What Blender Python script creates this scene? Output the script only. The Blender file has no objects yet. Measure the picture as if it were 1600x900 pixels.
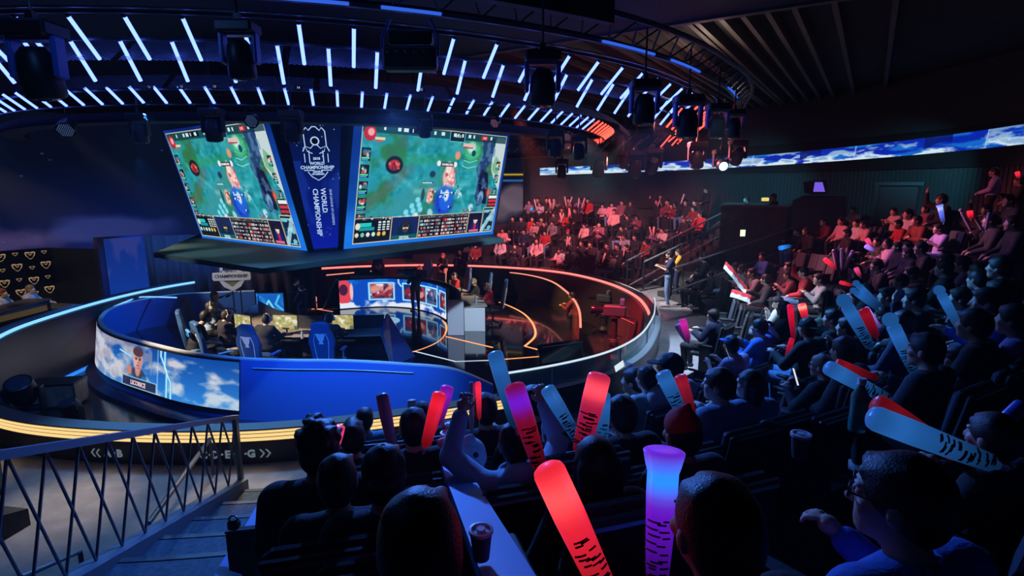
import bpy, math, random
import numpy as np
from mathutils import Vector, Matrix
R = random.Random(7)
NR = np.random.default_rng(11)
PI = math.pi
scene = bpy.context.scene
COL = scene.collection

# ------------------------------------------------------------------ camera
F_PX = 870.0
PITCH = math.radians(10.4)
HC = 3.76                                   # eye height over the concourse floor (z = 0)
cam_d = bpy.data.cameras.new('camera'); cam = bpy.data.objects.new('camera', cam_d); COL.objects.link(cam)
cam.location = (0, 0, HC); cam.rotation_euler = (PI / 2 - PITCH, 0, 0)
cam_d.sensor_width = 36.0; cam_d.lens = F_PX / 1600 * 36.0; cam_d.clip_start = 0.05; cam_d.clip_end = 200
scene.camera = cam
CP, SP = math.cos(PITCH), math.sin(PITCH)

def ray(px, py):
    """direction through a photo pixel, unit depth"""
    x = (px - 800) / F_PX; g = -(py - 450) / F_PX
    return np.array([x, CP + g * SP, -SP + g * CP])
def at(px, py, z):
    r = ray(px, py); t = (z - HC) / r[2]
    return Vector((r[0] * t, r[1] * t, z))
def atd(px, py, d):
    r = ray(px, py) * d
    return Vector((r[0], r[1], r[2] + HC))
CX, CY = -4.05, 15.5                         # centre of the round arena
def polar(a, r, z=0.0, c=None):
    c = c or (CX, CY)
    a = math.radians(a)
    return Vector((c[0] + r * math.cos(a), c[1] + r * math.sin(a), z))
def to_polar(p):
    return math.degrees(math.atan2(p[1] - CY, p[0] - CX)), math.hypot(p[0] - CX, p[1] - CY)

# ------------------------------------------------------------------ colour + materials
def lin(c):
    return tuple(((v / 255.0) / 12.92 if v / 255.0 <= 0.04045 else ((v / 255.0 + 0.055) / 1.055) ** 2.4) for v in c)
MATS = {}
def mat(name, col=(.5, .5, .5), rough=.5, metal=0.0, emit=None, strength=1.0, spec=.5, noise=None, bump=None, alpha=1.0, trans=0.0, coat=0.0):
    if name in MATS: return MATS[name]
    m = bpy.data.materials.new(name); m.use_nodes = True
    nt = m.node_tree; b = nt.nodes['Principled BSDF']
    b.inputs['Base Color'].default_value = (*col, 1); b.inputs['Roughness'].default_value = rough
    b.inputs['Metallic'].default_value = metal; b.inputs['Specular IOR Level'].default_value = spec
    b.inputs['Alpha'].default_value = alpha; b.inputs['Transmission Weight'].default_value = trans
    b.inputs['Coat Weight'].default_value = coat
    if emit is not None:
        b.inputs['Emission Color'].default_value = (*emit, 1); b.inputs['Emission Strength'].default_value = strength
    tc = None
    if noise or bump:
        tc = nt.nodes.new('ShaderNodeTexCoord')
    if noise:
        sc, amt = noise
        n = nt.nodes.new('ShaderNodeTexNoise'); n.inputs['Scale'].default_value = sc; n.inputs['Detail'].default_value = 4
        nt.links.new(tc.outputs['Object'], n.inputs['Vector'])
        r = nt.nodes.new('ShaderNodeValToRGB')
        r.color_ramp.elements[0].position = .3; r.color_ramp.elements[1].position = .7
        r.color_ramp.elements[0].color = (*[c * (1 - amt) for c in col], 1); r.color_ramp.elements[1].color = (*[min(1, c * (1 + amt)) for c in col], 1)
        nt.links.new(n.outputs['Fac'], r.inputs['Fac']); nt.links.new(r.outputs['Color'], b.inputs['Base Color'])
    if bump:
        sc, st = bump
        n = nt.nodes.new('ShaderNodeTexNoise'); n.inputs['Scale'].default_value = sc
        nt.links.new(tc.outputs['Object'], n.inputs['Vector'])
        bp = nt.nodes.new('ShaderNodeBump'); bp.inputs['Strength'].default_value = st; bp.inputs['Distance'].default_value = .012
        nt.links.new(n.outputs['Fac'], bp.inputs['Height']); nt.links.new(bp.outputs['Normal'], b.inputs['Normal'])
    MATS[name] = m
    return m
def objcol_mat(name, rough=.8, bump=None, sheen=0.0):
    """material whose colour is the object's own colour"""
    m = mat(name, (.5, .5, .5), rough, bump=bump)
    nt = m.node_tree; oi = nt.nodes.new('ShaderNodeObjectInfo')
    nt.links.new(oi.outputs['Color'], nt.nodes['Principled BSDF'].inputs['Base Color'])
    return m
def emis(name, col, strength=1.0):
    if name in MATS: return MATS[name]
    m = bpy.data.materials.new(name); m.use_nodes = True; nt = m.node_tree; nt.nodes.clear()
    e = nt.nodes.new('ShaderNodeEmission'); e.inputs['Color'].default_value = (*col, 1); e.inputs['Strength'].default_value = strength
    o = nt.nodes.new('ShaderNodeOutputMaterial'); nt.links.new(e.outputs[0], o.inputs['Surface'])
    MATS[name] = m; return m
def objemis(name, strength):
    m = bpy.data.materials.new(name); m.use_nodes = True; nt = m.node_tree; nt.nodes.clear()
    oi = nt.nodes.new('ShaderNodeObjectInfo')
    e = nt.nodes.new('ShaderNodeEmission'); e.inputs['Strength'].default_value = strength
    nt.links.new(oi.outputs['Color'], e.inputs['Color'])
    o = nt.nodes.new('ShaderNodeOutputMaterial'); nt.links.new(e.outputs[0], o.inputs['Surface'])
    MATS[name] = m; return m
def screen_mat(name, strength):
    m = bpy.data.materials.new(name); m.use_nodes = True; nt = m.node_tree; nt.nodes.clear()
    a = nt.nodes.new('ShaderNodeVertexColor'); a.layer_name = 'Col'
    e = nt.nodes.new('ShaderNodeEmission'); e.inputs['Strength'].default_value = strength
    nt.links.new(a.outputs['Color'], e.inputs['Color'])
    o = nt.nodes.new('ShaderNodeOutputMaterial'); nt.links.new(e.outputs[0], o.inputs['Surface'])
    MATS[name] = m; return m

M_black = mat('black_paint', (.012, .012, .014), .55)
M_blackgloss = mat('black_gloss', (.008, .008, .01), .12, coat=.3)
M_metal = mat('dark_metal', (.06, .065, .075), .35, .8)
M_steel = mat('steel', (.4, .41, .43), .3, .9)
M_railblue = mat('painted_rail', (.10, .12, .15), .4, .2)
M_grey = mat('grey_panel', (.18, .185, .2), .5)
M_white = mat('white_panel', (.75, .77, .8), .4)
M_conc = mat('concrete', (.12, .12, .125), .75, noise=(6, .25), bump=(40, .15))
M_deck = mat('stand_carpet', (.03, .032, .036), .9, noise=(14, .3))
M_floor = mat('concourse_floor', (.26, .27, .29), .55, noise=(5, .18), bump=(60, .25))
M_pit = mat('pit_floor_gloss', (.012, .013, .016), .16, noise=(3, .4))
M_stage = mat('stage_floor_gloss', (.008, .009, .012), .09, coat=.5)
M_skin = objcol_mat('skin', .5)
M_cloth = objcol_mat('cloth', .85, bump=(60, .25))
M_hair = objcol_mat('hair', .5, bump=(160, .25))
M_shoe = objcol_mat('shoe', .6)
M_glow = objemis('stick_glow', 1.0)
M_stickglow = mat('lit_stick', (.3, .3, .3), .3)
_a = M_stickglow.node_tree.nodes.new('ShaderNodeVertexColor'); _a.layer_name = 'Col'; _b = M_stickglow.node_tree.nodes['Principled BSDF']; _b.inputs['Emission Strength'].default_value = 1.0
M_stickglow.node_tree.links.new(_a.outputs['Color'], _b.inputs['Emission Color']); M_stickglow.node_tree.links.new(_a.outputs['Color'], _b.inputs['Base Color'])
M_plastic = objcol_mat('plastic', .3)
M_screen = screen_mat('led_screen', 1.0)
M_ceil = mat('ceiling_dark', (.02, .021, .024), .8, noise=(3, .3))
M_rib = mat('ceiling_rib', (.07, .065, .062), .6)
M_wall = mat('wall_slats', (.05, .05, .056), .6, noise=(8, .2))

# ------------------------------------------------------------------ objects
def link(name, me, m=None, parent=None, smooth=False):
    o = bpy.data.objects.new(name, me); COL.objects.link(o)
    if m is not None and len(me.materials) == 0: me.materials.append(m)
    if parent is not None: o.parent = parent
    if smooth: me.polygons.foreach_set('use_smooth', [True] * len(me.polygons))
    return o
def thing(name, label, cat, loc=(0, 0, 0), rz=0.0, group=None):
    o = bpy.data.objects.new(name, None); COL.objects.link(o); o.empty_display_size = .1
    o.location = loc; o.rotation_euler = (0, 0, rz); o['label'] = label; o['category'] = cat
    if group: o['group'] = group
    return o
def tag(o, label, cat, group=None):
    o['label'] = label; o['category'] = cat
    if group: o['group'] = group
    return o
def struct(o, label=None):
    o['kind'] = 'structure'
    if label: o['label'] = label
    return o

class MB:
    """collects shapes for one mesh"""
    def __init__(s): s.v = []; s.f = []; s.mi = []
    def add(s, vs, fs, mi=0):
        b = len(s.v); s.v += [tuple(p) for p in vs]; s.f += [tuple(i + b for i in f) for f in fs]; s.mi += [mi] * len(fs); return s
    def box(s, c, d, M=None, mi=0):
        x, y, z = d[0] / 2, d[1] / 2, d[2] / 2
        vs = [Vector((sx * x, sy * y, sz * z)) for sz in (-1, 1) for sy in (-1, 1) for sx in (-1, 1)]
        if M is not None: vs = [M @ p for p in vs]
        vs = [p + Vector(c) for p in vs]
        return s.add(vs, [(0, 2, 3, 1), (4, 5, 7, 6), (0, 1, 5, 4), (2, 6, 7, 3), (0, 4, 6, 2), (1, 3, 7, 5)], mi)
    def bbox(s, c, d, b=.01, M=None, mi=0):
        """box with bevelled edges"""
        x, y, z = [k / 2 for k in d]; b = min(b, x * .9, y * .9, z * .9)
        prof = []
        loops = [(-z, b), (-z + b, 0), (z - b, 0), (z, b)]
        vs = []; n = 8
        for zz, i in loops:
            X, Y = x - i, y - i; bb = b if i == 0 else b * .6
            for p in [(X - bb, -Y), (X, -Y + bb), (X, Y - bb), (X - bb, Y), (-X + bb, Y), (-X, Y - bb), (-X, -Y + bb), (-X + bb, -Y)]:
                vs.append(Vector((p[0], p[1], zz)))
        fs = [tuple(range(n))[::-1], tuple(range(3 * n, 4 * n))]
        for k in range(3):
            for i in range(n): j = (i + 1) % n; fs.append((k * n + i, k * n + j, (k + 1) * n + j, (k + 1) * n + i))
        if M is not None: vs = [M @ p for p in vs]
        return s.add([p + Vector(c) for p in vs], fs, mi)
    def tube(s, pts, r, n=8, closed=False, mi=0, caps=True):
        pts = [Vector(p) for p in pts]; N = len(pts); rs = r if isinstance(r, (list, tuple)) else [r] * N
        vs = []; up = None
        for i, p in enumerate(pts):
            a = pts[i - 1] if (i > 0 or closed) else p; b = pts[(i + 1) % N] if (i < N - 1 or closed) else p
            t = (b - a).normalized() if (b - a).length > 1e-9 else Vector((0, 0, 1))
            if up is None: up = Vector((0, 0, 1)) if abs(t.z) < .9 else Vector((1, 0, 0))
            x = up.cross(t)
            if x.length < 1e-4: x = Vector((1, 0, 0)).cross(t)
            x.normalize(); y = t.cross(x); up = y if abs(t.z) >= .9 else up
            for k in range(n):
                an = 2 * PI * k / n; vs.append(p + (x * math.cos(an) + y * math.sin(an)) * rs[i])
        fs = []
        for i in range(N if closed else N - 1):
            j = (i + 1) % N
            for k in range(n): l = (k + 1) % n; fs.append((i * n + k, i * n + l, j * n + l, j * n + k))
        if caps and not closed: fs += [tuple(range(n))[::-1], tuple(range((N - 1) * n, N * n))]
        return s.add(vs, fs, mi)
    def lathe(s, prof, n=24, c=(0, 0, 0), M=None, mi=0):
        """profile of (radius, z)"""
        vs = []; fs = []
        for r, z in prof:
            for k in range(n): a = 2 * PI * k / n; vs.append(Vector((r * math.cos(a), r * math.sin(a), z)))
        for i in range(len(prof) - 1):
            for k in range(n): l = (k + 1) % n; fs.append((i * n + k, i * n + l, (i + 1) * n + l, (i + 1) * n + k))
        if prof[0][0] > 1e-5: fs.append(tuple(range(n))[::-1])
        if prof[-1][0] > 1e-5: fs.append(tuple(range((len(prof) - 1) * n, len(prof) * n)))
        if M is not None: vs = [M @ p for p in vs]
        return s.add([p + Vector(c) for p in vs], fs, mi)
    def prism(s, pts, h, M=None, mi=0):
        """polygon pts (x,y) extruded z 0..h then M"""
        n = len(pts); vs = [Vector((p[0], p[1], 0)) for p in pts] + [Vector((p[0], p[1], h)) for p in pts]
        if M is not None: vs = [M @ p for p in vs]
        return s.add(vs, [tuple(range(n))[::-1], tuple(range(n, 2 * n))] + [(i, (i + 1) % n, n + (i + 1) % n, n + i) for i in range(n)], mi)
    def sweep(s, sections, closed=False, mi=0, ring=True, caps=True):
        """sections: list of lists of points (same count): skin between them"""
        n = len(sections[0]); N = len(sections); vs = [p for sec in sections for p in sec]; fs = []
        for i in range(N if closed else N - 1):
            j = (i + 1) % N
            for k in range(n if ring else n - 1): l = (k + 1) % n; fs.append((i * n + k, i * n + l, j * n + l, j * n + k))
        if ring and caps and not closed: fs += [tuple(range(n))[::-1], tuple(range((N - 1) * n, N * n))]
        return s.add(vs, fs, mi)
    def mesh(s, name='mesh', mats=None):
        me = bpy.data.meshes.new(name); me.from_pydata(s.v, [], s.f); me.update()
        for m in (mats or []): me.materials.append(m)
        if mats and len(mats) > 1: me.polygons.foreach_set('material_index', s.mi)
        return me
    def build(s, name, m, parent=None, smooth=False):
        mats = m if isinstance(m, (list, tuple)) else [m]
        return link(name, s.mesh(name, mats), None, parent, smooth)
def auto_smooth(o, ang=.6):
    me = o.data; me.polygons.foreach_set('use_smooth', [True] * len(me.polygons))
    try: me.set_sharp_from_angle(angle=ang)
    except Exception: pass
    return o
def frame(o, x, y, z=None):
    """matrix with given origin and axes"""
    x = Vector(x).normalized(); y = Vector(y).normalized(); z = Vector(z).normalized() if z is not None else x.cross(y).normalized()
    return Matrix(((x.x, y.x, z.x, o[0]), (x.y, y.y, z.y, o[1]), (x.z, y.z, z.z, o[2]), (0, 0, 0, 1)))
def align_z(a, b):
    """matrix taking z axis onto a->b at a"""
    a = Vector(a); t = (Vector(b) - a).normalized(); q = t.to_track_quat('Z', 'Y')
    return Matrix.Translation(a) @ q.to_matrix().to_4x4()
def ci(pts, n, closed=False):
    """Catmull-Rom resample"""
    P = [Vector(p) for p in pts]; out = []; N = len(P)
    segs = N if closed else N - 1
    for i in range(segs):
        p0 = P[i - 1] if (i > 0 or closed) else P[0]; p1 = P[i]; p2 = P[(i + 1) % N]; p3 = P[(i + 2) % N] if (i + 2 < N or closed) else P[-1]
        for k in range(n):
            t = k / n
            out.append(.5 * ((2 * p1) + (p2 - p0) * t + (2 * p0 - 5 * p1 + 4 * p2 - p3) * t * t + (3 * p1 - p0 - 3 * p2 + p3) * t ** 3))
    if not closed: out.append(P[-1].copy())
    return out
def text_obj(txt, M, size, m, parent=None, name='lettering', ext=.003, bold=0.0, align='CENTER'):
    cu = bpy.data.curves.new('t', 'FONT'); cu.body = txt; cu.size = size; cu.extrude = ext; cu.align_x = align; cu.align_y = 'CENTER'; cu.offset = bold; cu.resolution_u = 2
    to = bpy.data.objects.new('t', cu); COL.objects.link(to)
    dg = bpy.context.evaluated_depsgraph_get(); me = bpy.data.meshes.new_from_object(to.evaluated_get(dg))
    bpy.data.objects.remove(to); bpy.data.curves.remove(cu)
    me.transform(M); me.materials.clear(); me.materials.append(m)
    return link(name, me, None, parent)
ORD = ['first', 'second', 'third', 'fourth', 'fifth', 'sixth', 'seventh', 'eighth', 'ninth', 'tenth', 'eleventh', 'twelfth', 'thirteenth', 'fourteenth', 'fifteenth', 'sixteenth', 'seventeenth', 'eighteenth', 'nineteenth']
def ordinal(i):
    if i < 19: return ORD[i]
    t = ['', '', 'twenty', 'thirty', 'forty', 'fifty', 'sixty', 'seventy', 'eighty', 'ninety']; tt = ['', '', 'twentieth', 'thirtieth', 'fortieth', 'fiftieth', 'sixtieth', 'seventieth', 'eightieth', 'ninetieth']
    n = i + 1
    return tt[n // 10] if n % 10 == 0 else t[n // 10] + '-' + ORD[n % 10 - 1]

# ------------------------------------------------------------------ painted pictures for LED screens (vertex colours on a fine grid)
def fbm(h, w, s, oct=4, seed=0, ax=1.0):
    g = np.random.default_rng(seed); out = np.zeros((h, w)); amp = 1; tot = 0
    for o in range(oct):
        ny, nx = max(2, int(s * 2 ** o)) + 2, max(2, int(s * ax * 2 ** o)) + 2; G = g.random((ny, nx))
        y = np.linspace(0, ny - 1.001, h); x = np.linspace(0, nx - 1.001, w); yi = y.astype(int); xi = x.astype(int); fy = (y - yi)[:, None]; fx = (x - xi)[None]
        fy = fy * fy * (3 - 2 * fy); fx = fx * fx * (3 - 2 * fx)
        a = G[yi][:, xi] * (1 - fx) + G[yi][:, xi + 1] * fx; b = G[yi + 1][:, xi] * (1 - fx) + G[yi + 1][:, xi + 1] * fx
        out += amp * (a * (1 - fy) + b * fy); tot += amp; amp *= .5
    return out / tot
class Canvas:
    """sRGB picture, origin at the top left, coordinates 0..1"""
    def __init__(s, w, h, col=(0, 0, 0)):
        s.w, s.h = w, h; s.a = np.zeros((h, w, 3)); s.a[:] = col
        s.Y, s.X = np.mgrid[0:h, 0:w]; s.X = (s.X + .5) / w; s.Y = (s.Y + .5) / h
    def mix(s, m, col):
        m = np.clip(m, 0, 1)[..., None]; s.a = s.a * (1 - m) + np.array(col, float) * m; return s
    def rect(s, x0, y0, x1, y1, col, al=1.0): return s.mix(((s.X >= x0) & (s.X < x1) & (s.Y >= y0) & (s.Y < y1)) * al, col)
    def ell(s, x, y, rx, ry, col, soft=.15, al=1.0, rot=0.0):
        dx, dy = s.X - x, s.Y - y
        if rot: asp = s.w / s.h; c, n = math.cos(rot), math.sin(rot); dx, dy = dx * c - dy / asp * n, dx * asp * n + dy * c
        d = np.sqrt((dx / rx) ** 2 + (dy / ry) ** 2)
        return s.mix(np.clip((1 - d) / soft + .5, 0, 1) * al, col)
    def poly(s, pts, col, al=1.0):
        ins = np.zeros(s.X.shape, bool); n = len(pts)
        for i in range(n):
            (x0, y0), (x1, y1) = pts[i], pts[(i + 1) % n]
            if y0 == y1: continue
            c = ((y0 > s.Y) != (y1 > s.Y)) & (s.X < (x1 - x0) * (s.Y - y0) / (y1 - y0) + x0); ins ^= c
        return s.mix(ins * al, col)
    def line(s, pts, w, col, al=1.0, soft=1.0):
        asp = s.w / s.h; m = np.zeros(s.X.shape)
        for (x0, y0), (x1, y1) in zip(pts, pts[1:]):
            ax, bx = x0 * asp, x1 * asp; dx, dy = bx - ax, y1 - y0; L = dx * dx + dy * dy + 1e-12
            t = np.clip(((s.X * asp - ax) * dx + (s.Y - y0) * dy) / L, 0, 1)
            d = np.hypot(s.X * asp - ax - t * dx, s.Y - y0 - t * dy); m = np.maximum(m, np.clip((w / 2 - d) * s.h / soft + .5, 0, 1))
        return s.mix(m * al, col)
    def frame(s, x0, y0, x1, y1, w, col): return s.line([(x0, y0), (x1, y0), (x1, y1), (x0, y1), (x0, y0)], w, col)
    def clutter(s, x0, y0, x1, y1, n, cols, smin=.01, smax=.03, seed=0):
        g = random.Random(seed)
        for _ in range(n):
            x, y = g.uniform(x0, x1), g.uniform(y0, y1); s.ell(x, y, g.uniform(smin, smax) * .6, g.uniform(smin, smax), g.choice(cols), .5, .9, g.uniform(0, 3))
        return s
def paint(name, cv, fn, parent=None, m=None, gain=1.0):
    """grid mesh coloured by the canvas; fn(u,v) -> point, u right, v down"""
    w, h = cv.w, cv.h
    u = np.linspace(0, 1, w + 1); v = np.linspace(0, 1, h + 1)
    P = fn(u[None, :].repeat(h + 1, 0), v[:, None].repeat(w + 1, 1))          # (h+1,w+1,3)
    co = P.reshape(-1, 3)
    i = np.arange(h)[:, None] * (w + 1) + np.arange(w)[None]
    q = np.stack([i, i + w + 1, i + w + 2, i + 1], -1).reshape(-1, 4)
    me = bpy.data.meshes.new(name); me.vertices.add(len(co)); me.vertices.foreach_set('co', co.astype(np.float32).ravel())
    me.loops.add(len(q) * 4); me.loops.foreach_set('vertex_index', q.astype(np.int32).ravel())
    me.polygons.add(len(q)); me.polygons.foreach_set('loop_start', np.arange(0, len(q) * 4, 4, dtype=np.int32)); me.update(calc_edges=True)
    c = np.clip(cv.a / 255.0, 0, 1); c = np.where(c <= .04045, c / 12.92, ((c + .055) / 1.055) ** 2.4) * gain
    at_ = me.color_attributes.new('Col', 'FLOAT_COLOR', 'CORNER')
    cc = np.ones((len(q), 4, 4), np.float32); cc[:, :, :3] = c.reshape(-1, 1, 3); at_.data.foreach_set('color', cc.ravel())
    return link(name, me, m or M_screen, parent)
def flat_fn(o, ux, vy):
    o, ux, vy = np.array(o), np.array(ux), np.array(vy)
    return lambda u, v: o + u[..., None] * ux + v[..., None] * vy
def curve_fn(pts_top, pts_bot):
    """pts_*: polylines resampled alike; u runs along, v from top to bottom"""
    T = np.array([list(p) for p in pts_top]); B = np.array([list(p) for p in pts_bot])
    def res(P, u):
        L = np.concatenate([[0], np.cumsum(np.linalg.norm(np.diff(P, axis=0), axis=1))]); L /= L[-1]
        return np.stack([np.interp(u, L, P[:, k]) for k in range(3)], -1)
    return lambda u, v: res(T, u) * (1 - v[..., None]) + res(B, u) * v[..., None]
# ================================================================== ARENA SHELL, RING, STAGE
def proj(p):
    x, y, z = p[0], p[1], p[2] - HC
    d = y * CP - z * SP; u = y * SP + z * CP
    return 800 + F_PX * x / d, 450 - F_PX * u / d, d
_rt = [(-180, 8.18), (-171, 8.22), (-160, 8.42), (-145, 8.5), (-130, 8.6), (-110, 8.66), (-104, 8.58), (-98, 8.51), (-92, 8.47), (-86, 8.44), (-77, 8.32), (-69, 8.26), (-63, 8.26), (-56, 8.36), (-47, 8.46), (-42, 8.42), (-36, 8.32), (-28, 8.13), (-16, 8.0), (-2, 8.06), (17, 8.3), (35, 8.58), (43, 8.7), (53, 8.66), (62, 8.48), (81, 8.3), (100, 8.15), (130, 8.2), (160, 8.25), (180, 8.18)]
_ra = np.arange(-180, 181, 1.0); _rr = np.interp(_ra, [a for a, _ in _rt], [r for _, r in _rt])
for _ in range(12): _rr = (np.roll(_rr[:-1], 1).tolist() + [_rr[-2]], _rr)[1]; _p = _rr[:-1]; _p = (np.roll(_p, 1) + 2 * _p + np.roll(_p, -1)) / 4; _rr = np.append(_p, _p[0])
def ring_r(a): return float(np.interp((a + 180) % 360 - 180, _ra, _rr))
ZP, ZS = -1.15, -.65

# floors --------------------------------------------------------------
b = MB(); angs = np.arange(-180, 180, 2.0)
b.sweep([[polar(a, ring_r(a) - .02, 0), polar(a, 20.5, 0), polar(a, 20.5, -.1), polar(a, ring_r(a) - .02, -.1)] for a in angs], closed=True)
struct(b.build('floor', M_floor), 'grey concourse floor around the sunken round stage')
b = MB(); b.prism([polar(a, 8.8, 0)[:2] for a in angs], .1, Matrix.Translation((0, 0, ZP - .1)))
struct(b.build('floor_pit', M_pit), 'black glossy floor of the sunken pit')

# ring barrier ----------------------------------------------------------
ring = thing('stage_barrier', 'round waist-high black barrier ringing the sunken stage, with glowing light strips', 'barrier', (CX, CY, 0))
off = Vector((-CX, -CY, 0))
def pr_(a, dr, z): return polar(a, ring_r(a) + dr, z) + off
b = MB()
prof = [(-.02, 0.0), (-.02, .31), (0, .33), (0, .50), (-.24, .50), (-.28, .42), (-.40, .40), (-.62, ZP + .02), (-.30, ZP + .02), (-.1, 0)]
b.sweep([[pr_(a, d, z) for d, z in prof] for a in np.arange(-180, 180, 1.5)], closed=True)
auto_smooth(b.build('barrier_wall', mat('barrier_gloss', (.032, .027, .03), .42, spec=.3), ring))
def strip(name, a0, a1, quad, m, par=ring, step=1.0):
    n = max(2, int(abs(a1 - a0) / step)); b = MB()
    b.sweep([[pr_(a, d, z) for d, z in quad] for a in np.linspace(a0, a1, n)])
    return b.build(name, m, par)
E_gold = emis('led_gold', lin((255, 214, 140)), 1.05)
E_red = emis('led_red', (2.6, .36, .32), 1.0)
E_redsoft = emis('led_red_soft', (1.0, .30, .2), 1.3)
E_white = emis('led_white', lin((214, 236, 255)), 1.0)
E_blue = emis('led_blue', (.18, .5, 1.0), 1.6)
goldq = [(.012, .345), (.012, .385), (.0, .385), (.0, .345)]
goldq2 = [(.012, .40), (.012, .44), (.0, .44), (.0, .40)]
goldq3 = [(.012, .455), (.012, .485), (.0, .485), (.0, .455)]
for q in (goldq, goldq2, goldq3): strip('gold_light_strip', -178, -57, q, E_gold)
ledq = [(-.25, .475), (-.285, .415), (-.31, .41), (-.275, .48)]
strip('red_light_strip', -9, 118, ledq, E_red)
strip('blue_light_strip', 138, 215, ledq, E_blue)
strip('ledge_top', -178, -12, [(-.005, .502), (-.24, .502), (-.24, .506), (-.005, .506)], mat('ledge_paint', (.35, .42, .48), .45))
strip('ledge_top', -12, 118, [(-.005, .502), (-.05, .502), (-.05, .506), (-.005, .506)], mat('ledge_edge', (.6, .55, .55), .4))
M_glass = mat('teal_glass', (.16, .36, .40), .12, alpha=.6, spec=.6)
strip('glass_panel', -62, -8, [(-.15, .506), (-.15, .84), (-.165, .84), (-.165, .506)], M_glass, step=2)
strip('white_light_strip', -62, -8, [(-.145, .84), (-.145, .868), (-.17, .868), (-.17, .84)], E_white)
for a in (-55, -43, -31, -19):
    p = pr_(a, -.157, .5); b = MB(); b.box(p + Vector((0, 0, .17)), (.03, .03, .34)); b.build('glass_post', M_steel, ring)
M_letter = mat('sign_letter', (.55, .66, .74), .5, emit=(.35, .45, .52), strength=.25)
def px_angle(px, z, dr, a0=-130, a1=-60):
    best = min(np.arange(a0, a1, .1), key=lambda a: abs(proj(polar(a, ring_r(a) + dr, z))[0] - px)); return best
def fascia_char(ch, px, size=.15, z=.155):
    a = px_angle(px, z, 0); o = pr_(a, .0, z); n = Vector((math.cos(math.radians(a)), math.sin(math.radians(a)), 0)); x = Vector((-n.y, n.x, 0))
    text_obj(ch, frame(o, x, (0, 0, 1), n), size, M_letter, ring, 'sign_letter', .004, .006)
for ch, px in (('A', 168), ('·', 178), ('B', 186), ('C', 318), ('·', 328), ('D', 337), ('·', 347), ('E', 356), ('·', 365), ('F', 374), ('·', 383), ('G', 393)): fascia_char(ch, px)
def chevron(px, d):
    a = px_angle(px, .155, 0); o = pr_(a, .0, .155); n = Vector((math.cos(math.radians(a)), math.sin(math.radians(a)), 0)); x = Vector((-n.y, n.x, 0)); b = MB()
    Mx = frame(o, x, (0, 0, 1), n)
    for k in (-.04, .04):
        b.prism([(k - d * .03, .0), (k + d * .02, .06), (k + d * .045, .06), (k - d * .005, 0), (k + d * .045, -.06), (k + d * .02, -.06)][::int(d)], .005, Mx)
    b.build('sign_chevron', M_letter, ring)
chevron(149, 1); chevron(416, -1)

# stage deck -------------------------------------------------------------
Lw = [(-8.6, 18.3, .3), (-9.7, 18.05, .3), (-10.9, 17.75, .28), (-11.65, 16.9, .25), (-11.65, 15.7, .25), (-10.85, 14.2, .25), (-9.63, 12.98, .25), (-7.97, 11.95, .25), (-6.77, 11.33, .25), (-5.57, 10.97, .25), (-4.5, 10.85, .25), (-3.4, 10.82, .25), (-2.3, 10.9, .16), (-1.23, 11.05, 0), (-.4, 11.24, -.42)]
Lc = ci(Lw, 8)
Rw = [(1.85, 14.35, .05), (1.93, 15.2, .22), (1.97, 16.2, .25), (1.95, 17.2, .25), (1.84, 18.52, .25), (1.48, 20.45, .25), (.7, 21.9, .25), (-.7, 23.0, .25), (-2.6, 23.55, .25), (-5.0, 23.4, .25), (-7.4, 21.9, .25)]
Rc = ci(Rw, 8)
def offset2(c, d):
    out = []
    for i, p in enumerate(c):
        t = c[min(i + 1, len(c) - 1)] - c[max(i - 1, 0)]; n = Vector((-t.y, t.x, 0)).normalized(); out.append(p + n * d)
    return out
stage = thing('stage_deck', 'low black glossy stage deck in the middle of the pit', 'stage', (CX, CY, ZP))
so = Vector((-CX, -CY, -ZP))
poly = [(p.x, p.y) for p in Lc] + [(.35, 12.5), (1.35, 13.75)] + [(p.x, p.y) for p in Rc]
b = MB(); b.prism(poly, ZS - ZP, Matrix.Translation((-CX, -CY, 0)))
b.build('deck_platform', M_stage, stage)
def floor_line(name, pts, w, m, z=.004, par=None, o=None):
    o = o if o is not None else so; P = [Vector(p) for p in pts]; secs = []
    for i, p in enumerate(P):
        t = P[min(i + 1, len(P) - 1)] - P[max(i - 1, 0)]; n = Vector((-t.y, t.x, 0)).normalized() * w / 2
        secs.append([p + n + o, p - n + o, p - n + o + Vector((0, 0, z)), p + n + o + Vector((0, 0, z))])
    b = MB(); b.sweep(secs); return b.build(name, m, par or stage)
def A(px, py, z=ZS): return at(px, py, z)
E_orange = emis('led_orange', (1.0, .33, .12), 1.7)
floor_line('white_floor_light', [A(628, 544), A(712, 565), A(768, 563)], .05, E_white)
floor_line('orange_floor_light', [A(768, 563), A(870, 555)], .05, E_orange)
floor_line('orange_floor_light', [A(870, 554), A(820, 541)] , .06, E_orange)
floor_line('orange_floor_light', ci([A(820, 541), A(835, 527), A(836, 515), A(830, 502), A(818, 490), A(800, 480), A(780, 472)], 5), .07, E_orange)
floor_line('silver_floor_edge', ci([A(808, 536), A(823, 524), A(827, 512), A(822, 500), A(808, 489), A(790, 479)], 5), .03, M_steel)
floor_line('orange_floor_light', [A(697, 526), A(770, 543)], .06, E_orange)
floor_line('orange_floor_light', ci([A(640, 551), A(665, 543), A(685, 533), A(696, 520), A(697, 508), A(690, 500)], 5), .06, E_orange)
floor_line('white_floor_light', ci([A(628, 541), A(655, 536), A(680, 527)], 4), .04, E_white)
floor_line('orange_floor_light', [A(487, 483), A(560, 481)], .05, E_orange)
floor_line('red_floor_light', [A(465, 478), A(520, 487)], .05, E_redsoft)
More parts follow.
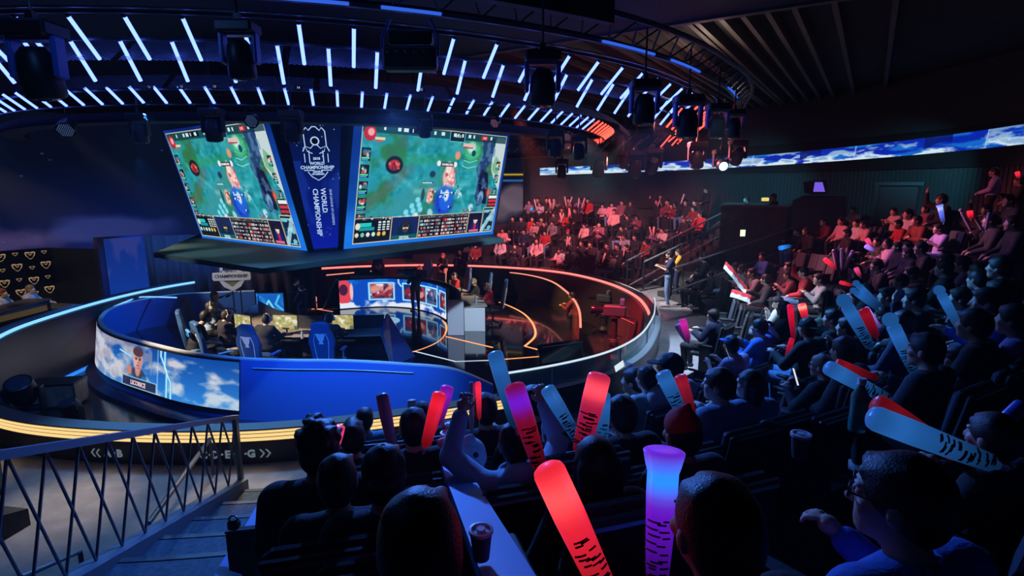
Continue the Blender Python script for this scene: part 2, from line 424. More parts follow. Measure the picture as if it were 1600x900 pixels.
# round centre disc behind the player desks
disc = ci([at(530, 484, ZS), at(560, 480, ZS), at(600, 478.5, ZS), at(650, 483, ZS), at(684, 495, ZS), at(696, 512, ZS), at(688, 531, ZS), at(650, 548, ZS), at(610, 552, ZS), at(560, 540, ZS), at(520, 520, ZS), at(505, 500, ZS)], 5, True)
b = MB(); b.prism([(p.x - CX, p.y - CY) for p in disc][::-1], .02, Matrix.Translation((0, 0, ZS - ZP + .002)))
b.build('centre_disc', M_stage, stage)
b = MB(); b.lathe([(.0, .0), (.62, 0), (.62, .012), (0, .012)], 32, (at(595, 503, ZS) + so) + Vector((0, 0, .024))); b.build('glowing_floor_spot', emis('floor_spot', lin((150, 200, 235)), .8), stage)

# curved team walls ---------------------------------------------------------
def wall_from(name, label, C, h_base, lean, th, m, top_m, cat='stage wall'):
    t = thing(name, label, cat, (C[len(C) // 2].x, C[len(C) // 2].y, ZP)); o = -Vector(t.location)
    out = offset2(C, -lean); inn = offset2(C, th); b = MB()
    b.sweep([[Vector((q.x, q.y, h_base)) + o, p + o, n + Vector((0, 0, 0)) + o, Vector((n.x, n.y, h_base)) + o] for p, q, n in zip(C, out, inn)])
    w = b.build('wall_panel', m, t); auto_smooth(w)
    b = MB(); b.sweep([[p + o + Vector((0, 0, .001)), n + o + Vector((0, 0, .001)), n + o + Vector((0, 0, .03)), p + o + Vector((0, 0, .03))] for p, n in zip(C, inn)])
    b.build('top_rail', top_m, t)
    return t, o, out
M_bluegloss = mat('blue_gloss_wall', (.06, .18, .6), .3, coat=.2)
M_chrome = mat('rail_chrome', (.8, .86, .92), .35, .2)
Ltop = offset2(Lc, 0)
lt, lo, lout = wall_from('team_platform_wall', 'curved blue wall wrapping the left team platform, cloud screen on its end', Lc, ZP, .2, .10, M_bluegloss, M_chrome)
rt_, ro, rout = wall_from('team_platform_wall', 'curved dark red-lit wall wrapping the right team platform', Rc, ZP, .1, .06, mat('red_gloss_wall', (.16, .13, .09), .25, .2, coat=.4), E_redsoft)
# lower step of the left wall, a dark blue lip
b = MB(); o2 = offset2(Lc, -.42); o3 = offset2(Lc, -.1)
b.sweep([[Vector((p.x, p.y, ZP)) + lo, Vector((p.x, p.y, ZP + .09)) + lo, Vector((q.x, q.y, ZP + .2)) + lo, Vector((q.x, q.y, ZP)) + lo] for p, q in zip(o2[20:], o3[20:])])
b.build('base_lip', mat('blue_lip', (.02, .035, .12), .2, coat=.3), lt)

# left cloud screen with the player portrait ----------------------------------
cv = Canvas(300, 72, (40, 80, 160)); n1 = fbm(72, 300, 4, 6, 3, 3); n2 = fbm(72, 300, 3, 5, 9, 4)
X, Y = cv.X, cv.Y
cv.a[:] = np.array([18, 74, 160]) + (Y[..., None] * np.array([30, 60, 60]))
cl = np.clip((n1 - .40) * 4 + np.clip(.62 - X, -.4, .5) * 2.0, 0, 1); cv.mix(cl, (203, 203, 214))
cv.mix(np.clip((n2 - .45) * 4, 0, .7) * (X < .66), (150, 150, 175))
cv.mix(np.clip((n1 - .5) * 4 + (Y - .8) * 2, 0, .85) * (X > .74), (196, 212, 228))
cv.mix(np.clip(.07 - X, 0, .07) * 9, (190, 110, 170))
cv.rect(.70, .0, .985, .60, (60, 80, 130), .0)
# portrait: hair, face, shoulders (drawn plainly)
px_, py_ = .585, .0
cv.ell(px_, 1.02, .058, .52, (62, 66, 92), .08); cv.ell(px_ - .035, .92, .02, .24, (20, 120, 190), .2); cv.ell(px_ + .034, .92, .02, .24, (20, 120, 190), .2)
cv.ell(px_ - .046, .62, .014, .12, (200, 130, 120), .4); cv.ell(px_, .56, .014, .16, (196, 140, 130), .2)
cv.ell(px_, .36, .025, .235, (222, 172, 164), .12); cv.ell(px_ + .012, .40, .011, .19, (190, 130, 130), .6, .7); cv.ell(px_, .16, .028, .115, (84, 56, 66), .2)
cv.ell(px_ - .010, .335, .006, .018, (52, 32, 46), .4); cv.ell(px_ + .010, .335, .006, .018, (52, 32, 46), .4); cv.line([(px_ - .016, .30), (px_ - .004, .305)], .02, (70, 44, 52)); cv.line([(px_ + .004, .305), (px_ + .016, .30)], .02, (70, 44, 52))
cv.ell(px_ + .001, .41, .004, .035, (180, 112, 112), .5, .8); cv.ell(px_, .475, .010, .016, (160, 84, 92), .4); cv.ell(px_, .54, .016, .03, (150, 104, 108), .7, .5)
cv.rect(.50, .77, .685, 1.0, (40, 44, 74), .92); cv.frame(.50, .77, .686, .99, .02, (150, 210, 240)); cv.rect(.688, .0, .694, 1, (190, 220, 250), .5)
for w_, c_ in ((.05, (60, 170, 230)), (.022, (220, 250, 255))):
    cv.line([(.705, 0), (.705, .12), (.735, .42), (.735, 1)], w_, c_); cv.line([(.725, 0), (.725, .36), (.755, .66), (.755, 1)], w_, c_); cv.line([(.48, .22), (.55, .30)], w_, c_)
iA = min(range(len(Lc)), key=lambda i: (Lc[i] - Vector((-11.6, 15.4, .25))).length); iB = min(range(len(Lc)), key=lambda i: abs(proj(Lc[i])[0] - 377) + (100 if Lc[i].y > 13 else 0))
seg = range(iA, iB + 1)
def wall_pt(i, t, push):
    a_, b_ = Lc[i], Vector((lout[i].x, lout[i].y, ZP)); p = a_.lerp(b_, t); n = (lout[i] - Lc[i]); n.z = 0; n.normalize(); return p + n * push
lscr = thing('curved_led_screen', 'curved LED screen of grey clouds and a player portrait on the left stage wall', 'screen', wall_pt((iA + iB) // 2, .8, .02))
lso = -Vector(lscr.location)
paint('screen_picture', cv, curve_fn([wall_pt(i, .03, .035) + lso for i in seg], [wall_pt(i, .74, .035) + lso for i in seg]), lscr)
b = MB(); b.sweep([[wall_pt(i, .0, .004) + lso, wall_pt(i, .0, .03) + lso, wall_pt(i, .77, .03) + lso, wall_pt(i, .77, .004) + lso] for i in seg]); b.build('screen_cabinet', M_black, lscr)
_fn = curve_fn([wall_pt(i, .03, .045) for i in seg], [wall_pt(i, .74, .045) for i in seg])
def on_screen(u, v): q = _fn(np.array([[u]]), np.array([[v]])); return Vector(q[0, 0])
o_ = on_screen(.592, .885); xx = on_screen(.64, .885) - on_screen(.55, .885); yy = on_screen(.592, .8) - on_screen(.592, .97)
text_obj('LICORICE', Matrix.Translation(lso) @ frame(o_, xx, yy), .145, emis('caption_pink', lin((235, 200, 205)), 1), lscr, 'caption', .002, .004)

# ---------------------------------------------------------------- champion display behind the centre disc
cb = [(-6.2, 19.62), (-5.58, 19.85), (-4.72, 20.05), (-3.95, 19.9), (-3.4, 19.6), (-2.66, 18.84), (-2.18, 18.0)]
cbc = ci([(x, y, -.6) for x, y in cb], 6)
ch = thing('curved_display', 'low curved LED display with framed pictures behind the centre circle', 'screen', (-4.0, 19.9, ZS)); cho = -Vector(ch.location)
cv = Canvas(300, 72, (16, 76, 190)); n1 = fbm(72, 300, 3, 6, 21, 5); X, Y = cv.X, cv.Y
cv.mix(np.clip((n1 - .52) * 5, 0, .8) * (Y < .7), (24, 120, 215)); cv.mix(np.clip((n1 - .5) * 5 + (Y - .72) * 5, 0, 1), (228, 236, 250))
# red rounded emblem at the left end
cv.ell(.035, .42, .055, .45, (226, 70, 84), .1); cv.ell(.03, .34, .03, .20, (70, 30, 60), .1); cv.ell(.085, .42, .012, .3, (240, 190, 190), .3); cv.rect(0, .82, .1, 1, (228, 236, 250))
for (x0, x1, bg, seed) in ((.215, .385, (235, 225, 235), 1), (.47, .70, (30, 40, 100), 2), (.70, .83, (215, 222, 235), 3), (.885, .985, (225, 200, 215), 4)):
    cv.rect(x0, .18, x1, .70, bg); xm = (x0 + x1) / 2
    cols = [(150, 40, 60), (80, 30, 60), (220, 150, 140), (40, 50, 110), (190, 60, 70)] if seed != 3 else [(40, 60, 120), (90, 100, 140), (30, 40, 80)]
    cv.clutter(x0 + .02, .30, x1 - .02, .66, 26, cols, .03, .11, seed); cv.ell(xm, .36, .012, .08, (200, 140, 140), .3); cv.rect(x0, .6, x1, .7, cols[1], .6)
    cv.frame(x0 - .006, .14, x1 + .006, .74, .07, (40, 170, 240)); cv.frame(x0 - .006, .14, x1 + .006, .74, .03, (210, 245, 255))
cv.line([(.43, 0), (.43, .12), (.45, .25)], .05, (180, 235, 255)); cv.line([(.845, 0), (.845, .2), (.86, .3)], .05, (180, 235, 255))
top_ = [p + Vector((0, 0, 1.02)) for p in cbc]
paint('display_picture', cv, curve_fn([p + cho for p in top_], [p + cho for p in cbc]), ch)
b = MB(); bo = offset2(cbc, .12)
b.sweep([[p + cho + Vector((0, 0.02, -.05)), q + cho + Vector((0, 0, -.05)), q + cho + Vector((0, 0, 1.05)), p + cho + Vector((0, .02, 1.05))] for p, q in zip(cbc, bo)]); b.build('display_cabinet', M_black, ch)
b = MB(); e0, e1 = cbc[0] + cho, cbc[0] + cho + Vector((-.55, .0, 0))
b.add([e0 + Vector((0, 0, -.05)), e0 + Vector((-.62, 0, -.05)), e0 + Vector((-.1, 0, 1.05)), e0 + Vector((0, 0, 1.05)), e0 + Vector((0, .14, -.05)), e0 + Vector((-.62, .14, -.05)), e0 + Vector((-.1, .14, 1.05)), e0 + Vector((0, .14, 1.05))], [(0, 3, 2, 1), (4, 5, 6, 7), (0, 1, 5, 4), (1, 2, 6, 5), (2, 3, 7, 6), (3, 0, 4, 7)])
b.build('end_brace', M_blackgloss, ch)
b = MB(); b.tube([e0 + Vector((-.62, -.02, -.04)), e0 + Vector((-.1, -.02, 1.05))], .012); b.build('brace_edge', M_steel, ch)
b = MB(); ip = offset2(cbc, -.03); b.sweep([[p + cho + Vector((0, 0, -.05)), q + cho + Vector((0, 0, -.05)), q + cho + Vector((0, 0, .0)), p + cho + Vector((0, 0, .0))] for p, q in zip(cbc, ip)]); b.build('red_base_trim', mat('dark_red_trim', (.12, .02, .02), .4), ch)

# ================================================================== SCOREBOARD
E_teal = mat('soffit_teal', (.010, .034, .042), .6)
SB = Vector((-4.24, 15.5, 2.4))
sb = thing('hanging_scoreboard', 'big hanging four-sided video scoreboard over the stage', 'scoreboard', SB); sbo = -SB
def scr_axes(c, yaw, tilt):
    n = Vector((math.sin(yaw), -math.cos(yaw), 0)); u = Vector((math.cos(yaw), math.sin(yaw), 0)); up = Vector((n.x * math.sin(tilt), n.y * math.sin(tilt), math.cos(tilt))); return Vector(c), u, up
SR = scr_axes((-1.782, 13.50, 3.78), math.radians(51.5), math.radians(12.8)); SL = scr_axes((-6.36, 12.70, 3.75), math.radians(-38.3), math.radians(14.0))
GW, GH = 4.57, 2.57; BL_, BR_, BT_, BB_ = .20, .10, .07, .22
def quad(S, mirror=False):
    c, u, up = S; l, r = (BL_, BR_) if not mirror else (BR_, BL_)
    return [c - u * (GW / 2 + l) + up * (GH / 2 + BT_), c + u * (GW / 2 + r) + up * (GH / 2 + BT_), c + u * (GW / 2 + r) - up * (GH / 2 + BB_), c - u * (GW / 2 + l) - up * (GH / 2 + BB_)]
def rot180(p): return Vector((2 * SB.x - p.x, 2 * SB.y - p.y, p.z))
QR, QL = quad(SR), quad(SL, True); QR2, QL2 = [rot180(p) for p in QR], [rot180(p) for p in QL]
inset = lambda P: [p + (Vector((SB.x, SB.y, p.z)) - p).normalized() * .05 for p in P]
topl = [QL[0], QL[1], QR[0], QR[1], QL2[0], QL2[1], QR2[0], QR2[1]]; botl = [QL[3], QL[2], QR[3], QR[2], QL2[3], QL2[2], QR2[3], QR2[2]]
b = MB(); tp, bt = inset(topl), inset(botl); n = 8
b.add([p + sbo for p in bt] + [p + sbo for p in tp], [tuple(range(n))[::-1], tuple(range(n, 2 * n))] + [(i, (i + 1) % n, n + (i + 1) % n, n + i) for i in range(n)]); b.build('frame_body', mat('board_navy', (.012, .02, .045), .4), sb)
# painted game picture -------------------------------------------------------
def game_canvas():
    W, H = 420, 236; cv = Canvas(W, H, (24, 120, 130)); X, Y = cv.X, cv.Y; n1 = fbm(H, W, 4, 6, 5, 1.7); n2 = fbm(H, W, 7, 5, 6, 1.7); n3 = fbm(H, W, 20, 3, 8, 1.7)
    cv.a[:] = np.array([40, 152, 162]) + (n3[..., None] - .5) * np.array([70, 90, 90])
    cv.mix(np.clip((n1 - .50) * 5, 0, .9), (44, 120, 62)); cv.mix(np.clip((n2 - .56) * 6, 0, .8), (40, 150, 168)); cv.mix(np.clip((n2 - .42) * -5, 0, .65) * (n1 > .45), (64, 104, 78))
    def band(x0, y0, x1, y1, w, col, al): cv.line([(x0, y0), (x1, y1)], w, col, al, 14)
    band(.10, .80, .55, .42, .16, (74, 150, 150), .45); band(.02, .72, .30, .36, .10, (96, 108, 104), .45); band(.2, .30, .6, .25, .06, (40, 150, 90), .6)
    band(.3, .1, .9, .2, .05, (60, 160, 170), .5); band(.12, .30, .5, .70, .02, (130, 200, 200), .4); band(.35, .56, .72, .50, .012, (160, 230, 230), .6)
    for k in range(9): cv.line([(.62 + .012 * k, .30 + .06 * k), (.70 + .013 * k, .80)], .006, (80, 190, 200), .5)
    cv.ell(.20, .33, .052, .075, (22, 32, 40), .2); cv.ell(.20, .33, .034, .045, (186, 52, 54), .3); cv.clutter(.17, .30, .23, .36, 8, [(230, 120, 100), (120, 30, 40)], .008, .02, 2)
    for k in range(9): cv.line([(.66 + .004 * k, .34 - .026 * k), (.70 + .006 * k, .36 - .026 * k), (.77 + .002 * k, .345 - .03 * k)], .012, (120, 220, 205) if k % 2 else (60, 160, 140), .9)
    cv.ell(.73, .17, .06, .09, (70, 190, 130), .5, .8); cv.ell(.72, .14, .03, .05, (200, 245, 230), .8, .9); cv.ell(.74, .19, .016, .03, (20, 70, 90), .3)
    # rocky river bank at the right
    cv.poly([(.80, .06), (.93, .02), (.90, .25), (.86, .34), (.90, .46), (.90, .66), (.83, .72), (.80, .62), (.81, .46), (.78, .34), (.82, .2)], (36, 66, 110)); cv.poly([(.83, .34), (.885, .38), (.905, .55), (.905, .70), (.85, .68), (.81, .46)], (20, 26, 60))
    cv.poly([(.915, .02), (1, .02), (1, .56), (.96, .48), (.905, .34), (.90, .22)], (196, 214, 216)); cv.poly([(.93, .2), (.975, .26), (.97, .42), (.91, .34)], (96, 170, 110), .7); cv.mix(np.clip((n3 - .5) * 4, 0, .6) * (X > .79) * (X < .92), (96, 140, 180))
    cv.ell(.852, .62, .022, .06, (120, 165, 195), .4); cv.ell(.853, .66, .014, .05, (60, 100, 150), .4); cv.ell(.912, .575, .012, .03, (250, 130, 90), .9); cv.ell(.912, .575, .02, .05, (220, 70, 40), .9, .5)
    # figures in the fight
    cv.ell(.575, .42, .045, .10, (238, 176, 168), .3); cv.ell(.565, .34, .02, .06, (250, 216, 206), .4); cv.ell(.60, .47, .03, .05, (222, 140, 140), .4); cv.clutter(.53, .36, .62, .52, 18, [(255, 235, 225), (170, 90, 100), (240, 200, 190)], .008, .02, 3)
    cv.ell(.56, .66, .070, .14, (24, 60, 205), .6, .95); cv.ell(.575, .63, .05, .12, (40, 120, 230), .3, .6); cv.ell(.575, .60, .018, .055, (210, 225, 240), .4); cv.clutter(.53, .55, .62, .75, 14, [(120, 190, 255), (20, 30, 140), (230, 245, 255)], .006, .018, 4)
    cv.ell(.455, .60, .022, .07, (232, 160, 140), .3); cv.clutter(.43, .54, .49, .66, 12, [(250, 210, 190), (120, 60, 60)], .006, .02, 5); cv.ell(.405, .59, .012, .06, (40, 80, 90), .3); cv.ell(.455, .40, .02, .03, (30, 60, 80), .4); cv.ell(.66, .58, .018, .04, (120, 190, 200), .4); cv.clutter(.63, .5, .70, .62, 14, [(200, 230, 230), (40, 90, 110)], .005, .014, 6)
    cv.ell(.49, .30, .014, .026, (240, 235, 230), .3); cv.ell(.61, .305, .014, .026, (240, 235, 230), .3); cv.rect(.505, .29, .60, .325, (52, 40, 60)); cv.ell(.62, .22, .02, .04, (226, 150, 120), .4)
    for (x, y) in [(.27 + .035 * i + .012 * j, .80 - .055 * i + .045 * j) for i in range(4) for j in range(3)]: cv.ell(x, y, .016, .026, (130, 220, 235), .5)
    cv.ell(.375, .78, .012, .03, (255, 225, 225), .8); cv.ell(.47, .76, .018, .04, (180, 230, 225), .4, .8, .5); cv.ell(.78, .72, .02, .03, (180, 215, 240), .4); cv.clutter(.72, .73, .83, .80, 12, [(230, 240, 250), (40, 60, 150), (170, 60, 70)], .006, .018, 8)
    for x in (.44, .60, .575): cv.rect(x - .05, .47 + .10 * (x > .57), x + .03, .485 + .10 * (x > .57), (20, 30, 40)); cv.rect(x - .048, .473 + .10 * (x > .57), x + .02, .482 + .10 * (x > .57), (220, 240, 240))
    # heads up display: top bar
    cv.rect(.0, .0, 1.0, .075, (18, 52, 66), .75); cv.ell(.045, .085, .034, .06, (190, 40, 52), .1); cv.ell(.05, .075, .018, .03, (240, 170, 170), .3); cv.rect(.075, .11, .13, .13, (225, 210, 170)); cv.rect(.075, .135, .12, .15, (200, 80, 60))
    cv.rect(.27, .012, .38, .06, (14, 22, 32)); cv.rect(.54, .0, .66, .095, (12, 40, 54)); cv.frame(.545, .0, .655, .095, .008, (110, 190, 200)); cv.rect(.785, .02, .835, .06, (200, 30, 40)); cv.rect(.65, .1, .74, .13, (220, 190, 190)); cv.rect(.65, .135, .73, .15, (190, 60, 70))
    for x, w_ in ((.12, .012), (.20, .02), (.235, .03), (.29, .006), (.335, .02), (.43, .015), (.48, .025), (.57, .02), (.60, .01), (.63, .012), (.68, .02), (.72, .012), (.86, .015)): cv.rect(x, .022, x + w_, .052, (214, 234, 236))
    # portraits down both sides
    for i in range(5):
        y = .20 + .135 * i
        for x0, sd in ((.006, 10), (.945, 30)):
            yy = y + (0 if x0 < .5 else .06); hh = .105 if x0 < .5 else .085; ww = .052 if x0 < .5 else .034
            cv.rect(x0, yy, x0 + ww, yy + hh, (16, 34, 42)); cv.clutter(x0 + .008, yy + .02, x0 + ww - .008, yy + hh - .045, 9, [(230, 190, 170), (60, 120, 150), (180, 80, 70), (240, 235, 220)], .006, .02, sd + i); cv.rect(x0 + .004, yy + hh - .03, x0 + ww - .006, yy + hh - .018, (90, 220, 170)); cv.rect(x0 + .004, yy + hh - .014, x0 + ww - .012, yy + hh - .005, (80, 170, 230))
    # lower third
    y0 = .775
    cv.rect(0, y0, .22, .80, (18, 40, 50)); cv.clutter(.0, y0, .22, .80, 22, [(230, 235, 235), (60, 90, 100), (20, 30, 40)], .005, .014, 51)
    cv.rect(0, .80, .22, 1, (12, 20, 28)); cv.rect(.03, .82, .10, .855, (40, 200, 190)); cv.rect(.03, .86, .12, .89, (30, 150, 160)); cv.ell(.022, .85, .014, .03, (235, 225, 200), .3)
    for i in range(3):
        for j in range(4): cv.rect(.14 + .026 * i, .815 + .022 * j, .158 + .026 * i, .829 + .022 * j, (210, 225, 225))
    for i in range(6): cv.ell(.02 + .032 * i, .925, .011, .02, [(230, 220, 190), (120, 200, 170), (230, 230, 230), (200, 230, 220), (240, 190, 90), (230, 180, 80)][i], .3)
    cv.rect(0, .945, .22, .948, (220, 190, 140)); cv.rect(0, .875 + .07, .22, 1, (16, 26, 36))
    cv.rect(.22, .79, .40, 1, (24, 40, 92)); cv.ell(.315, .93, .05, .10, (14, 40, 60), .1); cv.ell(.315, .875, .02, .045, (236, 196, 170), .2); cv.ell(.315, .85, .023, .03, (40, 40, 50), .2); cv.line([(.297, .878), (.333, .878)], .012, (30, 30, 40)); cv.ell(.315, .915, .016, .02, (70, 60, 56), .3); cv.rect(.22, .955, .40, 1, (20, 90, 100))
    cv.rect(.40, .785, .775, 1, (22, 22, 28)); cv.rect(.40, .785, .775, .812, (60, 62, 66)); cv.clutter(.42, .79, .76, .808, 60, [(210, 210, 205), (40, 40, 44)], .002, .006, 52)
    for i in range(5):
        yy = .825 + .034 * i; cv.rect(.575, yy - .002, .60, yy + .028, [(150, 30, 44), (60, 30, 40)][i % 2]); cv.rect(.60 , yy, .68, yy + .024, (96, 18, 28) if i in (1, 2, 3) else (30, 26, 32))
        g = random.Random(60 + i)
        for x in np.arange(.41, .765, .0095):
            if .485 < x < .51 or .56 < x < .57 or .64 < x < .67: continue
            if g.random() < .85: cv.rect(x, yy + .002, x + g.uniform(.004, .008), yy + .022, g.choice([(235, 225, 215), (210, 120, 120), (120, 190, 200), (240, 240, 240), (190, 60, 60), (90, 110, 130)]))
        for x in (.49, .50, .645, .655): cv.rect(x, yy + .007, x + .006, yy + .017, (230, 230, 230))
    cv.rect(.775, .79, .90, 1, (24, 24, 50)); cv.ell(.84, .95, .036, .09, (24, 36, 110), .1); cv.ell(.84, .93, .01, .05, (190, 40, 60), .3); cv.ell(.84, .865, .016, .035, (232, 190, 180), .2); cv.ell(.84, .845, .018, .02, (40, 26, 30), .2); cv.line([(.826, .866), (.854, .866)], .010, (240, 240, 240)); cv.rect(.795, .96, .875, .985, (222, 110, 130))
    cv.rect(.92, .60, 1, .73, (40, 20, 30)); 
    for i in range(3): cv.rect(.925, .612 + .04 * i, .995, .638 + .04 * i, [(235, 235, 235), (196, 60, 76), (190, 50, 66)][i])
    cv.rect(.895, .735, 1, 1, (16, 26, 36)); cv.rect(.903, .76, .993, .985, (120, 196, 214)); cv.mix((np.clip((n3 - .47) * 14, 0, 1)) * (X > .905) * (X < .992) * (Y > .765) * (Y < .98), (20, 40, 66)); cv.line([(.905, .975), (.99, .77)], .05, (180, 226, 236), .8)
    for xs in ((0, .22), (.22, .40), (.40, .775), (.775, .895)): cv.frame(xs[0] + .002, .782, xs[1], .996, .006, (226, 204, 170))
    cv.frame(.896, .738, .998, .996, .008, (226, 204, 170)); cv.frame(.001, .002, .999, .998, .008, (230, 214, 180))
    return cv
game = game_canvas()
def face(S, mirror, name):
    c, u, up = S; q = quad(S, mirror); n = u.cross(up).normalized(); l, r = (BL_, BR_) if not mirror else (BR_, BL_); Wt, Ht = GW + l + r, GH + BT_ + BB_
    t_o = sbo
    cb_ = Canvas(64, 40, (20, 90, 205)); cb_.a[:] = np.array([10, 40, 120]) + cb_.Y[..., None] * np.array([16, 85, 115]); cb_.a += (fbm(40, 64, 4, 3, 17)[..., None] - .5) * np.array([20, 50, 70])
    cb_.a[cb_.Y > .9] = (26, 118, 226)
    paint('screen_border', cb_, flat_fn(q[0] + t_o + n * .0, (q[1] - q[0]), (q[3] - q[0])), sb)
    g0 = c - u * GW / 2 + up * GH / 2 + n * .012 + t_o
    return paint('game_picture', game, flat_fn(g0, u * GW, -up * GH), sb)
pics = [face(SR, False, 'r'), face(SL, True, 'l')]
for S, pic in zip((SR, SL), pics):
    c, u, up = S; n = u.cross(up).normalized()
    def tx(s, x, y, size, col, bold=.004): text_obj(s, Matrix.Translation(sbo) @ frame(c + u * (x - .5) * GW + up * (.5 - y) * GH + n * .02, u, up), size, emis('txt_%d_%d_%d' % col, lin(col), 1), pic, 'screen_lettering', .001, bold)
    tx('ZEYZAL', .31, .978, .085, (190, 235, 235)); tx('C9', .345, .037, .10, (220, 240, 240)); tx('1', .29, .037, .09, (220, 240, 240)); tx('LIVE', .81, .04, .07, (255, 170, 170)); tx('DOUBLE KILL', .552, .308, .062, (235, 225, 225)); tx('17 / 5', .60, .045, .085, (180, 225, 230))
# corner panel between the two screens
cp = Canvas(60, 120, (10, 26, 80)); nz = fbm(120, 60, 3, 5, 31, .6); cp.a[:] = np.array([6, 18, 46]) + cp.Y[..., None] * np.array([4, 10, 118]) ; cp.mix(np.clip((nz - .5) * 4, 0, .5) * (cp.Y > .3) * (cp.Y < .75), (26, 60, 160)); cp.a[cp.Y > .93] = (8, 12, 26)
g = random.Random(3)
for _ in range(26): cp.ell(g.random(), g.random() * .9, .008, .005, (160, 190, 230), .9, .8)
ins_ = .16
qa, qb, qc, qd = QL[1], QR[0], QR[3], QL[2]
def cpan(u, v): 
    top = qa.lerp(qb, u); bot = qd.lerp(qc, u); return top.lerp(bot, v)
u0, u1 = .17, .84
cn = (qb - qa).cross(qd - qa).normalized() * -1
if cn.y > 0: cn = -cn
pa, pb, pc, pd = [p + cn * .02 + sbo for p in (cpan(u0, 0), cpan(u1, 0), cpan(u1, 1), cpan(u0, 1))]
paint('corner_banner', cp, curve_fn([pa, pb], [pd, pc]), sb)
for k, (s0, s1) in enumerate(((qa, qd), (qb, qc))):
    b = MB(); e = (qb - qa).normalized() * (.05 if k == 0 else -.05); b.tube([s0 + sbo + e, s1 + sbo + e * .6], .035, 6); b.build('corner_trim', mat('trim_navy', (.01, .03, .07), .4), sb)
ux = (qb - qa).normalized(); vy = (cpan(.5, 0) - cpan(.5, 1)).normalized()
def cpt(u, v): return cpan(u0 + (u1 - u0) * u, v) + cn * .035
E_emb = emis('emblem_pale', lin((178, 206, 240)), .95)
def panel_line(pts, w, name='emblem_line'):
    P = [cpt(*p) + sbo for p in pts]; b = MB(); b.tube(P, w / 2, 6); return b.build(name, E_emb, sb)
Wm = (qb - qa).length * (u1 - u0)
# trophy-like emblem: shield, cup, wings (plain stand-in)
panel_line([(.30, .10), (.36, .075), (.40, .095), (.47, .07), (.53, .07), (.60, .095), (.64, .075), (.70, .10)], .022)
panel_line([(.30, .10), (.30, .2), (.24, .235)], .02); panel_line([(.70, .10), (.72, .2), (.78, .235)], .02)
b = MB(); b.lathe([(.0, -.01), (.085, -.01), (.085, .01), (0, .01)], 20, M=Matrix.Translation(sbo) @ frame(cpt(.5, .165), ux, vy)); b.build('emblem_orb', E_emb, sb)
b = MB(); b.lathe([(.045, -.012), (.06, -.012), (.06, .014), (.045, .014)], 20, M=Matrix.Translation(sbo) @ frame(cpt(.5, .165) + cn * .01, ux, vy)); b.build('emblem_ring', mat('emblem_navy', (.01, .02, .06), .5), sb)
for sgn in (-1, 1):
    panel_line([(.5 + sgn * .03, .19), (.5 + sgn * .10, .215), (.5 + sgn * .20, .20), (.5 + sgn * .17, .235), (.5 + sgn * .07, .25)], .018); panel_line([(.5 + sgn * .14, .23), (.5 + sgn * .15, .31)], .018); panel_line([(.5 + sgn * .24, .25), (.5 + sgn * .25, .31)], .016)
panel_line([(.2, .365), (.42, .365)], .02); panel_line([(.58, .365), (.82, .365)], .02); panel_line([(.28, .375), (.36, .41), (.5, .435), (.64, .41), (.73, .375)], .018)
def ctext(s, u, v, size, rot=0, bold=.003):
    x, y = ux, vy
    if rot: x, y = -vy, ux
    text_obj(s, Matrix.Translation(sbo) @ frame(cpt(u, v), x, y), size, E_emb, sb, 'banner_lettering', .002, bold)
ctext('2018', .5, .285, .065); ctext('WORLD', .5, .318, .075); ctext('CHAMPIONSHIP', .5, .346, .088, 0, .003); ctext('LEAGUE', .5, .375, .05); ctext('OF LEGENDS', .5, .392, .04)
ctext('2018 LEAGUE OF LEGENDS', .80, .63, .062, 1, 0); ctext('WORLD', .58, .58, .135, 1, .003); ctext('CHAMPIONSHIP', .36, .665, .135, 1, .003)
# soffit plate below
b = MB(); b.prism([(x - SB.x, y - SB.y) for x, y in [(-4.05, 8.95), (-.2, 14.05), (-1.4, 19), (-6.5, 20.2), (-8.7, 15.5), (-7.15, 11.05)]], .09, Matrix.Translation((0, 0, -.05)))
b.build('soffit_plate', E_teal, sb)
for x, y in ((-5.6, 13.8), (-2.9, 13.8), (-5.6, 17.2), (-2.9, 17.2)):
    b = MB(); b.tube([(x - SB.x, y - SB.y, 2.5), (x - SB.x, y - SB.y, 4.7)], .04); b.build('hanging_rod', M_metal, sb)
# ================================================================== CEILING RING, LIGHT TUBES, FIXTURES, WALLS, STANDS
RC = (-4.7, 15.5)
_oa, _os = [-180, -60, -31, -17, -6, 0, 7, 16, 26, 42, 62, 90, 180], [1, 1, 1.005, 1.04, 1.08, 1.11, 1.165, 1.25, 1.27, 1.2, 1.12, 1.05, 1]
def rp(a, r, z): return polar(a, r * (float(np.interp((a + 180) % 360 - 180, _oa, _os)) if r > 7.7 else 1 + .04 * sstep(a, -20, 10)), z, RC)
def sstep(x, a, b): t = min(1, max(0, (x - a) / (b - a))); return t * t * (3 - 2 * t)
def ang_of(px, py, z): p = at(px, py, z); return math.degrees(math.atan2(p.y - RC[1], p.x - RC[0]))
E_tube_b = emis('tube_blue', (.50, .86, 6.0), 1.0); E_tube_r = emis('tube_red', (4.0, .22, .14), 1.0); M_tube_off = mat('tube_off', (.35, .36, .38), .4)
M_tubeholder = mat('tube_holder', (.02, .025, .035), .5, .5)
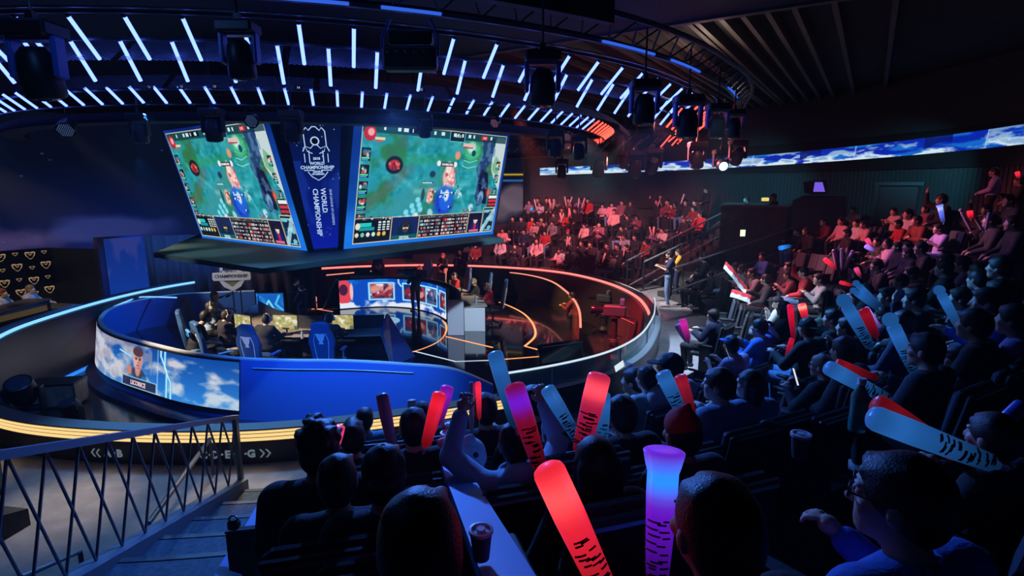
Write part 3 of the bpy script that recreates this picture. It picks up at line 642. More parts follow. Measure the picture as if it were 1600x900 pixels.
def tubes(ringname, r1, z1, r0, z0, aref, step, k0, k1, red0, red1, rad):
    k = 0; n = 0; lst = []
    for k in range(k0, k1):
        a = aref + k * step
        P0, P1 = rp(a, r0, z0), rp(a, r1, z1); s = proj(P1)
        if s[2] < 1 or s[0] < -60 or s[0] > 1700: continue
        st = 'blue' if a < red0 else ('red' if a < red1 else 'off'); lst.append((a, st, P0, P1))
    cnt = {}
    for a, st, P0, P1 in lst:
        i = cnt.get(st, 0); cnt[st] = i + 1
        side = {'blue': 'glowing blue', 'red': 'glowing red', 'off': 'unlit grey'}[st]
        t = thing('led_tube', f'{side} LED tube, {ordinal(i)} {side.split()[1]} one from left, {ringname} ceiling ring', 'light tube', P0, 0, f'LED tubes of the {ringname} ceiling ring')
        v = P1 - P0; b = MB(); b.tube([v * .02, v * .98], rad, 8); b.build('tube_glow', {'blue': E_tube_b, 'red': E_tube_r, 'off': M_tube_off}[st], t)
        dn = v.normalized()
        for q_ in ([-dn * .012, v * .02], [v * .98, v + dn * .012]): b = MB(); b.tube(q_, rad * 1.25, 8); b.build('end_cap', M_tubeholder, t)
tubes('inner', 7.22, 5.165, 6.94, 4.955, ang_of(567, 140, 5.165), 2.9, -24, 64, -24, 24, .020)
tubes('outermost', 8.975, 5.596, 8.557, 5.22, ang_of(553, 42, 5.596), 3.9, -12, 34, -19, 24, .022)
tubes('middle', 8.57, 5.44, 8.25, 5.03, ang_of(513, 74, 5.44), 3.95, -12, 34, -19, 24, .022)
# truss rings
AR = np.arange(-150, 150, 3.0)
truss = thing('lighting_truss_ring', 'dark round lighting truss hanging above the stage', 'truss', (RC[0], RC[1], 5.2)); to = -Vector(truss.location)
def ring_tube(name, r, z, rad, m, a=AR, par=truss): b = MB(); b.tube([rp(x, r, z) + to for x in a], rad, 6); return b.build(name, m, par)
M_truss = mat('truss_paint', (.05, .07, .10), .45, .4)
ring_tube('inner_rail', 7.08, 5.14, .022, M_truss); ring_tube('inner_rail', 6.98, 4.93, .016, M_truss)
ring_tube('outer_rail', 8.7, 5.42, .02, M_truss); ring_tube('outer_rail', 9.1, 5.60, .02, M_truss)
ring_tube('outer_chord', 9.54, 5.69, .045, M_truss, np.arange(-150, 60, 3.0)); ring_tube('outer_chord', 9.85, 5.95, .04, M_truss, np.arange(-150, 60, 3.0)); ring_tube('outer_chord', 9.2, 5.62, .012, M_steel)
b = MB()
for i, x in enumerate(np.arange(-150, 58, 3.0)): b.tube([rp(x, 9.54, 5.69) + to, rp(x + 1.5, 9.85, 5.95) + to, rp(x + 3, 9.54, 5.69) + to], .015, 5)
b.build('truss_lacing', M_truss, truss)
b = MB(); b.sweep([[rp(x, 6.45, 4.72) + to, rp(x, 6.8, 4.72) + to, rp(x, 6.8, 4.86) + to, rp(x, 6.45, 4.86) + to] for x in AR]); b.build('inner_deck', mat('truss_deck', (.012, .016, .028), .6), truss)
b = MB(); b.sweep([[rp(x, 10.0, 5.72) + to, rp(x, 10.12, 5.72) + to, rp(x, 10.12, 6.0) + to, rp(x, 10.0, 6.0) + to] for x in np.arange(-150, -52, 3.0)]); b.build('outer_fascia', mat('fascia_dark', (.012, .013, .016), .6), truss)
# fascia numbers
E_num = mat('fascia_number', (.16, .17, .18), .6)
for s, px in (('21', 766), ('U15', 668)):
    for a in np.arange(-130, 0, .2):
        if abs(proj(rp(a, 10.12, 6.0))[0] - px) < 4:
            n = Vector((math.cos(math.radians(a)), math.sin(math.radians(a)), 0)); text_obj(s, Matrix.Translation(to) @ frame(rp(a, 10.13, 5.86), (-n.y, n.x, 0), (0, 0, 1), n), .16, E_num, truss, 'fascia_lettering', .002); break
# blue dashes along the outer chord
E_dash = emis('dash_blue', (.03, .12, .75), 1.0)
for a0, a1 in ((-104, -100), (-97.5, -93.5), (-92.5, -86), (-85, -79), (-77.5, -72), (-70, -66), (-52, -45), (-42, -35), (-24, -16)):
    b = MB(); b.sweep([[rp(x, 9.58, 5.65) + to, rp(x, 9.61, 5.65) + to, rp(x, 9.61, 5.68) + to, rp(x, 9.58, 5.68) + to] for x in np.linspace(a0, a1, 6)]); b.build('blue_light_dash', E_dash, truss)
# expanded-metal catwalk panels
mm = bpy.data.materials.new('expanded_mesh'); mm.use_nodes = True; nt = mm.node_tree; bs = nt.nodes['Principled BSDF']; bs.inputs['Base Color'].default_value = (.4, .5, .62, 1); bs.inputs['Roughness'].default_value = .5
uv = nt.nodes.new('ShaderNodeUVMap'); sp = nt.nodes.new('ShaderNodeSeparateXYZ'); nt.links.new(uv.outputs[0], sp.inputs[0])
def mth(op, a, bb):
    n = nt.nodes.new('ShaderNodeMath'); n.operation = op
    for i, v in enumerate((a, bb)):
        if isinstance(v, (int, float)): n.inputs[i].default_value = v
        else: nt.links.new(v, n.inputs[i])
    return n.outputs[0]
d1 = mth('FRACT', mth('ADD', sp.outputs[0], sp.outputs[1]), 0); d2 = mth('FRACT', mth('SUBTRACT', sp.outputs[0], sp.outputs[1]), 0)
nt.links.new(mth('MAXIMUM', mth('LESS_THAN', d1, .26), mth('LESS_THAN', d2, .26)), bs.inputs['Alpha'])
def mesh_band(name, a0, a1, ra, za, rb, zb):
    A_ = np.linspace(a0, a1, max(2, int(abs(a1 - a0) / 2))); vs = []; fs = []
    for x in A_: vs += [rp(x, ra, za) + to, rp(x, rb, zb) + to]
    for i in range(len(A_) - 1): fs.append((2 * i, 2 * i + 1, 2 * i + 3, 2 * i + 2))
    me = bpy.data.meshes.new(name); me.from_pydata([tuple(v) for v in vs], [], fs); u = me.uv_layers.new(name='UVMap')
    L = math.radians(abs(a1 - a0)) * ra; W = math.hypot(ra - rb, za - zb)
    for p in me.polygons:
        for li, vi in zip(p.loop_indices, p.vertices): u.data[li].uv = ((vi // 2) / (len(A_) - 1) * L / .06, (vi % 2) * W / .038)
    return link(name, me, mm, truss)
for a0 in np.arange(-116, -30, 13.0): mesh_band('mesh_panel', a0 + .3, a0 + 12.7, 8.09, 5.57, 8.55, 5.22)
for a0 in np.arange(-150, 0, 15.0): mesh_band('mesh_panel', a0 + .3, a0 + 14.7, 7.35, 5.28, 7.62, 5.06)

# fixtures ---------------------------------------------------------------
M_fix = mat('fixture_black', (.015, .016, .018), .42); M_fixg = mat('fixture_grey', (.05, .06, .065), .45); M_lens = mat('fixture_lens', (.05, .06, .08), .08, coat=.6)
M_bluelit = mat('fixture_bluelit', (.05, .16, .6), .35)  # blue light on the black housings put into their colour
def moving_head(p, s, label, group=None, body=M_fix, side=None, tilt=0.0, rz=0.0, lit=None, hang=None):
    t = thing('moving_head_light', label, 'stage light', p, rz, group)
    b = MB(); b.bbox((0, 0, 0), (s * .8, s * .6, s * .26), s * .05); b.box((0, 0, s * .2), (s * .12, s * .12, s * .2)); b.build('base', body, t)
    b = MB(); b.tube([(0, 0, s * .1), (0, 0, max(s * .5, 7.2 - p[2] if p[2] > 5.9 else 5.95 - p[2]))], .014, 6); b.build('hanging_clamp', M_fix, t)
    b = MB()
    for k in (-1, 1): b.bbox((k * s * .36, 0, -s * .42), (s * .1, s * .26, s * .66), s * .03)
    b.bbox((0, 0, -s * .12), (s * .8, s * .24, s * .08), s * .02); b.build('yoke', side or body, t)
    Mh = Matrix.Translation((0, 0, -s * .58)) @ Matrix.Rotation(tilt, 4, 'X')
    b = MB(); b.lathe([(.0, s * .34), (s * .16, s * .33), (s * .25, s * .22), (s * .29, -.02 * s), (s * .30, -s * .40), (s * .27, -s * .46), (s * .25, -s * .47)], 20, M=Mh); hd = auto_smooth(b.build('head', body, t))
    b = MB(); b.lathe([(s * .25, -s * .455), (s * .18, -s * .50), (0, -s * .52)], 20, M=Mh); b.build('lens', lit or M_lens, hd)
    return t
def par_can(p, s, label, rz, tilt, dots=M_white):
    t = thing('par_light', label, 'stage light', p, rz)
    Mh = Matrix.Rotation(-tilt, 4, 'X'); b = MB(); b.lathe([(0, s * .5), (s * .3, s * .45), (s * .42, .1 * s), (s * .5, -s * .3), (s * .5, -s * .36)], 22, M=Mh); hs_ = auto_smooth(b.build('housing', M_fix, t))
    b = MB(); b.lathe([(s * .48, -s * .35), (0, -s * .35)], 22, M=Mh); b.build('front_plate', M_blackgloss, hs_)
    b = MB()
    for i in range(-4, 5):
        for j in range(-4, 5):
            x, y = (i + (j % 2) * .5) * s * .1, j * s * .09
            if math.hypot(x, y) < s * .43: b.lathe([(s * .028, -s * .352), (s * .02, -s * .375), (0, -s * .38)], 6, (0, 0, 0), Mh @ Matrix.Translation((x, y, 0)))
    b.build('led_cells', dots, t)
    b = MB(); b.tube([(-s * .5, 0, 0), (-s * .5, 0, s * .75), (s * .5, 0, s * .75), (s * .5, 0, 0)], s * .04, 6); b.tube([(0, 0, s * .75), (0, 0, s * 1.1)], s * .05, 6); b.build('bracket', M_fix, t)
    return t
M_cellb = mat('cell_blue', (.3, .4, .6), .3, emit=(.08, .14, .3), strength=1); M_cellp = mat('cell_pink', (.6, .4, .5), .3, emit=(.35, .14, .22), strength=1)
moving_head(atd(372, 44, 5.6), .46, 'large black moving head light, leftmost of the big ones on the near truss', None, side=M_bluelit, tilt=.15)
moving_head(atd(52, 48, 5.6), .62, 'large black moving head light at the top left corner', None, side=M_bluelit, tilt=.2)
moving_head(atd(848, 90, 6.3), .50, 'large black moving head light right of the blinder, above the SL plate', None, side=M_bluelit, tilt=.05)
moving_head(atd(1008, 133, 8.0), .52, 'black moving head light with blue-lit side on the right of the truss ring', None, side=M_bluelit)
moving_head(atd(1076, 156, 9.2), .58, 'black moving head light with blue-lit side beside the red tubes', None, side=M_bluelit)
moving_head(atd(1122, 168, 10.4), .52, 'black moving head light right of the red tubes', None, side=M_bluelit)
moving_head(atd(1148, 176, 11.4), .48, 'black moving head light at the far right end of the truss ring', None, side=M_bluelit)
for px, py, d, s, lb in ((216, 183, 8.4, .36, 'grey moving head light hanging left of the left video screen'), (331, 175, 8.2, .40, 'grey moving head light hanging in front of the left video screen'), (455, 178, 8.1, .38, 'grey moving head light hanging in front of the banner emblem'), (663, 182, 8.6, .3, 'grey moving head light hanging above the right video screen'), (868, 208, 10.2, .4, 'grey moving head light hanging right of the right video screen'), (905, 216, 11.2, .4, 'grey moving head light below the first red tubes')):
    moving_head(atd(px, py, d), s, lb, None, body=M_fixg, tilt=.1)
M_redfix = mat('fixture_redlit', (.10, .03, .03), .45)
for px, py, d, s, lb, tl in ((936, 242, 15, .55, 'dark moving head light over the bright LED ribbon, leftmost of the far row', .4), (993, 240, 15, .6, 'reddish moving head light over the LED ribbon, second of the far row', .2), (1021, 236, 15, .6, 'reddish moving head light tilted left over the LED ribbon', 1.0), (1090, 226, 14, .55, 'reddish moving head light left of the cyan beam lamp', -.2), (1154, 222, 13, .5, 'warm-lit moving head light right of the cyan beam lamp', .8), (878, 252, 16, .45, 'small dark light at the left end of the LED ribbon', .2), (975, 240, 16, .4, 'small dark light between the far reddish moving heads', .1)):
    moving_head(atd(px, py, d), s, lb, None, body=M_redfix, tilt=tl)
E_cyan = emis('beam_cyan', (.5, 1.3, 1.6), 2.5)
moving_head(atd(1127, 238, 14.5), .5, 'moving head light shining bright cyan in front of the LED ribbon', None, tilt=-1.25, lit=E_cyan)
par_can(atd(104, 198, 8.4), .26, 'small round LED par light left of the hanging grey moving heads', .4, .9, M_cellb)
par_can(atd(396, 188, 7.8), .20, 'small round LED par light above the left video screen', 0, 1.3, M_cellb)
par_can(atd(775, 190, 9.0), .17, 'small round pink LED par light above the right video screen', -.5, 1.0, M_cellp)
par_can(atd(888, 212, 10.4), .18, 'small round pale LED par light right of the right video screen', -.5, 1.1, M_cellp)
# audience blinder
t = thing('audience_blinder', 'wide black two-row blinder light above the middle of the truss', 'stage light', atd(641, 88, 6.2)); b = MB()
b.bbox((0, 0, -.03), (.60, .2, .26), .03); b.build('lower_bar', M_fix, t); b = MB(); b.bbox((0, .05, .2), (.5, .18, .16), .03); b.build('upper_bar', M_fix, t)
b = MB()
for k in range(5): b.tube([(-.25 + k * .1, -.105, .04), (-.22 + k * .1, -.115, .01), (-.19 + k * .1, -.105, .04)], .006, 5)
b.build('lamp_louvres', M_metal, t); b = MB(); b.box((0, -.101, .068), (.56, .008, .012)); b.build('front_lip', mat('lip_grey', (.2, .18, .18), .5), t)
b = MB()
for k in (-1, 1): b.tube([(k * .31, 0, 0), (k * .31, .02, .2), (k * .22, .04, .4)], .018, 6)
b.build('bracket', M_bluelit, t)
t = thing('truss_number_plate', 'small black plate lettered SL on the inner ring rail', 'sign', atd(838, 162, 8.6)); b = MB(); b.bbox((0, 0, 0), (.17, .02, .12), .01); b.build('plate', M_black, t)
text_obj('SL-2', Matrix.Translation((0, -.012, 0)) @ Matrix.Rotation(PI / 2, 4, 'X'), .075, emis('plate_text', lin((180, 215, 225)), .9), t, 'plate_lettering', .002)
# small number plates on inner rail
for i, (px, py, s) in enumerate(((466, 137, '14'), (658, 140, '15'), (335, 135, '13'), (283, 135, '12'), (233, 136, '11'))):
    t = thing('rail_number_plate', f'tiny black number plate reading {["fourteen","fifteen","thirteen","twelve","eleven"][i]} on the ceiling ring', 'sign', atd(px, py, 7.6)); b = MB(); b.bbox((0, .01, 0), (.10, .012, .07), .004); b.build('plate', M_black, t)
    text_obj(s, Matrix.Rotation(PI / 2, 4, 'X'), .045, emis('plate_text', (0, 0, 0)), t, 'plate_lettering', .001)
# hanging cables
for i, (pts, lb) in enumerate((([(700, 165, 8), (735, 172, 8), (775, 163, 8.4)], 'black cable sagging under the truss above the right screen'), ([(170, 158, 8), (205, 168, 8), (237, 158, 8)], 'black cable sagging under the inner ring at left'), ([(1060, 128, 9), (1110, 146, 10), (1150, 175, 11)], 'bundle of cable along the right side of the truss'))):
    P = [atd(*p) for p in pts]; b = MB(); b.tube(ci(P, 8), .012, 6); tag(b.build('truss_cable', M_black), lb, 'cable')
# ceiling ------------------------------------------------------------------
b = MB(); b.box((2, 14, 7.35), (46, 50, .2)); struct(b.build('ceiling', M_ceil), 'dark ceiling slab over the whole arena')
ud = Vector((.537, .843, 0)); vd = Vector((-.843, .537, 0)); Mg = frame((0, 0, 0), ud, vd, (0, 0, 1))
c0 = at(896, 49, 6.7); s_edge = c0.dot(ud)
for k, off_v in enumerate([vd.dot(at(px, py, 6.9)) for px, py in ((905, 52), (925, 46), (945, 41), (968, 35), (997, 31), (1005, 28), (1048, 22), (1060, 19), (1097, 8), (1136, 4), (1180, 0), (1230, 0), (1300, 0), (1400, 0), (840, 60), (780, 40), (700, 30), (600, 20), (480, 20), (330, 10), (200, 10))]):
    b = MB(); b.box(Vector((s_edge + 9.2, off_v, 7.12)), (18.4, .10, .26)); o = b.build(f'trim_{k+1}', M_rib); o.data.transform(Mg); struct(o, 'dark steel ceiling beam')
b = MB(); b.box(Vector((s_edge - 5.1, 0, 6.9)), (10.0, 44, .7)); o = b.build('ceiling_soffit', mat('soffit_dark', (.022, .03, .05), .8, noise=(30, .5))); o.data.transform(Mg); struct(o, 'lower dark ceiling soffit over the near seats')
b = MB(); b.box(Vector((s_edge - .02, 0, 6.56)), (.14, 44, .10)); o = b.build('trim_22', mat('edge_beam', (.11, .09, .085), .6)); o.data.transform(Mg); struct(o, 'edge beam of the ceiling soffit')

# back walls -----------------------------------------------------------------
def arc_wall(name, a0, a1, r, z0, z1, m, step=1.0, th=.25):
    b = MB(); b.sweep([[polar(a, r, z0), polar(a, r + th, z0), polar(a, r + th, z1), polar(a, r, z1)] for a in np.arange(a0, a1 + .01, step)]); return struct(b.build(name, m))
WR = 17.35
arc_wall('wall_back', -42, 74, WR, 0, 7.3, M_wall)
b = MB()                                      # upright slats on the back wall
for a in np.arange(-30, 72, .55): n = polar(a, 1, 0) - polar(a, 0, 0); b.box(polar(a, WR - .012, 3.05), (.03, .05, 2.5), Matrix.Rotation(math.radians(a), 4, 'Z'))
struct(b.build('trim_23', mat('slat', (.065, .065, .07), .6)), 'upright slats of the dark back wall')
# ribbon screen
cv = Canvas(640, 26, (16, 46, 160)); n1 = fbm(26, 640, 2, 6, 41, 16); n2 = fbm(26, 640, 1.5, 5, 44, 10); X, Y = cv.X, cv.Y
cv.a[:] = np.array([10, 40, 170]); cv.mix(np.clip((n2 - .5) * 6, 0, .8), (24, 120, 210)); cv.mix(np.clip((n1 - .5) * 7 + (Y - .55) * 2.4 - .1 + np.clip(X - .3, 0, .6) * 2.6, 0, 1), (212, 232, 246)); cv.mix(np.clip((n1 - .60) * 9, 0, .8), (120, 160, 200))
for x in (.13, .33, .52, .71): cv.line([(x, 0), (x + .003, 1)], .05, (190, 220, 245), .7)
for x in (.05, .2, .41, .6, .82): cv.mix(((Y < .55 + .2 * np.sin(X * 90)) & (abs(X - x) < .02)) * .85, (8, 24, 110))
cv.line([(.80, .45), (1, .45)], .14, (60, 180, 240)); cv.line([(.84, .62), (.97, .62)], .10, (240, 250, 255))
ribA = np.linspace(-9, 71, 90)
rb_ = thing('led_ribbon', 'long LED ribbon of clouds and blue sky along the top of the back wall', 'screen', polar(30, WR - .05, 4.9)); rbo = -Vector(rb_.location)
paint('ribbon_picture', cv, curve_fn([polar(a, WR - .10, 5.38 - .008 * (a + 9)) + rbo for a in ribA], [polar(a, WR - .10, 4.86 - .0065 * (a + 9)) + rbo for a in ribA]), rb_)
b = MB(); b.sweep([[polar(a, WR - .09, 4.3) + rbo, polar(a, WR - .0, 4.3) + rbo, polar(a, WR, 5.45) + rbo, polar(a, WR - .09, 5.45) + rbo] for a in ribA]); b.build('ribbon_frame', M_black, rb_)
# big dark LED backdrop on the left
cv = Canvas(300, 110, (7, 13, 34)); n1 = fbm(110, 300, 4, 6, 61, 3); X, Y = cv.X, cv.Y
cv.a[:] = np.array([6, 10, 26]) + np.exp(-((X - .40) ** 2) / .02)[..., None] * np.clip((Y - .25) * 1.6, 0, 1)[..., None] * np.array([2, 12, 60])
def puff(cx, cy, rx, ry, col, al): cv.mix(np.clip((1 - np.sqrt(((X - cx) / rx) ** 2 + ((Y - cy) / ry) ** 2)) * 2.2 + (n1 - .5) * 3.2, 0, 1) * al, col)
for q in ((.16, .74, .13, .16, (112, 88, 128), 1), (.21, .62, .03, .14, (104, 82, 128), 1), (.27, .78, .10, .10, (76, 62, 104), .8), (.08, .70, .08, .14, (76, 62, 104), .9), (.40, .74, .07, .10, (44, 54, 116), .8)): puff(*q)
puff(.955, .66, .035, .13, (104, 88, 100), .8); puff(.985, .55, .025, .12, (110, 92, 104), .8); puff(.93, .78, .03, .1, (70, 60, 76), .6)
for x, y in ((.97, .40),): cv.line([(x - .03, y), (x + .03, y)], .012, (40, 130, 200)); cv.line([(x - .035, y + .07), (x - .015, y + .07), (x - .005, y - .05), (x + .03, y - .05)], .014, (200, 170, 40))
g = random.Random(5)
for _ in range(60): cv.ell(g.random(), g.random() * .8, .0012, .003, (60, 80, 130), .9, .7)
bdA = np.linspace(196, 73, 90)
bd = thing('led_backdrop', 'huge dark LED backdrop with faint purple clouds behind the stage', 'screen', polar(135, 16, 3)); bdo = -Vector(bd.location)
paint('backdrop_picture', cv, curve_fn([polar(a, 15.9, 6.6) + bdo for a in bdA], [polar(a, 15.9, .2) + bdo for a in bdA]), bd)
b = MB(); b.sweep([[polar(a, 15.95, -.1) + bdo, polar(a, 16.2, -.1) + bdo, polar(a, 16.2, 7.2) + bdo, polar(a, 15.95, 7.2) + bdo] for a in bdA]); b.build('backdrop_frame', M_black, bd)
# blue cloud pillar screen
cv = Canvas(40, 60, (16, 52, 140)); n1 = fbm(60, 40, 3, 5, 71); cv.a[:] = np.array([10, 40, 120]) + cv.Y[..., None] * np.array([0, 14, 30]); cv.mix(np.clip((n1 - .45) * 4 - (cv.Y - .25) * 2.5, 0, .6), (60, 60, 130))
pl0, pl1 = atd(174, 470, 17.5), atd(236, 468, 18.3)
pt = thing('pillar_screen', 'tall narrow blue LED cloud panel standing at the left', 'screen', (pl0.x, pl0.y, 0)); po = -Vector(pt.location)
pl0.z = pl1.z = 0
paint('panel_picture', cv, flat_fn(pl0 + po + Vector((0, 0, 2.15)), pl1 - pl0, (0, 0, -2.15)), pt)
dv = (pl1 - pl0); nb = Vector((-dv.y, dv.x, 0)).normalized(); b = MB(); q0 = atd(164, 470, 17.3); q0.z = 0
b.prism([(p.x + po.x, p.y + po.y) for p in (pl0 + nb * .03, pl1 + nb * .03, pl1 + nb * .5, q0 + nb * .5, q0)], 2.18); b.build('panel_cabinet', mat('pillar_blue', (.012, .03, .12), .4), pt)
# caster desk backdrop with gold crests
bk0, bk1 = atd(-60, 430, 16.2), atd(84, 430, 18.0); bk0.z = bk1.z = 0
bt_ = thing('caster_backdrop', 'black press wall with rows of gold crests behind the casters', 'backdrop', (bk1.x, bk1.y, 0)); bo_ = -Vector(bt_.location)
bk2 = atd(157, 430, 17.7); bk2.z = 0
b = MB(); d_ = (bk1 - bk0).normalized(); nn = Vector((-d_.y, d_.x, 0))
b.prism([(p.x + bo_.x, p.y + bo_.y) for p in (bk0, bk1, bk2, bk2 + nn * .2, bk1 + nn * .2, bk0 + nn * .2)], 1.8); b.build('backdrop_wall', M_black, bt_)
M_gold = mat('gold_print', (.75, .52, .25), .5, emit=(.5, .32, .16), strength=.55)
def crest(o, x, y, s, n):
    b = MB(); Mx = frame(o - n * .006, x, y, -n)
    for pts in ([(-.5, .35), (-.25, .42), (0, .34), (.25, .42), (.5, .35), (.44, .0), (.3, -.2), (.2, -.2), (.34, 0), (.38, .24), (-.38, .24), (-.34, 0), (-.2, -.2), (-.3, -.2), (-.44, 0)], [(-.2, .15), (0, -.05), (.2, .15), (.12, .16), (0, .06), (-.12, .16)], [(-.28, -.28), (0, -.48), (.28, -.28), (.2, -.28), (0, -.4), (-.2, -.28)]):
        b.prism([(px * s, py * s) for px, py in pts], .004, Mx)
    return b
def heart(o, x, y, s, n): 
    b = MB(); Mx = frame(o - n * .006, x, y, -n); P = [(-.5, .3), (-.2, .38), (0, .25), (.2, .38), (.5, .3), (.36, 0), (0, -.35), (-.36, 0)]
    for i in range(8): (x0, y0), (x1, y1) = P[i], P[(i + 1) % 8]; b.prism([(x0 * s, y0 * s), (x1 * s, y1 * s), (x1 * s * .72, y1 * s * .66), (x0 * s * .72, y0 * s * .66)], .004, Mx)
    return b
for i in range(6):
    for j in range(4):
        t_ = (i + .55) / 6; o = bk0.lerp(bk1, t_) + bo_ + Vector((0, 0, 1.62 - .40 * j + .06 * (i % 2)))
        (crest if (i + j) % 2 == 0 else heart)(o, d_, (0, 0, 1), .27 if (i + j) % 2 == 0 else .15, nn).build('printed_crest', M_gold, bt_)
# curtain behind the left team
cpts = []
for k in range(60):
    t_ = k / 59; p = atd(232 + 260 * t_, 430, 19.2 + .6 * t_); cpts.append(Vector((p.x, p.y + .12 * math.sin(k * 1.35), 0)))
b = MB(); b.sweep([[p + Vector((0, 0, -.6)), p + Vector((0, .06, -.6)), p + Vector((0, .06, 2.1)), p + Vector((0, 0, 2.1))] for p in cpts]); o = b.build('stage_curtain', mat('curtain', (.06, .03, .045), .8), None, True); tag(o, 'dark pleated curtain behind the left team platform', 'curtain')
# metal crest sign
cs = thing('crest_sign', 'silver championship crest sign on the curtain behind the left team', 'sign', atd(362, 431, 18.6)); M_silver = mat('silver_sign', (.75, .74, .72), .4, .1)
b = MB(); Mx = Matrix.Rotation(PI / 2, 4, 'X')
b.prism([(-.62, .1), (.64, .16), (.66, -.06), (.62, -.13), (-.6, -.17), (-.64, -.1)], .04, Mx); b.build('name_bar', M_silver, cs)
b = MB()
for P in ([(-.36, .16), (.36, .2), (.34, .1), (-.34, .06)], [(-.42, -.18), (-.30, -.16), (0, -.38), (.30, -.14), (.42, -.15), (.28, -.36), (0, -.52), (-.28, -.38)], [(-.36, .36), (-.28, .36), (-.3, .1), (-.38, .1)], [(.28, .38), (.36, .38), (.38, .16), (.3, .16)]): b.prism(P, .03, Matrix.Translation((0, .01, 0)) @ Mx)
b.build('shield_outline', M_silver, cs); b = MB(); b.prism([(-.3, .1), (.3, .12), (.3, -.2), (0, -.40), (-.3, -.2)], .02, Matrix.Translation((0, .03, 0)) @ Mx); b.build('shield_back', mat('sign_brass', (.35, .27, .12), .4, .5), cs)
text_obj('CHAMPIONSHIP', Matrix.Translation((0, -.045, -.01)) @ Matrix.Rotation(PI / 2, 4, 'X') @ Matrix.Rotation(.03, 4, 'Z'), .155, mat('sign_dark_letter', (.05, .05, .07), .5), cs, 'sign_lettering', .004, .004)
text_obj('WORLD', Matrix.Translation((0, -.035, .135)) @ Matrix.Rotation(PI / 2, 4, 'X'), .11, MATS['sign_dark_letter'], cs, 'sign_lettering', .004, .003)
# platform back panel with blue edge light at left (raised rear of the left platform)
bkp = [at(172, 482, .25), at(198, 471, .3), at(222, 464, .32), at(276, 465, .3)]
b = MB(); b.tube(ci([p + Vector((0, 0, .0)) for p in bkp], 5), .022, 6); E = b.build('rear_edge_light', emis('edge_blue', (.2, .55, 1.2), 1.2), lt); E.data.transform(Matrix.Translation(lo))

# ================================================================== STANDS
def sstep(x, a, b): t = min(1, max(0, (x - a) / (b - a))); return t * t * (3 - 2 * t)
def sh_right(r, a=-70): return .10 + .373 * (r - 10) + (.10 + .06 * (r - 10)) * sstep(a, -62, -36) * (1 - sstep(a, -12, 10))          # seat-row floor height, right/near stand
def sh_far(r, a=0): return -.02 + .47 * (r - 11)
def stand(name, label, a0, a1, r0, pitch, n, hf, rend):
    b = MB(); secs = []
    for a in np.arange(a0, a1 + .01, 1.5):
        prof = [(r0 - .45, -.05)]
        for k in range(n):
            r = r0 + pitch * k; z = max(.02, hf(r, a)); prof.append((r - .45, z)); prof.append((r + pitch - .45 if k < n - 1 else rend, z))
        prof += [(rend, -.05)]; secs.append([polar(a, r, z) for r, z in prof])
    b.sweep(secs); o = b.build(name, m_st); o['kind'] = 'structure'; o['label'] = label; return o
m_st = M_deck
RR0, RPIT = 10.2, .9
stand('floor_stand_right', 'stepped dark seating stand on the right and near side', -79.5, 21, RR0, RPIT, 8, sh_right, 17.3)
FR0, FPIT = 11.0, .95
stand('floor_stand_far', 'stepped dark seating stand on the far side', 34, 94, FR0, FPIT, 5, sh_far, 17.3)
# aisle steps beside the railing ------------------------------------------------
for k in range(9):
    r = 9.35 + .52 * k; z0 = .0 + .15 * k
    b = MB(); b.sweep([[polar(a, r, -.05), polar(a, r + (.54 if k < 8 else 5), -.05), polar(a, r + (.54 if k < 8 else 5), z0 + .14), polar(a, r, z0 + .14)] for a in np.linspace(-86.0, -79.5, 5)])
    o = b.build('floor_step_%d' % (k + 1), mat('step_carpet', (.05, .085, .11), .8, noise=(20, .3), bump=(90, .3))); struct(o, 'carpeted aisle step')
    b = MB(); b.sweep([[polar(a, r - .006, z0 + .10), polar(a, r + .05, z0 + .10), polar(a, r + .05, z0 + .147), polar(a, r - .006, z0 + .147)] for a in np.linspace(-85.8, -79.6, 5)]); struct(b.build('trim_step_%d' % (k + 1), mat('step_nosing', (.05, .06, .07), .5)), 'step nosing')
# railing on its sloped curb
rail = thing('stair_railing', 'dark diamond-lattice stair railing on a sloped curb at the left', 'railing', (-3.37, 6.25, 0)); ro_ = -Vector(rail.location)
RA0, RB0 = Vector((-3.33, 6.3, .22)), Vector((-3.28, 2.2, 1.29)); up = Vector((0, 0, 1))
def rl(t, h): return RA0.lerp(RB0, t) + up * (h * (.82 + .36 * t) / .82) + ro_
b = MB(); sx = Vector((.09, 0, 0)); e0, e1 = RA0 + ro_, RB0 + ro_
b.sweep([[Vector((e.x - .09, e.y, -.22)), e - sx, e + sx, Vector((e.x + .09, e.y, -.22))] for e in (e0, e1)]); b.build('curb', mat('curb_paint', (.13, .16, .19), .6, bump=(60, .1)), rail)
b = MB(); b.sweep([[rl(t, .78) + Vector((-.03, 0, 0)), rl(t, .78) + Vector((.03, 0, 0)), rl(t, .83) + Vector((.03, 0, 0)), rl(t, .83) + Vector((-.03, 0, 0))] for t in (-.012, 1)]); b.build('handrail', mat('handrail_blue', (.12, .17, .22), .4), rail)
b = MB(); b.box(rl(.0, .40), (.05, .06, .82)); b.build('end_post', M_railblue, rail)
N_ = 14
for i in range(N_):
    for p0, p1 in ((rl(i / N_, .0), rl((i + 1) / N_, .79)), (rl((i + 1) / N_, .0), rl(i / N_, .79))): b = MB(); b.tube([p0, p1], .011, 6); b.build('lattice_bar', M_railblue, rail)
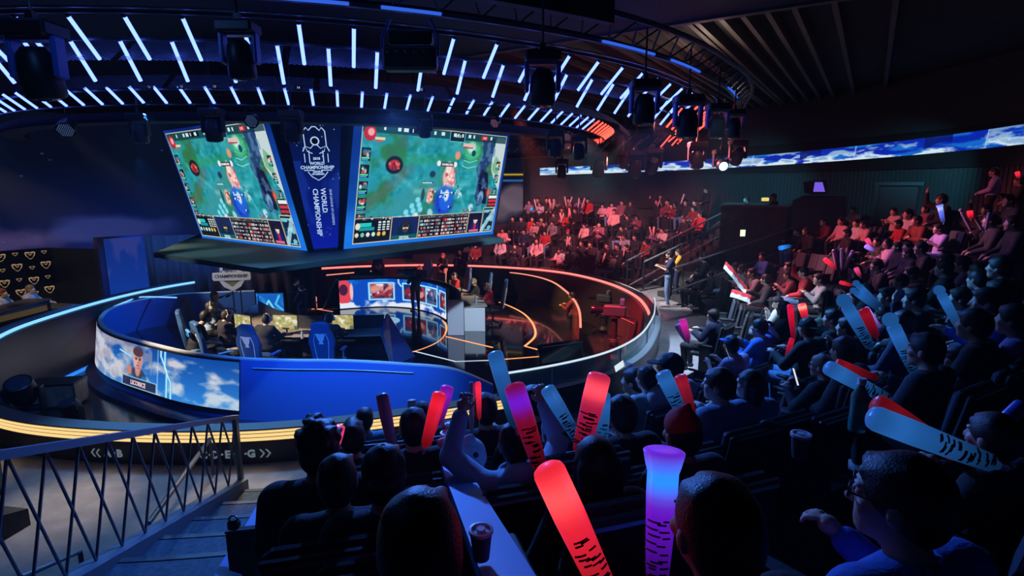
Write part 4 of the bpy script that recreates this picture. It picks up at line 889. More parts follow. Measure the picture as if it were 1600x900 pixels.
# second railing across the aisle
rail2 = thing('stair_railing', 'dark railing of the next seating block at the far left edge', 'railing', (-6.3, 6.7, 0)); r2 = -Vector(rail2.location)
b = MB(); b.box(Vector((-6.35, 6.35, .40)) + r2, (.06, .06, 1.1)); b.build('end_post', M_railblue, rail2)
b = MB(); b.tube([Vector((-6.35, 6.4, .93)) + r2, Vector((-7.4, 5.5, 1.3)) + r2], .03, 8); b.build('handrail', M_railblue, rail2)
b = MB(); b.box(Vector((-6.75, 5.9, .2)) + r2, (.9, 1.1, .44), Matrix.Rotation(.6, 3, 'Z')); b.build('curb', M_black, rail2)
for k in range(3): b = MB(); b.tube([Vector((-6.5 - .22 * k, 6.25 - .19 * k, .42)) + r2, Vector((-6.6 - .22 * k, 6.15 - .19 * k, .98 + .07 * k)) + r2], .011, 6); b.build('lattice_bar', M_railblue, rail2)
t = thing('low_handrail', 'blue-lit pipe handrail rising across the aisle behind the railing', 'handrail', (-4.2, 5.0, 0)); o = -Vector(t.location)
h0, h1 = atd(328, 686, 7.3), atd(232, 818, 5.6); h2, h3 = atd(125, 862, 4.9), atd(34, 902, 4.4)
b = MB(); b.tube([h0 + o, h1 + o], .028, 8); b.build('pipe', M_railblue, t)
b = MB(); b.tube([h0 + o, Vector((h0.x, h0.y, 0)) + o], .02, 8); b.build('leg', M_railblue, t)
t = thing('low_handrail', 'blue-lit bent pipe handrail at the bottom left corner', 'handrail', (h2.x, h2.y, 0)); o = -Vector(t.location)
b = MB(); b.tube([Vector((h2.x, h2.y, 0)) + o, h2 + o, h3 + o], .022, 8); b.build('pipe', M_railblue, t)
# near-left stand block
b = MB(); b.sweep([[polar(a, 9.9, -.05), polar(a, 17, -.05), polar(a, 17, 2.4), polar(a, 9.9, .2)] for a in np.arange(-125, -96.9, 3)]); struct(b.build('floor_stand_left', M_deck), 'dark stand block at the far left')
# stair walls between the far and the right stand ------------------------------------
M_vom = mat('stair_wall', (.085, .07, .072), .65, noise=(10, .15))
def vert_wall(name, a, r0, r1, z0a, z1a, z0b, z1b, m, label, th=.12):
    t_ = math.radians(a); n = Vector((-math.sin(t_), math.cos(t_), 0)) * th; p, q = polar(a, r0), polar(a, r1); b = MB()
    vs = [Vector((p.x, p.y, z0a)), Vector((q.x, q.y, z0b)), Vector((q.x, q.y, z1b)), Vector((p.x, p.y, z1a))]
    b.add(vs + [v + n for v in vs], [(0, 1, 2, 3), (7, 6, 5, 4), (0, 4, 5, 1), (1, 5, 6, 2), (2, 6, 7, 3), (3, 7, 4, 0)]); o = b.build(name, m); struct(o, label); return o
for k in range(10):
    r = 11.1 + .42 * k
    b = MB(); b.sweep([[polar(a, r, -.05), polar(a, r + .46, -.05), polar(a, r + .46, .18 + .2 * k), polar(a, r, .18 + .2 * k)] for a in np.linspace(23, 32.2, 6)]); struct(b.build('floor_stairs_%d' % (k + 1), M_deck), 'dark stair tread between the two stands')
vert_wall('wall_stair_far', 32.4, 10.9, 15.3, 0, .15, 0, 2.3, M_vom, 'dark side wall of the stairs by the far stand')
vert_wall('wall_stair_near', 21.5, 10.4, 12.9, 0, .2, 0, 1.1, M_vom, 'dark side wall of the stairs by the right stand')
def ramp_rail(name, label, A_, B_, h, nbar, m=M_metal):
    A_, B_ = Vector(A_), Vector(B_); t = thing(name, label, 'railing', (A_.x, A_.y, A_.z)); o = -A_
    b = MB(); b.tube([A_ + o + up * h, B_ + o + up * h], .035, 8); b.build('handrail', mat('handrail_grey', (.24, .25, .28), .45, .3), t)
    b = MB(); b.tube([A_ + o + up * .1, B_ + o + up * .1], .03, 8); b.build('lower_rail', mat('handrail_grey', (.2, .2, .2)), t)
    b = MB(); b.tube([A_ + o, A_ + o + up * h], .03, 6); b.build('end_post', M_metal, t)
    for k in range(1, nbar): p = A_.lerp(B_, k / nbar) + o; b = MB(); b.tube([p + up * .1, p + up * h], .013, 5); b.build('baluster', m, t)
    return t
ramp_rail('stair_rail', 'grey stair railing at the right end of the far stand', atd(979, 452, 19.7), atd(1125, 372, 22.9), 1.02, 14)
ramp_rail('stair_rail', 'grey stair railing in the middle of the aisle stairs', atd(1005, 452, 18.2), atd(1205, 352, 21.0), .9, 12)
ramp_rail('stair_rail', 'grey stair railing at the left end of the right stand', atd(1048, 462, 15.5), atd(1236, 392, 18.5), .75, 12)
# technical booth between the stands
def prism_thing(name, label, cat, pts, z0, z1, m, part='body'):
    t = thing(name, label, cat, (pts[0][0], pts[0][1], z0)); b = MB(); b.prism([(x - pts[0][0], y - pts[0][1]) for x, y in pts], z1 - z0); b.build(part, m, t); return t
def pz(px, d): p = atd(px, 400, d); return (p.x, p.y)
bt = prism_thing('control_booth', 'dark wooden control booth at the top of the aisle stairs', 'booth', [pz(1122, 21.5), pz(1224, 19.0), pz(1232, 22.0), pz(1134, 24.0)], .0, 3.02, mat('booth_wood', (.055, .04, .038), .6, noise=(3, .35)))
b = MB(); q = Vector((pz(1122, 21.5)[0], pz(1122, 21.5)[1], 0)); o2 = Vector((-q.x, -q.y, 0))
b.prism([(x + o2.x, y + o2.y) for x, y in [pz(1120, 21.3), pz(1226, 18.8), pz(1234, 22.1), pz(1132, 24.2)]], .06, Matrix.Translation((0, 0, 3.02))); b.build('counter_top', mat('booth_top', (.09, .07, .06), .5), bt)
pw = thing('partition_wall', 'dark angled partition wall beside the control booth', 'partition', (pz(1238, 18.4)[0], pz(1238, 18.4)[1], 0)); o = -Vector(pw.location); b = MB()
P = [atd(1238, 420, 18.4), atd(1238, 314, 18.4), atd(1256, 305, 18.3), atd(1322, 306, 17.8), atd(1322, 420, 17.8)]
b.add([p + o for p in P] + [p + o + Vector((.25, .5, 0)) for p in P], [(0, 1, 2, 3, 4), (9, 8, 7, 6, 5)] + [(i, 5 + i, 5 + (i + 1) % 5, (i + 1) % 5) for i in range(5)]); b.build('panel', mat('partition_dark', (.04, .05, .06), .55), pw)
# exit light, wall rails, door
t = thing('exit_light', 'small bright greenish exit light on the dark wall above the stairs', 'sign', atd(1160, 364, 19.0)); b = MB(); b.bbox((0, 0, 0), (.20, .05, .25), .01); b.build('case', M_black, t); b = MB(); b.box((0, -.03, 0), (.17, .012, .22)); b.build('light_face', emis('exit_face', lin((225, 250, 205)), 1.3), t)
b = MB(); b.sweep([[polar(a, 16.4, z) for z in (2.85, 2.9)] + [polar(a, 16.36, z) for z in (2.9, 2.85)] for a in np.arange(40, 71, 2)]); t = thing('wall_rail', 'thin grey handrail along the foot of the far wall', 'railing', (0, 0, 0)); b.build('handrail', M_metal, t)
b = MB()
for a in np.arange(40, 71, 6): p = polar(a, 16.38, 0); b.tube([(p.x, p.y, .0), (p.x, p.y, 2.86)], .02, 6)
b.build('rail_posts', M_metal, t)
dr = atd(1395, 372, 17.0); t = thing('door_1', 'dark doorway in the back wall behind the right stand', 'door', (dr.x, dr.y, 0)); t['kind'] = 'structure'
Mz = Matrix.Rotation(math.radians(-52), 4, 'Z'); b = MB(); b.box((0, 0, 1.9), (1.0, .08, 3.75), Mz.to_3x3()); b.build('door_leaf', mat('door_dark', (.02, .022, .026), .5), t); b = MB(); b.box(Mz.to_3x3() @ Vector((0, -.03, 3.82)), (1.3, .12, .1), Mz.to_3x3()); b.box(Mz.to_3x3() @ Vector((-.56, -.03, 1.9)), (.1, .12, 3.8), Mz.to_3x3()); b.build('door_frame', mat('door_frame', (.03, .035, .04), .5), t)
# ================================================================== STAGE FURNITURE AND EQUIPMENT
M_wood = mat('desk_top', (.42, .36, .31), .45); M_dblue = mat('desk_blue', (.03, .10, .32), .35, coat=.2); M_chairb = mat('chair_black', (.018, .02, .026), .5); M_chairblue = mat('chair_blue', (.04, .22, .62), .5); M_chairnavy = mat('chair_navy', (.03, .10, .26), .5)
M_seatwhite = mat('chair_piping', (.75, .78, .8), .5)
# ---- left desk
near = ci([at(596, 523, .12), at(520, 525, .12), at(440, 524, .12), at(392, 512, .12), at(362, 494, .12)], 6)
far = offset2(near, -.72)
if far[0].y < near[0].y: far = offset2(near, .72)
ld = thing('team_desk', 'long curved desk of the left team with dark back panel', 'desk', (near[0].x, near[0].y, ZS)); lo_ = -Vector(ld.location)
b = MB(); b.sweep([[p + lo_ + Vector((0, 0, -.03)), q + lo_ + Vector((0, 0, -.03)), q + lo_, p + lo_] for p, q in zip(near, far)]); b.build('desk_top', M_wood, ld)
b = MB(); f2 = [q + (q - p).normalized() * .05 for p, q in zip(near, far)]; b.sweep([[Vector((q.x, q.y, ZS + .01)) + lo_, Vector((r.x, r.y, ZS + .01)) + lo_, Vector((r.x, r.y, .46)) + lo_, Vector((q.x, q.y, .46)) + lo_] for q, r in zip(far, f2)]); b.build('back_panel', mat('desk_panel_dark', (.03, .032, .045), .35), ld)
b = MB(); P = [near[0] + Vector((.0, -.05, 0)), Vector((near[0].x + .25, near[0].y - .15, ZS + .01)), Vector((far[0].x + .75, far[0].y - .1, ZS + .01)), Vector((far[0].x + .05, far[0].y + .05, .47)), Vector((near[0].x, near[0].y + .25, .40))]
b.add([p + lo_ for p in P] + [p + lo_ + Vector((.05, .02, 0)) for p in P], [(0, 1, 2, 3, 4), (9, 8, 7, 6, 5)] + [(i, 5 + i, 5 + (i + 1) % 5, (i + 1) % 5) for i in range(5)]); b.build('end_panel', M_dblue, ld)
b = MB(); b.tube([P[0] + lo_, P[1] + lo_], .012, 6); b.build('panel_edge', M_steel, ld)
for i in (7, 17): p = near[i].lerp(far[i], .35) + lo_; b = MB(); b.box((p.x, p.y, .35), (.34, .34, .68)); b.build('pedestal', M_dblue, ld)
# ---- right desk
rn = ci([(-1.12, 16.85, .1), (-1.45, 18.2, .1), (-2.1, 19.6, .1), (-3.2, 20.6, .1), (-4.4, 21.1, .1), (-6.1, 21.2, .1)], 5); rf = offset2(rn, -.36); rl2 = offset2(rn, .36)
rd = thing('team_desk', 'long curved desk of the right team with white end panels', 'desk', (-1.12, 16.85, ZS)); o = -Vector(rd.location)
b = MB(); b.sweep([[p + o + Vector((0, 0, -.035)), q + o + Vector((0, 0, -.035)), q + o, p + o] for p, q in zip(rf, rl2)]); b.build('desk_top', M_wood, rd)
b = MB(); r2_ = offset2(rn, .40); b.sweep([[Vector((p.x, p.y, ZS + .01)) + o, Vector((q.x, q.y, ZS + .01)) + o, Vector((q.x, q.y, .42)) + o, Vector((p.x, p.y, .42)) + o] for p, q in zip(rl2, r2_)][3:]); b.build('front_panel', mat('desk_front_grey', (.12, .12, .13), .4), rd)
pa_ = [at(726, 517, ZS), at(758, 517, ZS)]; b = MB(); b.box(((pa_[0].x + pa_[1].x) / 2 + o.x, pa_[0].y + o.y, .36), (pa_[1].x - pa_[0].x, .05, .74)); b.build('end_panel', M_white, rd)
pb_ = [at(700, 524, ZS), at(725, 524, ZS)]; b = MB(); b.box(((pb_[0].x + pb_[1].x) / 2 + o.x, pb_[0].y + o.y, .55), (pb_[1].x - pb_[0].x, .06, 1.08)); b.build('end_screen_panel', mat('panel_palegrey', (.5, .53, .6), .4), rd)
def monitor(p, rz, label, lit=True, s=1.0):
    t = thing('desk_monitor', label, 'monitor', p, rz); b = MB(); b.bbox((0, .02, .34), (.62 * s, .035, .37 * s), .01); cs_ = b.build('casing', M_black, t)
    b = MB(); b.tube([(0, .05, .0), (0, .045, .32)], .02, 8); b.bbox((0, .06, .008), (.24, .18, .016), .004); b.build('stand', M_black, t)
    if lit:
        cv = Canvas(48, 28, (190, 180, 120)); n1 = fbm(28, 48, 4, 4, int(abs(p[0]) * 100), 1.6); cv.a[:] = np.array([186, 178, 118]) + (n1[..., None] - .5) * np.array([120, 130, 150]); cv.mix(np.clip((n1 - .6) * 8, 0, .8), (235, 235, 225)); cv.rect(.35, .88, .65, 1, (60, 60, 50)); cv.rect(.86, .74, 1, 1, (90, 110, 90))
        paint('screen_picture', cv, flat_fn((-.30 * s, -.001, .34 + .175 * s), (.60 * s, 0, 0), (0, 0, -.35 * s)), cs_)
    else:
        b = MB(); b.bbox((0, -.004, .34), (.2, .01, .12), .003); b.build('rear_badge', M_metal, cs_)
    return t
def on_desk(px, py, d): p = atd(px, py, d); return (p.x, p.y, .12)
monitor(on_desk(534, 520, 13.75), 0, 'lit monitor of the rightmost left-team player')
monitor(on_desk(447, 520, 13.75), -.05, 'lit monitor in the middle of the left team desk')
monitor(on_desk(380, 516, 13.75), -.5, 'angled lit monitor at the left part of the left team desk')
for px, d, z_, rz, lb in ((690, 20.6, .1, 2.2, 'dark monitor back behind the camera operator'), (659, 21.3, .1, 2.6, 'dark monitor back left of the camera operator'), (567, 21.8, .1, 3.2, 'dark monitor back above the curved display'), (723, 19.5, .1, 1.9, 'dark monitor back on the right team desk')):
    p = atd(px, 440, d); monitor((p.x, p.y, z_), rz, lb, False)
# ---- gaming chairs
def gaming_chair():
    t = thing('gaming_chair', '', 'chair'); me = {}
    b = MB(); P = [(-.17, 0), (.17, 0), (.22, .12), (.235, .30), (.27, .46), (.24, .60), (.19, .70), (.175, .84), (.10, .88), (-.10, .88), (-.175, .84), (-.19, .70), (-.24, .60), (-.27, .46), (-.235, .30), (-.22, .12)]
    b.prism(P, .09, Matrix.Translation((0, -.22, .46)) @ Matrix.Rotation(PI / 2 + .16, 4, 'X')); ob = br = auto_smooth(b.build('backrest', M_chairnavy, t)); md = ob.modifiers.new('b', 'BEVEL'); md.width = .02; md.segments = 2; md.limit_method = 'ANGLE'
    b = MB(); Mb = Matrix.Translation((0, -.22, .46)) @ Matrix.Rotation(PI / 2 + .16, 4, 'X') @ Matrix.Translation((0, 0, .094)); b.tube([Mb @ Vector((x * .62, y * .9 + .04, 0)) for x, y in [(-.17, 0), (-.22, .3), (-.24, .5), (-.18, .66), (.18, .66), (.24, .5), (.22, .3), (.17, 0)]], .008, 5); b.build('piping', M_seatwhite, br)
    b = MB(); b.prism([(-.09, .1), (-.05, .12), (0, .1), (.05, .12), (.09, .1), (.06, 0), (.03, -.05), (.05, -.1), (-.05, -.1), (-.03, -.05), (-.06, 0)], .004, Mb @ Matrix.Translation((0, .52, .002))); b.build('crest', M_seatwhite, br)
    b = MB(); b.prism([(-.2, -.22), (.2, -.22), (.27, 0), (.25, .22), (.2, .27), (-.2, .27), (-.25, .22), (-.27, 0)], .1, Matrix.Translation((0, 0, .40))); ob = b.build('seat', M_chairb, t); md = ob.modifiers.new('b', 'BEVEL'); md.width = .025; md.segments = 2
    for k in (-1, 1):
        b = MB(); b.tube([(k * .27, .0, .40), (k * .31, 0, .44), (k * .31, 0, .64)], .02, 6); b.bbox((k * .31, .03, .66), (.09, .28, .035), .012); b.build('armrest', M_chairblue if k > 0 else M_chairb, t)
    b = MB(); b.lathe([(.03, .09), (.03, .26), (.02, .26), (.02, .40)], 10); b.build('gas_lift', M_metal, t)
    for k in range(5):
        a = 2 * PI * k / 5 + .3; c, s_ = math.cos(a), math.sin(a); b = MB(); b.tube([(0, 0, .10), (c * .30, s_ * .30, .07)], [.028, .018], 6); b.lathe([(0, -.02), (.028, -.02), (.028, .02), (0, .02)], 10, M=Matrix.Translation((c * .30, s_ * .30, .03)) @ Matrix.Rotation(a, 4, 'Z') @ Matrix.Rotation(PI / 2, 4, 'X')); b.build('base_leg', M_metal, t)
    return t
def copy_tree(o, par=None):
    c = o.copy(); COL.objects.link(c)
    if par is not None: c.parent = par
    for ch_ in list(o.children): copy_tree(ch_, c)
    return c
CH0 = None
def chair(p, rz, label):
    global CH0
    if CH0 is None: CH0 = gaming_chair(); c = CH0
    else: c = copy_tree(CH0)
    c.location = (p[0], p[1], p[2] if len(p) > 2 else ZS); c.scale = (1.1, 1.1, 1.12); c.rotation_euler = (0, 0, rz); c['label'] = label; c['group'] = 'gaming chairs of the two teams'; return c
SEATS_L = [((512, 535, 12.75), 0.0, 'rightmost'), ((407, 530, 12.45), -.25, 'second from right'), ((338, 516, 12.6), -.75, 'middle'), ((312, 500, 13.6), -1.1, 'second from left'), ((318, 488, 14.8), -1.4, 'leftmost')]
SEATS_R = [((770, 470, 17.9), 1.45, 'nearest'), ((748, 465, 19.2), 1.65, 'second nearest'), ((716, 460, 20.4), 2.0, 'middle'), ((660, 450, 22.3), 2.6, 'second farthest'), ((588, 448, 22.9), 3.1, 'farthest')]
for (q, rz, w_) in SEATS_L: p = atd(*q); chair((p.x, p.y), rz, f'{w_} navy gaming chair at the left team desk')
for (q, rz, w_) in SEATS_R: p = atd(*q); chair((p.x, p.y), rz, f'{w_} gaming chair at the right team desk')
def bottle(p, label, col=(.7, .8, .85), s=1.0):
    t = thing('water_bottle', label, 'bottle', p); b = MB(); b.lathe([(0, 0), (.032 * s, 0), (.034 * s, .02 * s), (.032 * s, .1 * s), (.034 * s, .15 * s), (.013 * s, .19 * s), (.013 * s, .205 * s)], 14); auto_smooth(b.build('bottle_body', mat('pet_%d' % int(col[0] * 100 + col[1] * 10), col, .15, trans=.5), t)); b = MB(); b.lathe([(.016 * s, .2 * s), (.016 * s, .225 * s), (0, .225 * s)], 12); b.build('cap', M_white, t); return t
bottle(on_desk(472, 520, 13.45), 'clear water bottle between two left-team monitors'); p = atd(749, 470, 17.6); bottle((p.x - .1, p.y, .1), 'clear water bottle on the near end of the right desk')
p = atd(372, 515, 13.3); t = thing('snack_bowl', 'red item in a shallow bowl on the left team desk', 'bowl', (p.x, p.y, .12)); b = MB(); b.lathe([(0, 0), (.10, 0), (.15, .05), (.145, .05), (.09, .01), (0, .01)], 18); b.build('bowl', M_white, t); b = MB(); b.lathe([(.11, .03), (.08, .055), (0, .065)], 14); b.build('contents', mat('snack_red', (.5, .03, .04), .5), t)
for px, d, lb in ((540, 13.2, 'keyboard of the rightmost left-team player'), (452, 13.2, 'keyboard in the middle of the left team desk')):
    p = atd(px, 525, d); t = thing('keyboard', lb, 'keyboard', (p.x, p.y, .121)); b = MB(); b.bbox((0, 0, .012), (.44, .14, .02), .005); b.build('case', M_black, t); b = MB()
    for i in range(14):
        for j in range(4): b.box((-.195 + i * .03, -.045 + j * .03, .026), (.024, .024, .008))
    b.build('keys', mat('keycaps', (.05, .06, .08), .5), t)
# ---- studio pedestal cameras
def studio_camera(p, rz, label, s=1.0, h=1.35):
    t = thing('studio_camera', label, 'camera', p, rz); b = MB(); b.bbox((0, 0, h), (.26 * s, .62 * s, .30 * s), .03); cb_o = b.build('camera_body', mat('camera_body', (.03, .05, .09), .4), t)
    b = MB(); b.lathe([(.0, 0), (.10 * s, 0), (.11 * s, .2 * s), (.13 * s, .34 * s), (.12 * s, .36 * s), (0, .33 * s)], 16, M=Matrix.Translation((0, .30 * s, h)) @ Matrix.Rotation(-PI / 2, 4, 'X')); auto_smooth(b.build('lens', M_blackgloss, cb_o))
    b = MB(); b.bbox((0, -.2 * s, h + .25 * s), (.24 * s, .12 * s, .18 * s), .015); b.build('viewfinder', mat('finder_blue', (.04, .12, .3), .3), cb_o)
    for k in (-1, 1): b = MB(); b.tube([(k * .1, -.2 * s, h - .18), (k * .25 * s, -.55 * s, h - .28)], .014, 6); b.build('pan_handle', M_metal, t)
    b = MB(); b.lathe([(.2, .14), (.17, .2), (.12, .25), (.12, .62), (.085, .64), (.085, h - .22), (.15, h - .2), (.15, h - .15)], 16); auto_smooth(b.build('pedestal', M_black, t))
    b = MB(); b.tube([(.24 * math.cos(a), .24 * math.sin(a), .72) for a in np.linspace(0, 2 * PI, 20, endpoint=False)], .014, 6, True); b.build('steering_ring', M_metal, t)
    for k in range(3):
        a = 2 * PI * k / 3 + .5; c, s_ = math.cos(a), math.sin(a); b = MB(); b.bbox((c * .22, s_ * .22, .12), (.42, .12, .1), .02, Matrix.Rotation(a, 3, 'Z')); b.lathe([(0, -.04), (.07, -.04), (.07, .04), (0, .04)], 12, M=Matrix.Translation((c * .38, s_ * .38, .07)) @ Matrix.Rotation(a, 4, 'Z') @ Matrix.Rotation(PI / 2, 4, 'X')); b.build('wheel_arm', M_metal, t)
    b = MB(); b.tube(ci([(.14, -.3, h + .1), (.34, -.4, h - .2), (.3, -.35, h - .7), (.2, -.3, .2)], 6), .014, 6); b.build('camera_cable', mat('cable_white', (.5, .5, .52), .5), t)
    return t
p = at(958, 566, ZP); studio_camera((p.x, p.y, ZP), 1.3, 'dark studio pedestal camera in the pit behind the glass', 1.0, 1.5)
p = at(942, 520, ZP); studio_camera((p.x, p.y, ZP), 1.0, 'smaller dark studio camera in the red-lit pit', .8, 1.2)
# confidence monitor on a trolley
p = at(875, 590, ZP); t = thing('stage_monitor_trolley', 'dark tilted monitor on a wheeled frame at the right stage edge', 'monitor', (p.x, p.y, ZP), .45); b = MB(); b.bbox((0, 0, .68), (1.25, .07, .55), .015, Matrix.Rotation(-.45, 3, 'X')); b.build('monitor_panel', M_blackgloss, t)
b = MB(); b.tube([(-.6, -.12, .92), (.6, -.12, .92)], .012, 6); b.build('top_edge', M_steel, t)
for k in (-1, 1):
    b = MB(); b.tube([(k * .45, -.3, .09), (k * .45, .3, .09)], .03, 6); b.tube([(k * .45, 0, .09), (k * .45, .05, .55)], .03, 6); b.build('side_frame', M_metal, t)
    for m_ in (-.3, .3): b = MB(); b.lathe([(0, -.025), (.07, -.025), (.07, .025), (0, .025)], 12, M=Matrix.Translation((k * .45, m_, .07)) @ Matrix.Rotation(PI / 2, 4, 'Y')); b.build('caster', M_metal, t)
b = MB(); b.tube([(-.45, 0, .2), (.45, 0, .2)], .02, 6); b.build('cross_bar', M_steel, t)
# red LED bar on a stand + folding rack + small lamp
p = at(497, 476, ZP); t = thing('light_bar_stand', 'light stand carrying a glowing red-white LED bar behind the stage', 'stage light', (p.x, p.y, ZP)); b = MB(); b.tube([(0, 0, 0), (0, 0, 2.55)], .03, 8); b.build('stand_pole', M_steel, t)
for k in range(3): a = 2 * PI * k / 3; b = MB(); b.tube([(0, 0, .5), (.4 * math.cos(a), .4 * math.sin(a), .02)], .018, 6); b.build('tripod_leg', M_metal, t)
b = MB(); b.bbox((.45, 0, 2.22), (1.0, .16, .3), .03); b.build('bar_housing', M_redfix, t); b = MB(); b.bbox((.45, -.09, 2.2), (.86, .03, .10), .01); b.build('lamp_face', emis('bar_glow', (1.0, .45, .25), 2.0), t)
p = at(512, 470, ZP); t = thing('folding_rack', 'pale tilted ladder-like rack left of the curved display', 'rack', (p.x - .2, p.y, ZP)); b = MB()
for y in (-.22, .22): b.tube([(-.75, y, 1.0), (.6, y, .60)], .02, 6)
b.build('side_rail', M_steel, t)
for k in range(6): f_ = k / 5; b = MB(); b.tube([(-.75 + 1.35 * f_, -.22, 1.0 - .4 * f_), (-.75 + 1.35 * f_, .22, 1.0 - .4 * f_)], .014, 6); b.build('rung', M_steel, t)
for x, z in ((-.7, .98), (.55, .61)): b = MB(); b.tube([(x, -.2, z), (x, -.2, 0)], .018, 6); b.tube([(x, .2, z), (x, .2, 0)], .018, 6); b.build('rack_leg', M_metal, t)
p = at(497, 487, ZP); t = thing('floor_lamp_head', 'small glowing red floor lamp left of the curved display', 'stage light', (p.x, p.y - .6, ZP)); b = MB(); b.bbox((0, 0, .2), (.3, .2, .4), .03); b.build('lamp_base', M_black, t); b = MB(); b.bbox((0, -.02, .62), (.36, .2, .22), .03); b.build('lamp_glow', emis('lamp_red', (1.2, .30, .2), 1.0), t); b = MB(); b.box((0, .0, .46), (.06, .06, .14)); b.build('neck', M_black, t)
# warm light at the back: counter with a lamp
p = at(615, 403, 0.0); t = thing('back_counter', 'low counter with a warm lit top behind the red ring light', 'counter', (p.x, p.y, 0)); b = MB(); b.bbox((0, 0, .55), (3.4, .5, 1.1), .02); b.build('counter_body', M_black, t); b = MB(); b.bbox((.1, -.28, .98), (2.6, .05, .12), .01); b.build('lit_edge', emis('counter_glow', lin((190, 150, 100)), .9), t)
# left pit: folding table, reflection box, grounded moving heads
p = at(122, 520, ZP); t = thing('folding_table', 'folded metal trestle table frame in the left pit', 'table', (p.x, p.y, ZP), .3); b = MB()
for k in (-1, 1): b.tube([(k * .38, -.25, 0), (k * .38, .25, .72)], .016, 6); b.tube([(k * .38, .25, 0), (k * .38, -.25, .72)], .016, 6)
b.build('cross_legs', M_steel, t); b = MB(); b.tube([(-.38, -.25, .72), (.38, -.25, .72), (.38, .25, .72), (-.38, .25, .72)], .014, 6, True); b.build('top_frame', M_steel, t); b = MB(); b.bbox((0, 0, .74), (.84, .58, .025), .006); b.build('table_top', mat('table_dark', (.04, .045, .06), .4), t)
p = at(92, 632, ZP); t = thing('reflection_box', 'added box standing for a gold reflection on the left pit floor', 'case', (p.x, p.y, ZP), .2); b = MB(); b.bbox((0, 0, .28), (1.0, .55, .5), .02); b.build('case_body', mat('reflection_tan', (.35, .27, .18), .5, noise=(5, .3)), t)  # box added in place of a gold reflection on the floor
for x in (-.49, .49):
    for y in (-.27, .27): b = MB(); b.box((x, y, .28), (.03, .03, .52)); b.build('corner_strip', M_steel, t)
b = MB(); b.bbox((0, 0, .55), (1.02, .57, .04), .01); b.build('case_lid', M_metal, t)
def floor_head(px, py, s, label, rz):
    p = at(px, py, ZP); t = thing('moving_head_light', label, 'stage light', (p.x, p.y, ZP), rz); b = MB(); b.bbox((0, 0, s * .15), (s * .8, s * .7, s * .3), s * .06); b.build('base', M_fix, t); b = MB()
    for k in (-1, 1): b.bbox((k * s * .42, 0, s * .6), (s * .1, s * .3, s * .7), s * .03)
    b.bbox((0, 0, s * .34), (s * .9, s * .3, s * .08), s * .02); b.build('yoke', M_fix, t); Mh = Matrix.Translation((0, 0, s * .8)) @ Matrix.Rotation(.5, 4, 'X'); b = MB(); b.lathe([(0, -s * .4), (s * .2, -s * .38), (s * .33, -s * .2), (s * .36, s * .1), (s * .33, s * .4), (s * .3, s * .42)], 20, M=Mh); auto_smooth(b.build('head', M_fix, t)); b = MB(); b.lathe([(s * .31, s * .40), (s * .2, s * .46), (0, s * .48)], 20, M=Mh); b.build('lens', M_lens, t)
floor_head(42, 655, .75, 'big dark moving head on the left pit floor beside the added gold box', .4); floor_head(118, 668, .5, 'dark moving head on the pit floor behind the railing', -.3); floor_head(90, 545, .7, 'dark moving head on the far left pit floor', .2); floor_head(40, 600, .6, 'dark moving head left of the added gold box, behind the bigger one', .8)
# glowing strip added low on the left pit wall for blue reflection patches
strip('blue_patch_glow', 183, 206, [(-.66, ZP + .10), (-.70, ZP + .04), (-.70, ZP + .02), (-.62, ZP + .02)], emis('base_blue', (.03, .26, 1.0), 1.0))
# wedge speakers on the front pit edge (small round lights)
for px, lb in ((492, 'small round floor light at the foot of the blue wall, left'), (700, 'small round floor light at the foot of the blue wall, right')):
    p = at(px, 652 if px < 600 else 628, -.9); t = thing('floor_spot', lb, 'stage light', p); b = MB(); b.lathe([(0, -.12), (.09, -.1), (.12, 0), (.12, .08)], 16, M=Matrix.Rotation(.9, 4, 'X')); b.build('housing', M_fix, t); b = MB(); b.lathe([(.11, .075), (0, .085)], 16, M=Matrix.Rotation(.9, 4, 'X')); b.build('lens', M_lens, t); b = MB(); b.tube([(0, 0, -.05), (0, 0, -.25)], .02, 6); b.build('foot', M_fix, t)
# caster desk with two seats
ca0, ca1 = atd(-30, 470, 13.2), atd(78, 470, 15.2); ca0.z = ca1.z = 0; t = thing('caster_desk', 'dark curved caster desk at the left edge', 'desk', (ca1.x, ca1.y, 0)); o = -Vector(t.location); dd = (ca1 - ca0).normalized(); nn2 = Vector((-dd.y, dd.x, 0)); b = MB(); b.prism([(p.x + o.x, p.y + o.y) for p in (ca0, ca1, ca1 + nn2 * .06, ca0 + nn2 * .06)], .70); b.build('front_panel', M_blackgloss, t); b = MB(); b.prism([(p.x + o.x, p.y + o.y) for p in (ca0 - nn2 * .05, ca1 - nn2 * .05, ca1 + nn2 * .6, ca0 + nn2 * .6)], .04, Matrix.Translation((0, 0, .70))); b.build('desk_top', mat('caster_top', (.06, .05, .045), .3), t)

# lit blue panel with a cyan triangle behind the left team, and a thin trim along the blue wall
p = atd(422, 470, 17.2); t = thing('lit_panel', 'small lit blue panel with a cyan triangle behind the left desk', 'screen', (p.x, p.y, ZS), .1)
cv = Canvas(44, 44, (20, 96, 190)); cv.mix(np.clip((fbm(44, 44, 3, 4, 77) - .5) * 4, 0, .6), (60, 160, 230)); cv.line([(.2, .8), (.45, .3), (.7, .8), (.2, .8)], .07, (130, 225, 250)); cv.line([(.85, .1), (.7, .45), (.95, .7)], .08, (80, 190, 235))
paint('panel_picture', cv, flat_fn((-.4, -.012, 1.15), (.8, 0, 0), (0, 0, -.75)), t); b = MB(); b.bbox((0, .03, .78), (.84, .06, .80), .01); b.build('panel_case', M_black, t)
for k in (-1, 1): b = MB(); b.bbox((k * .3, .03, .2), (.05, .3, .4), .01); b.build('panel_foot', M_black, t)
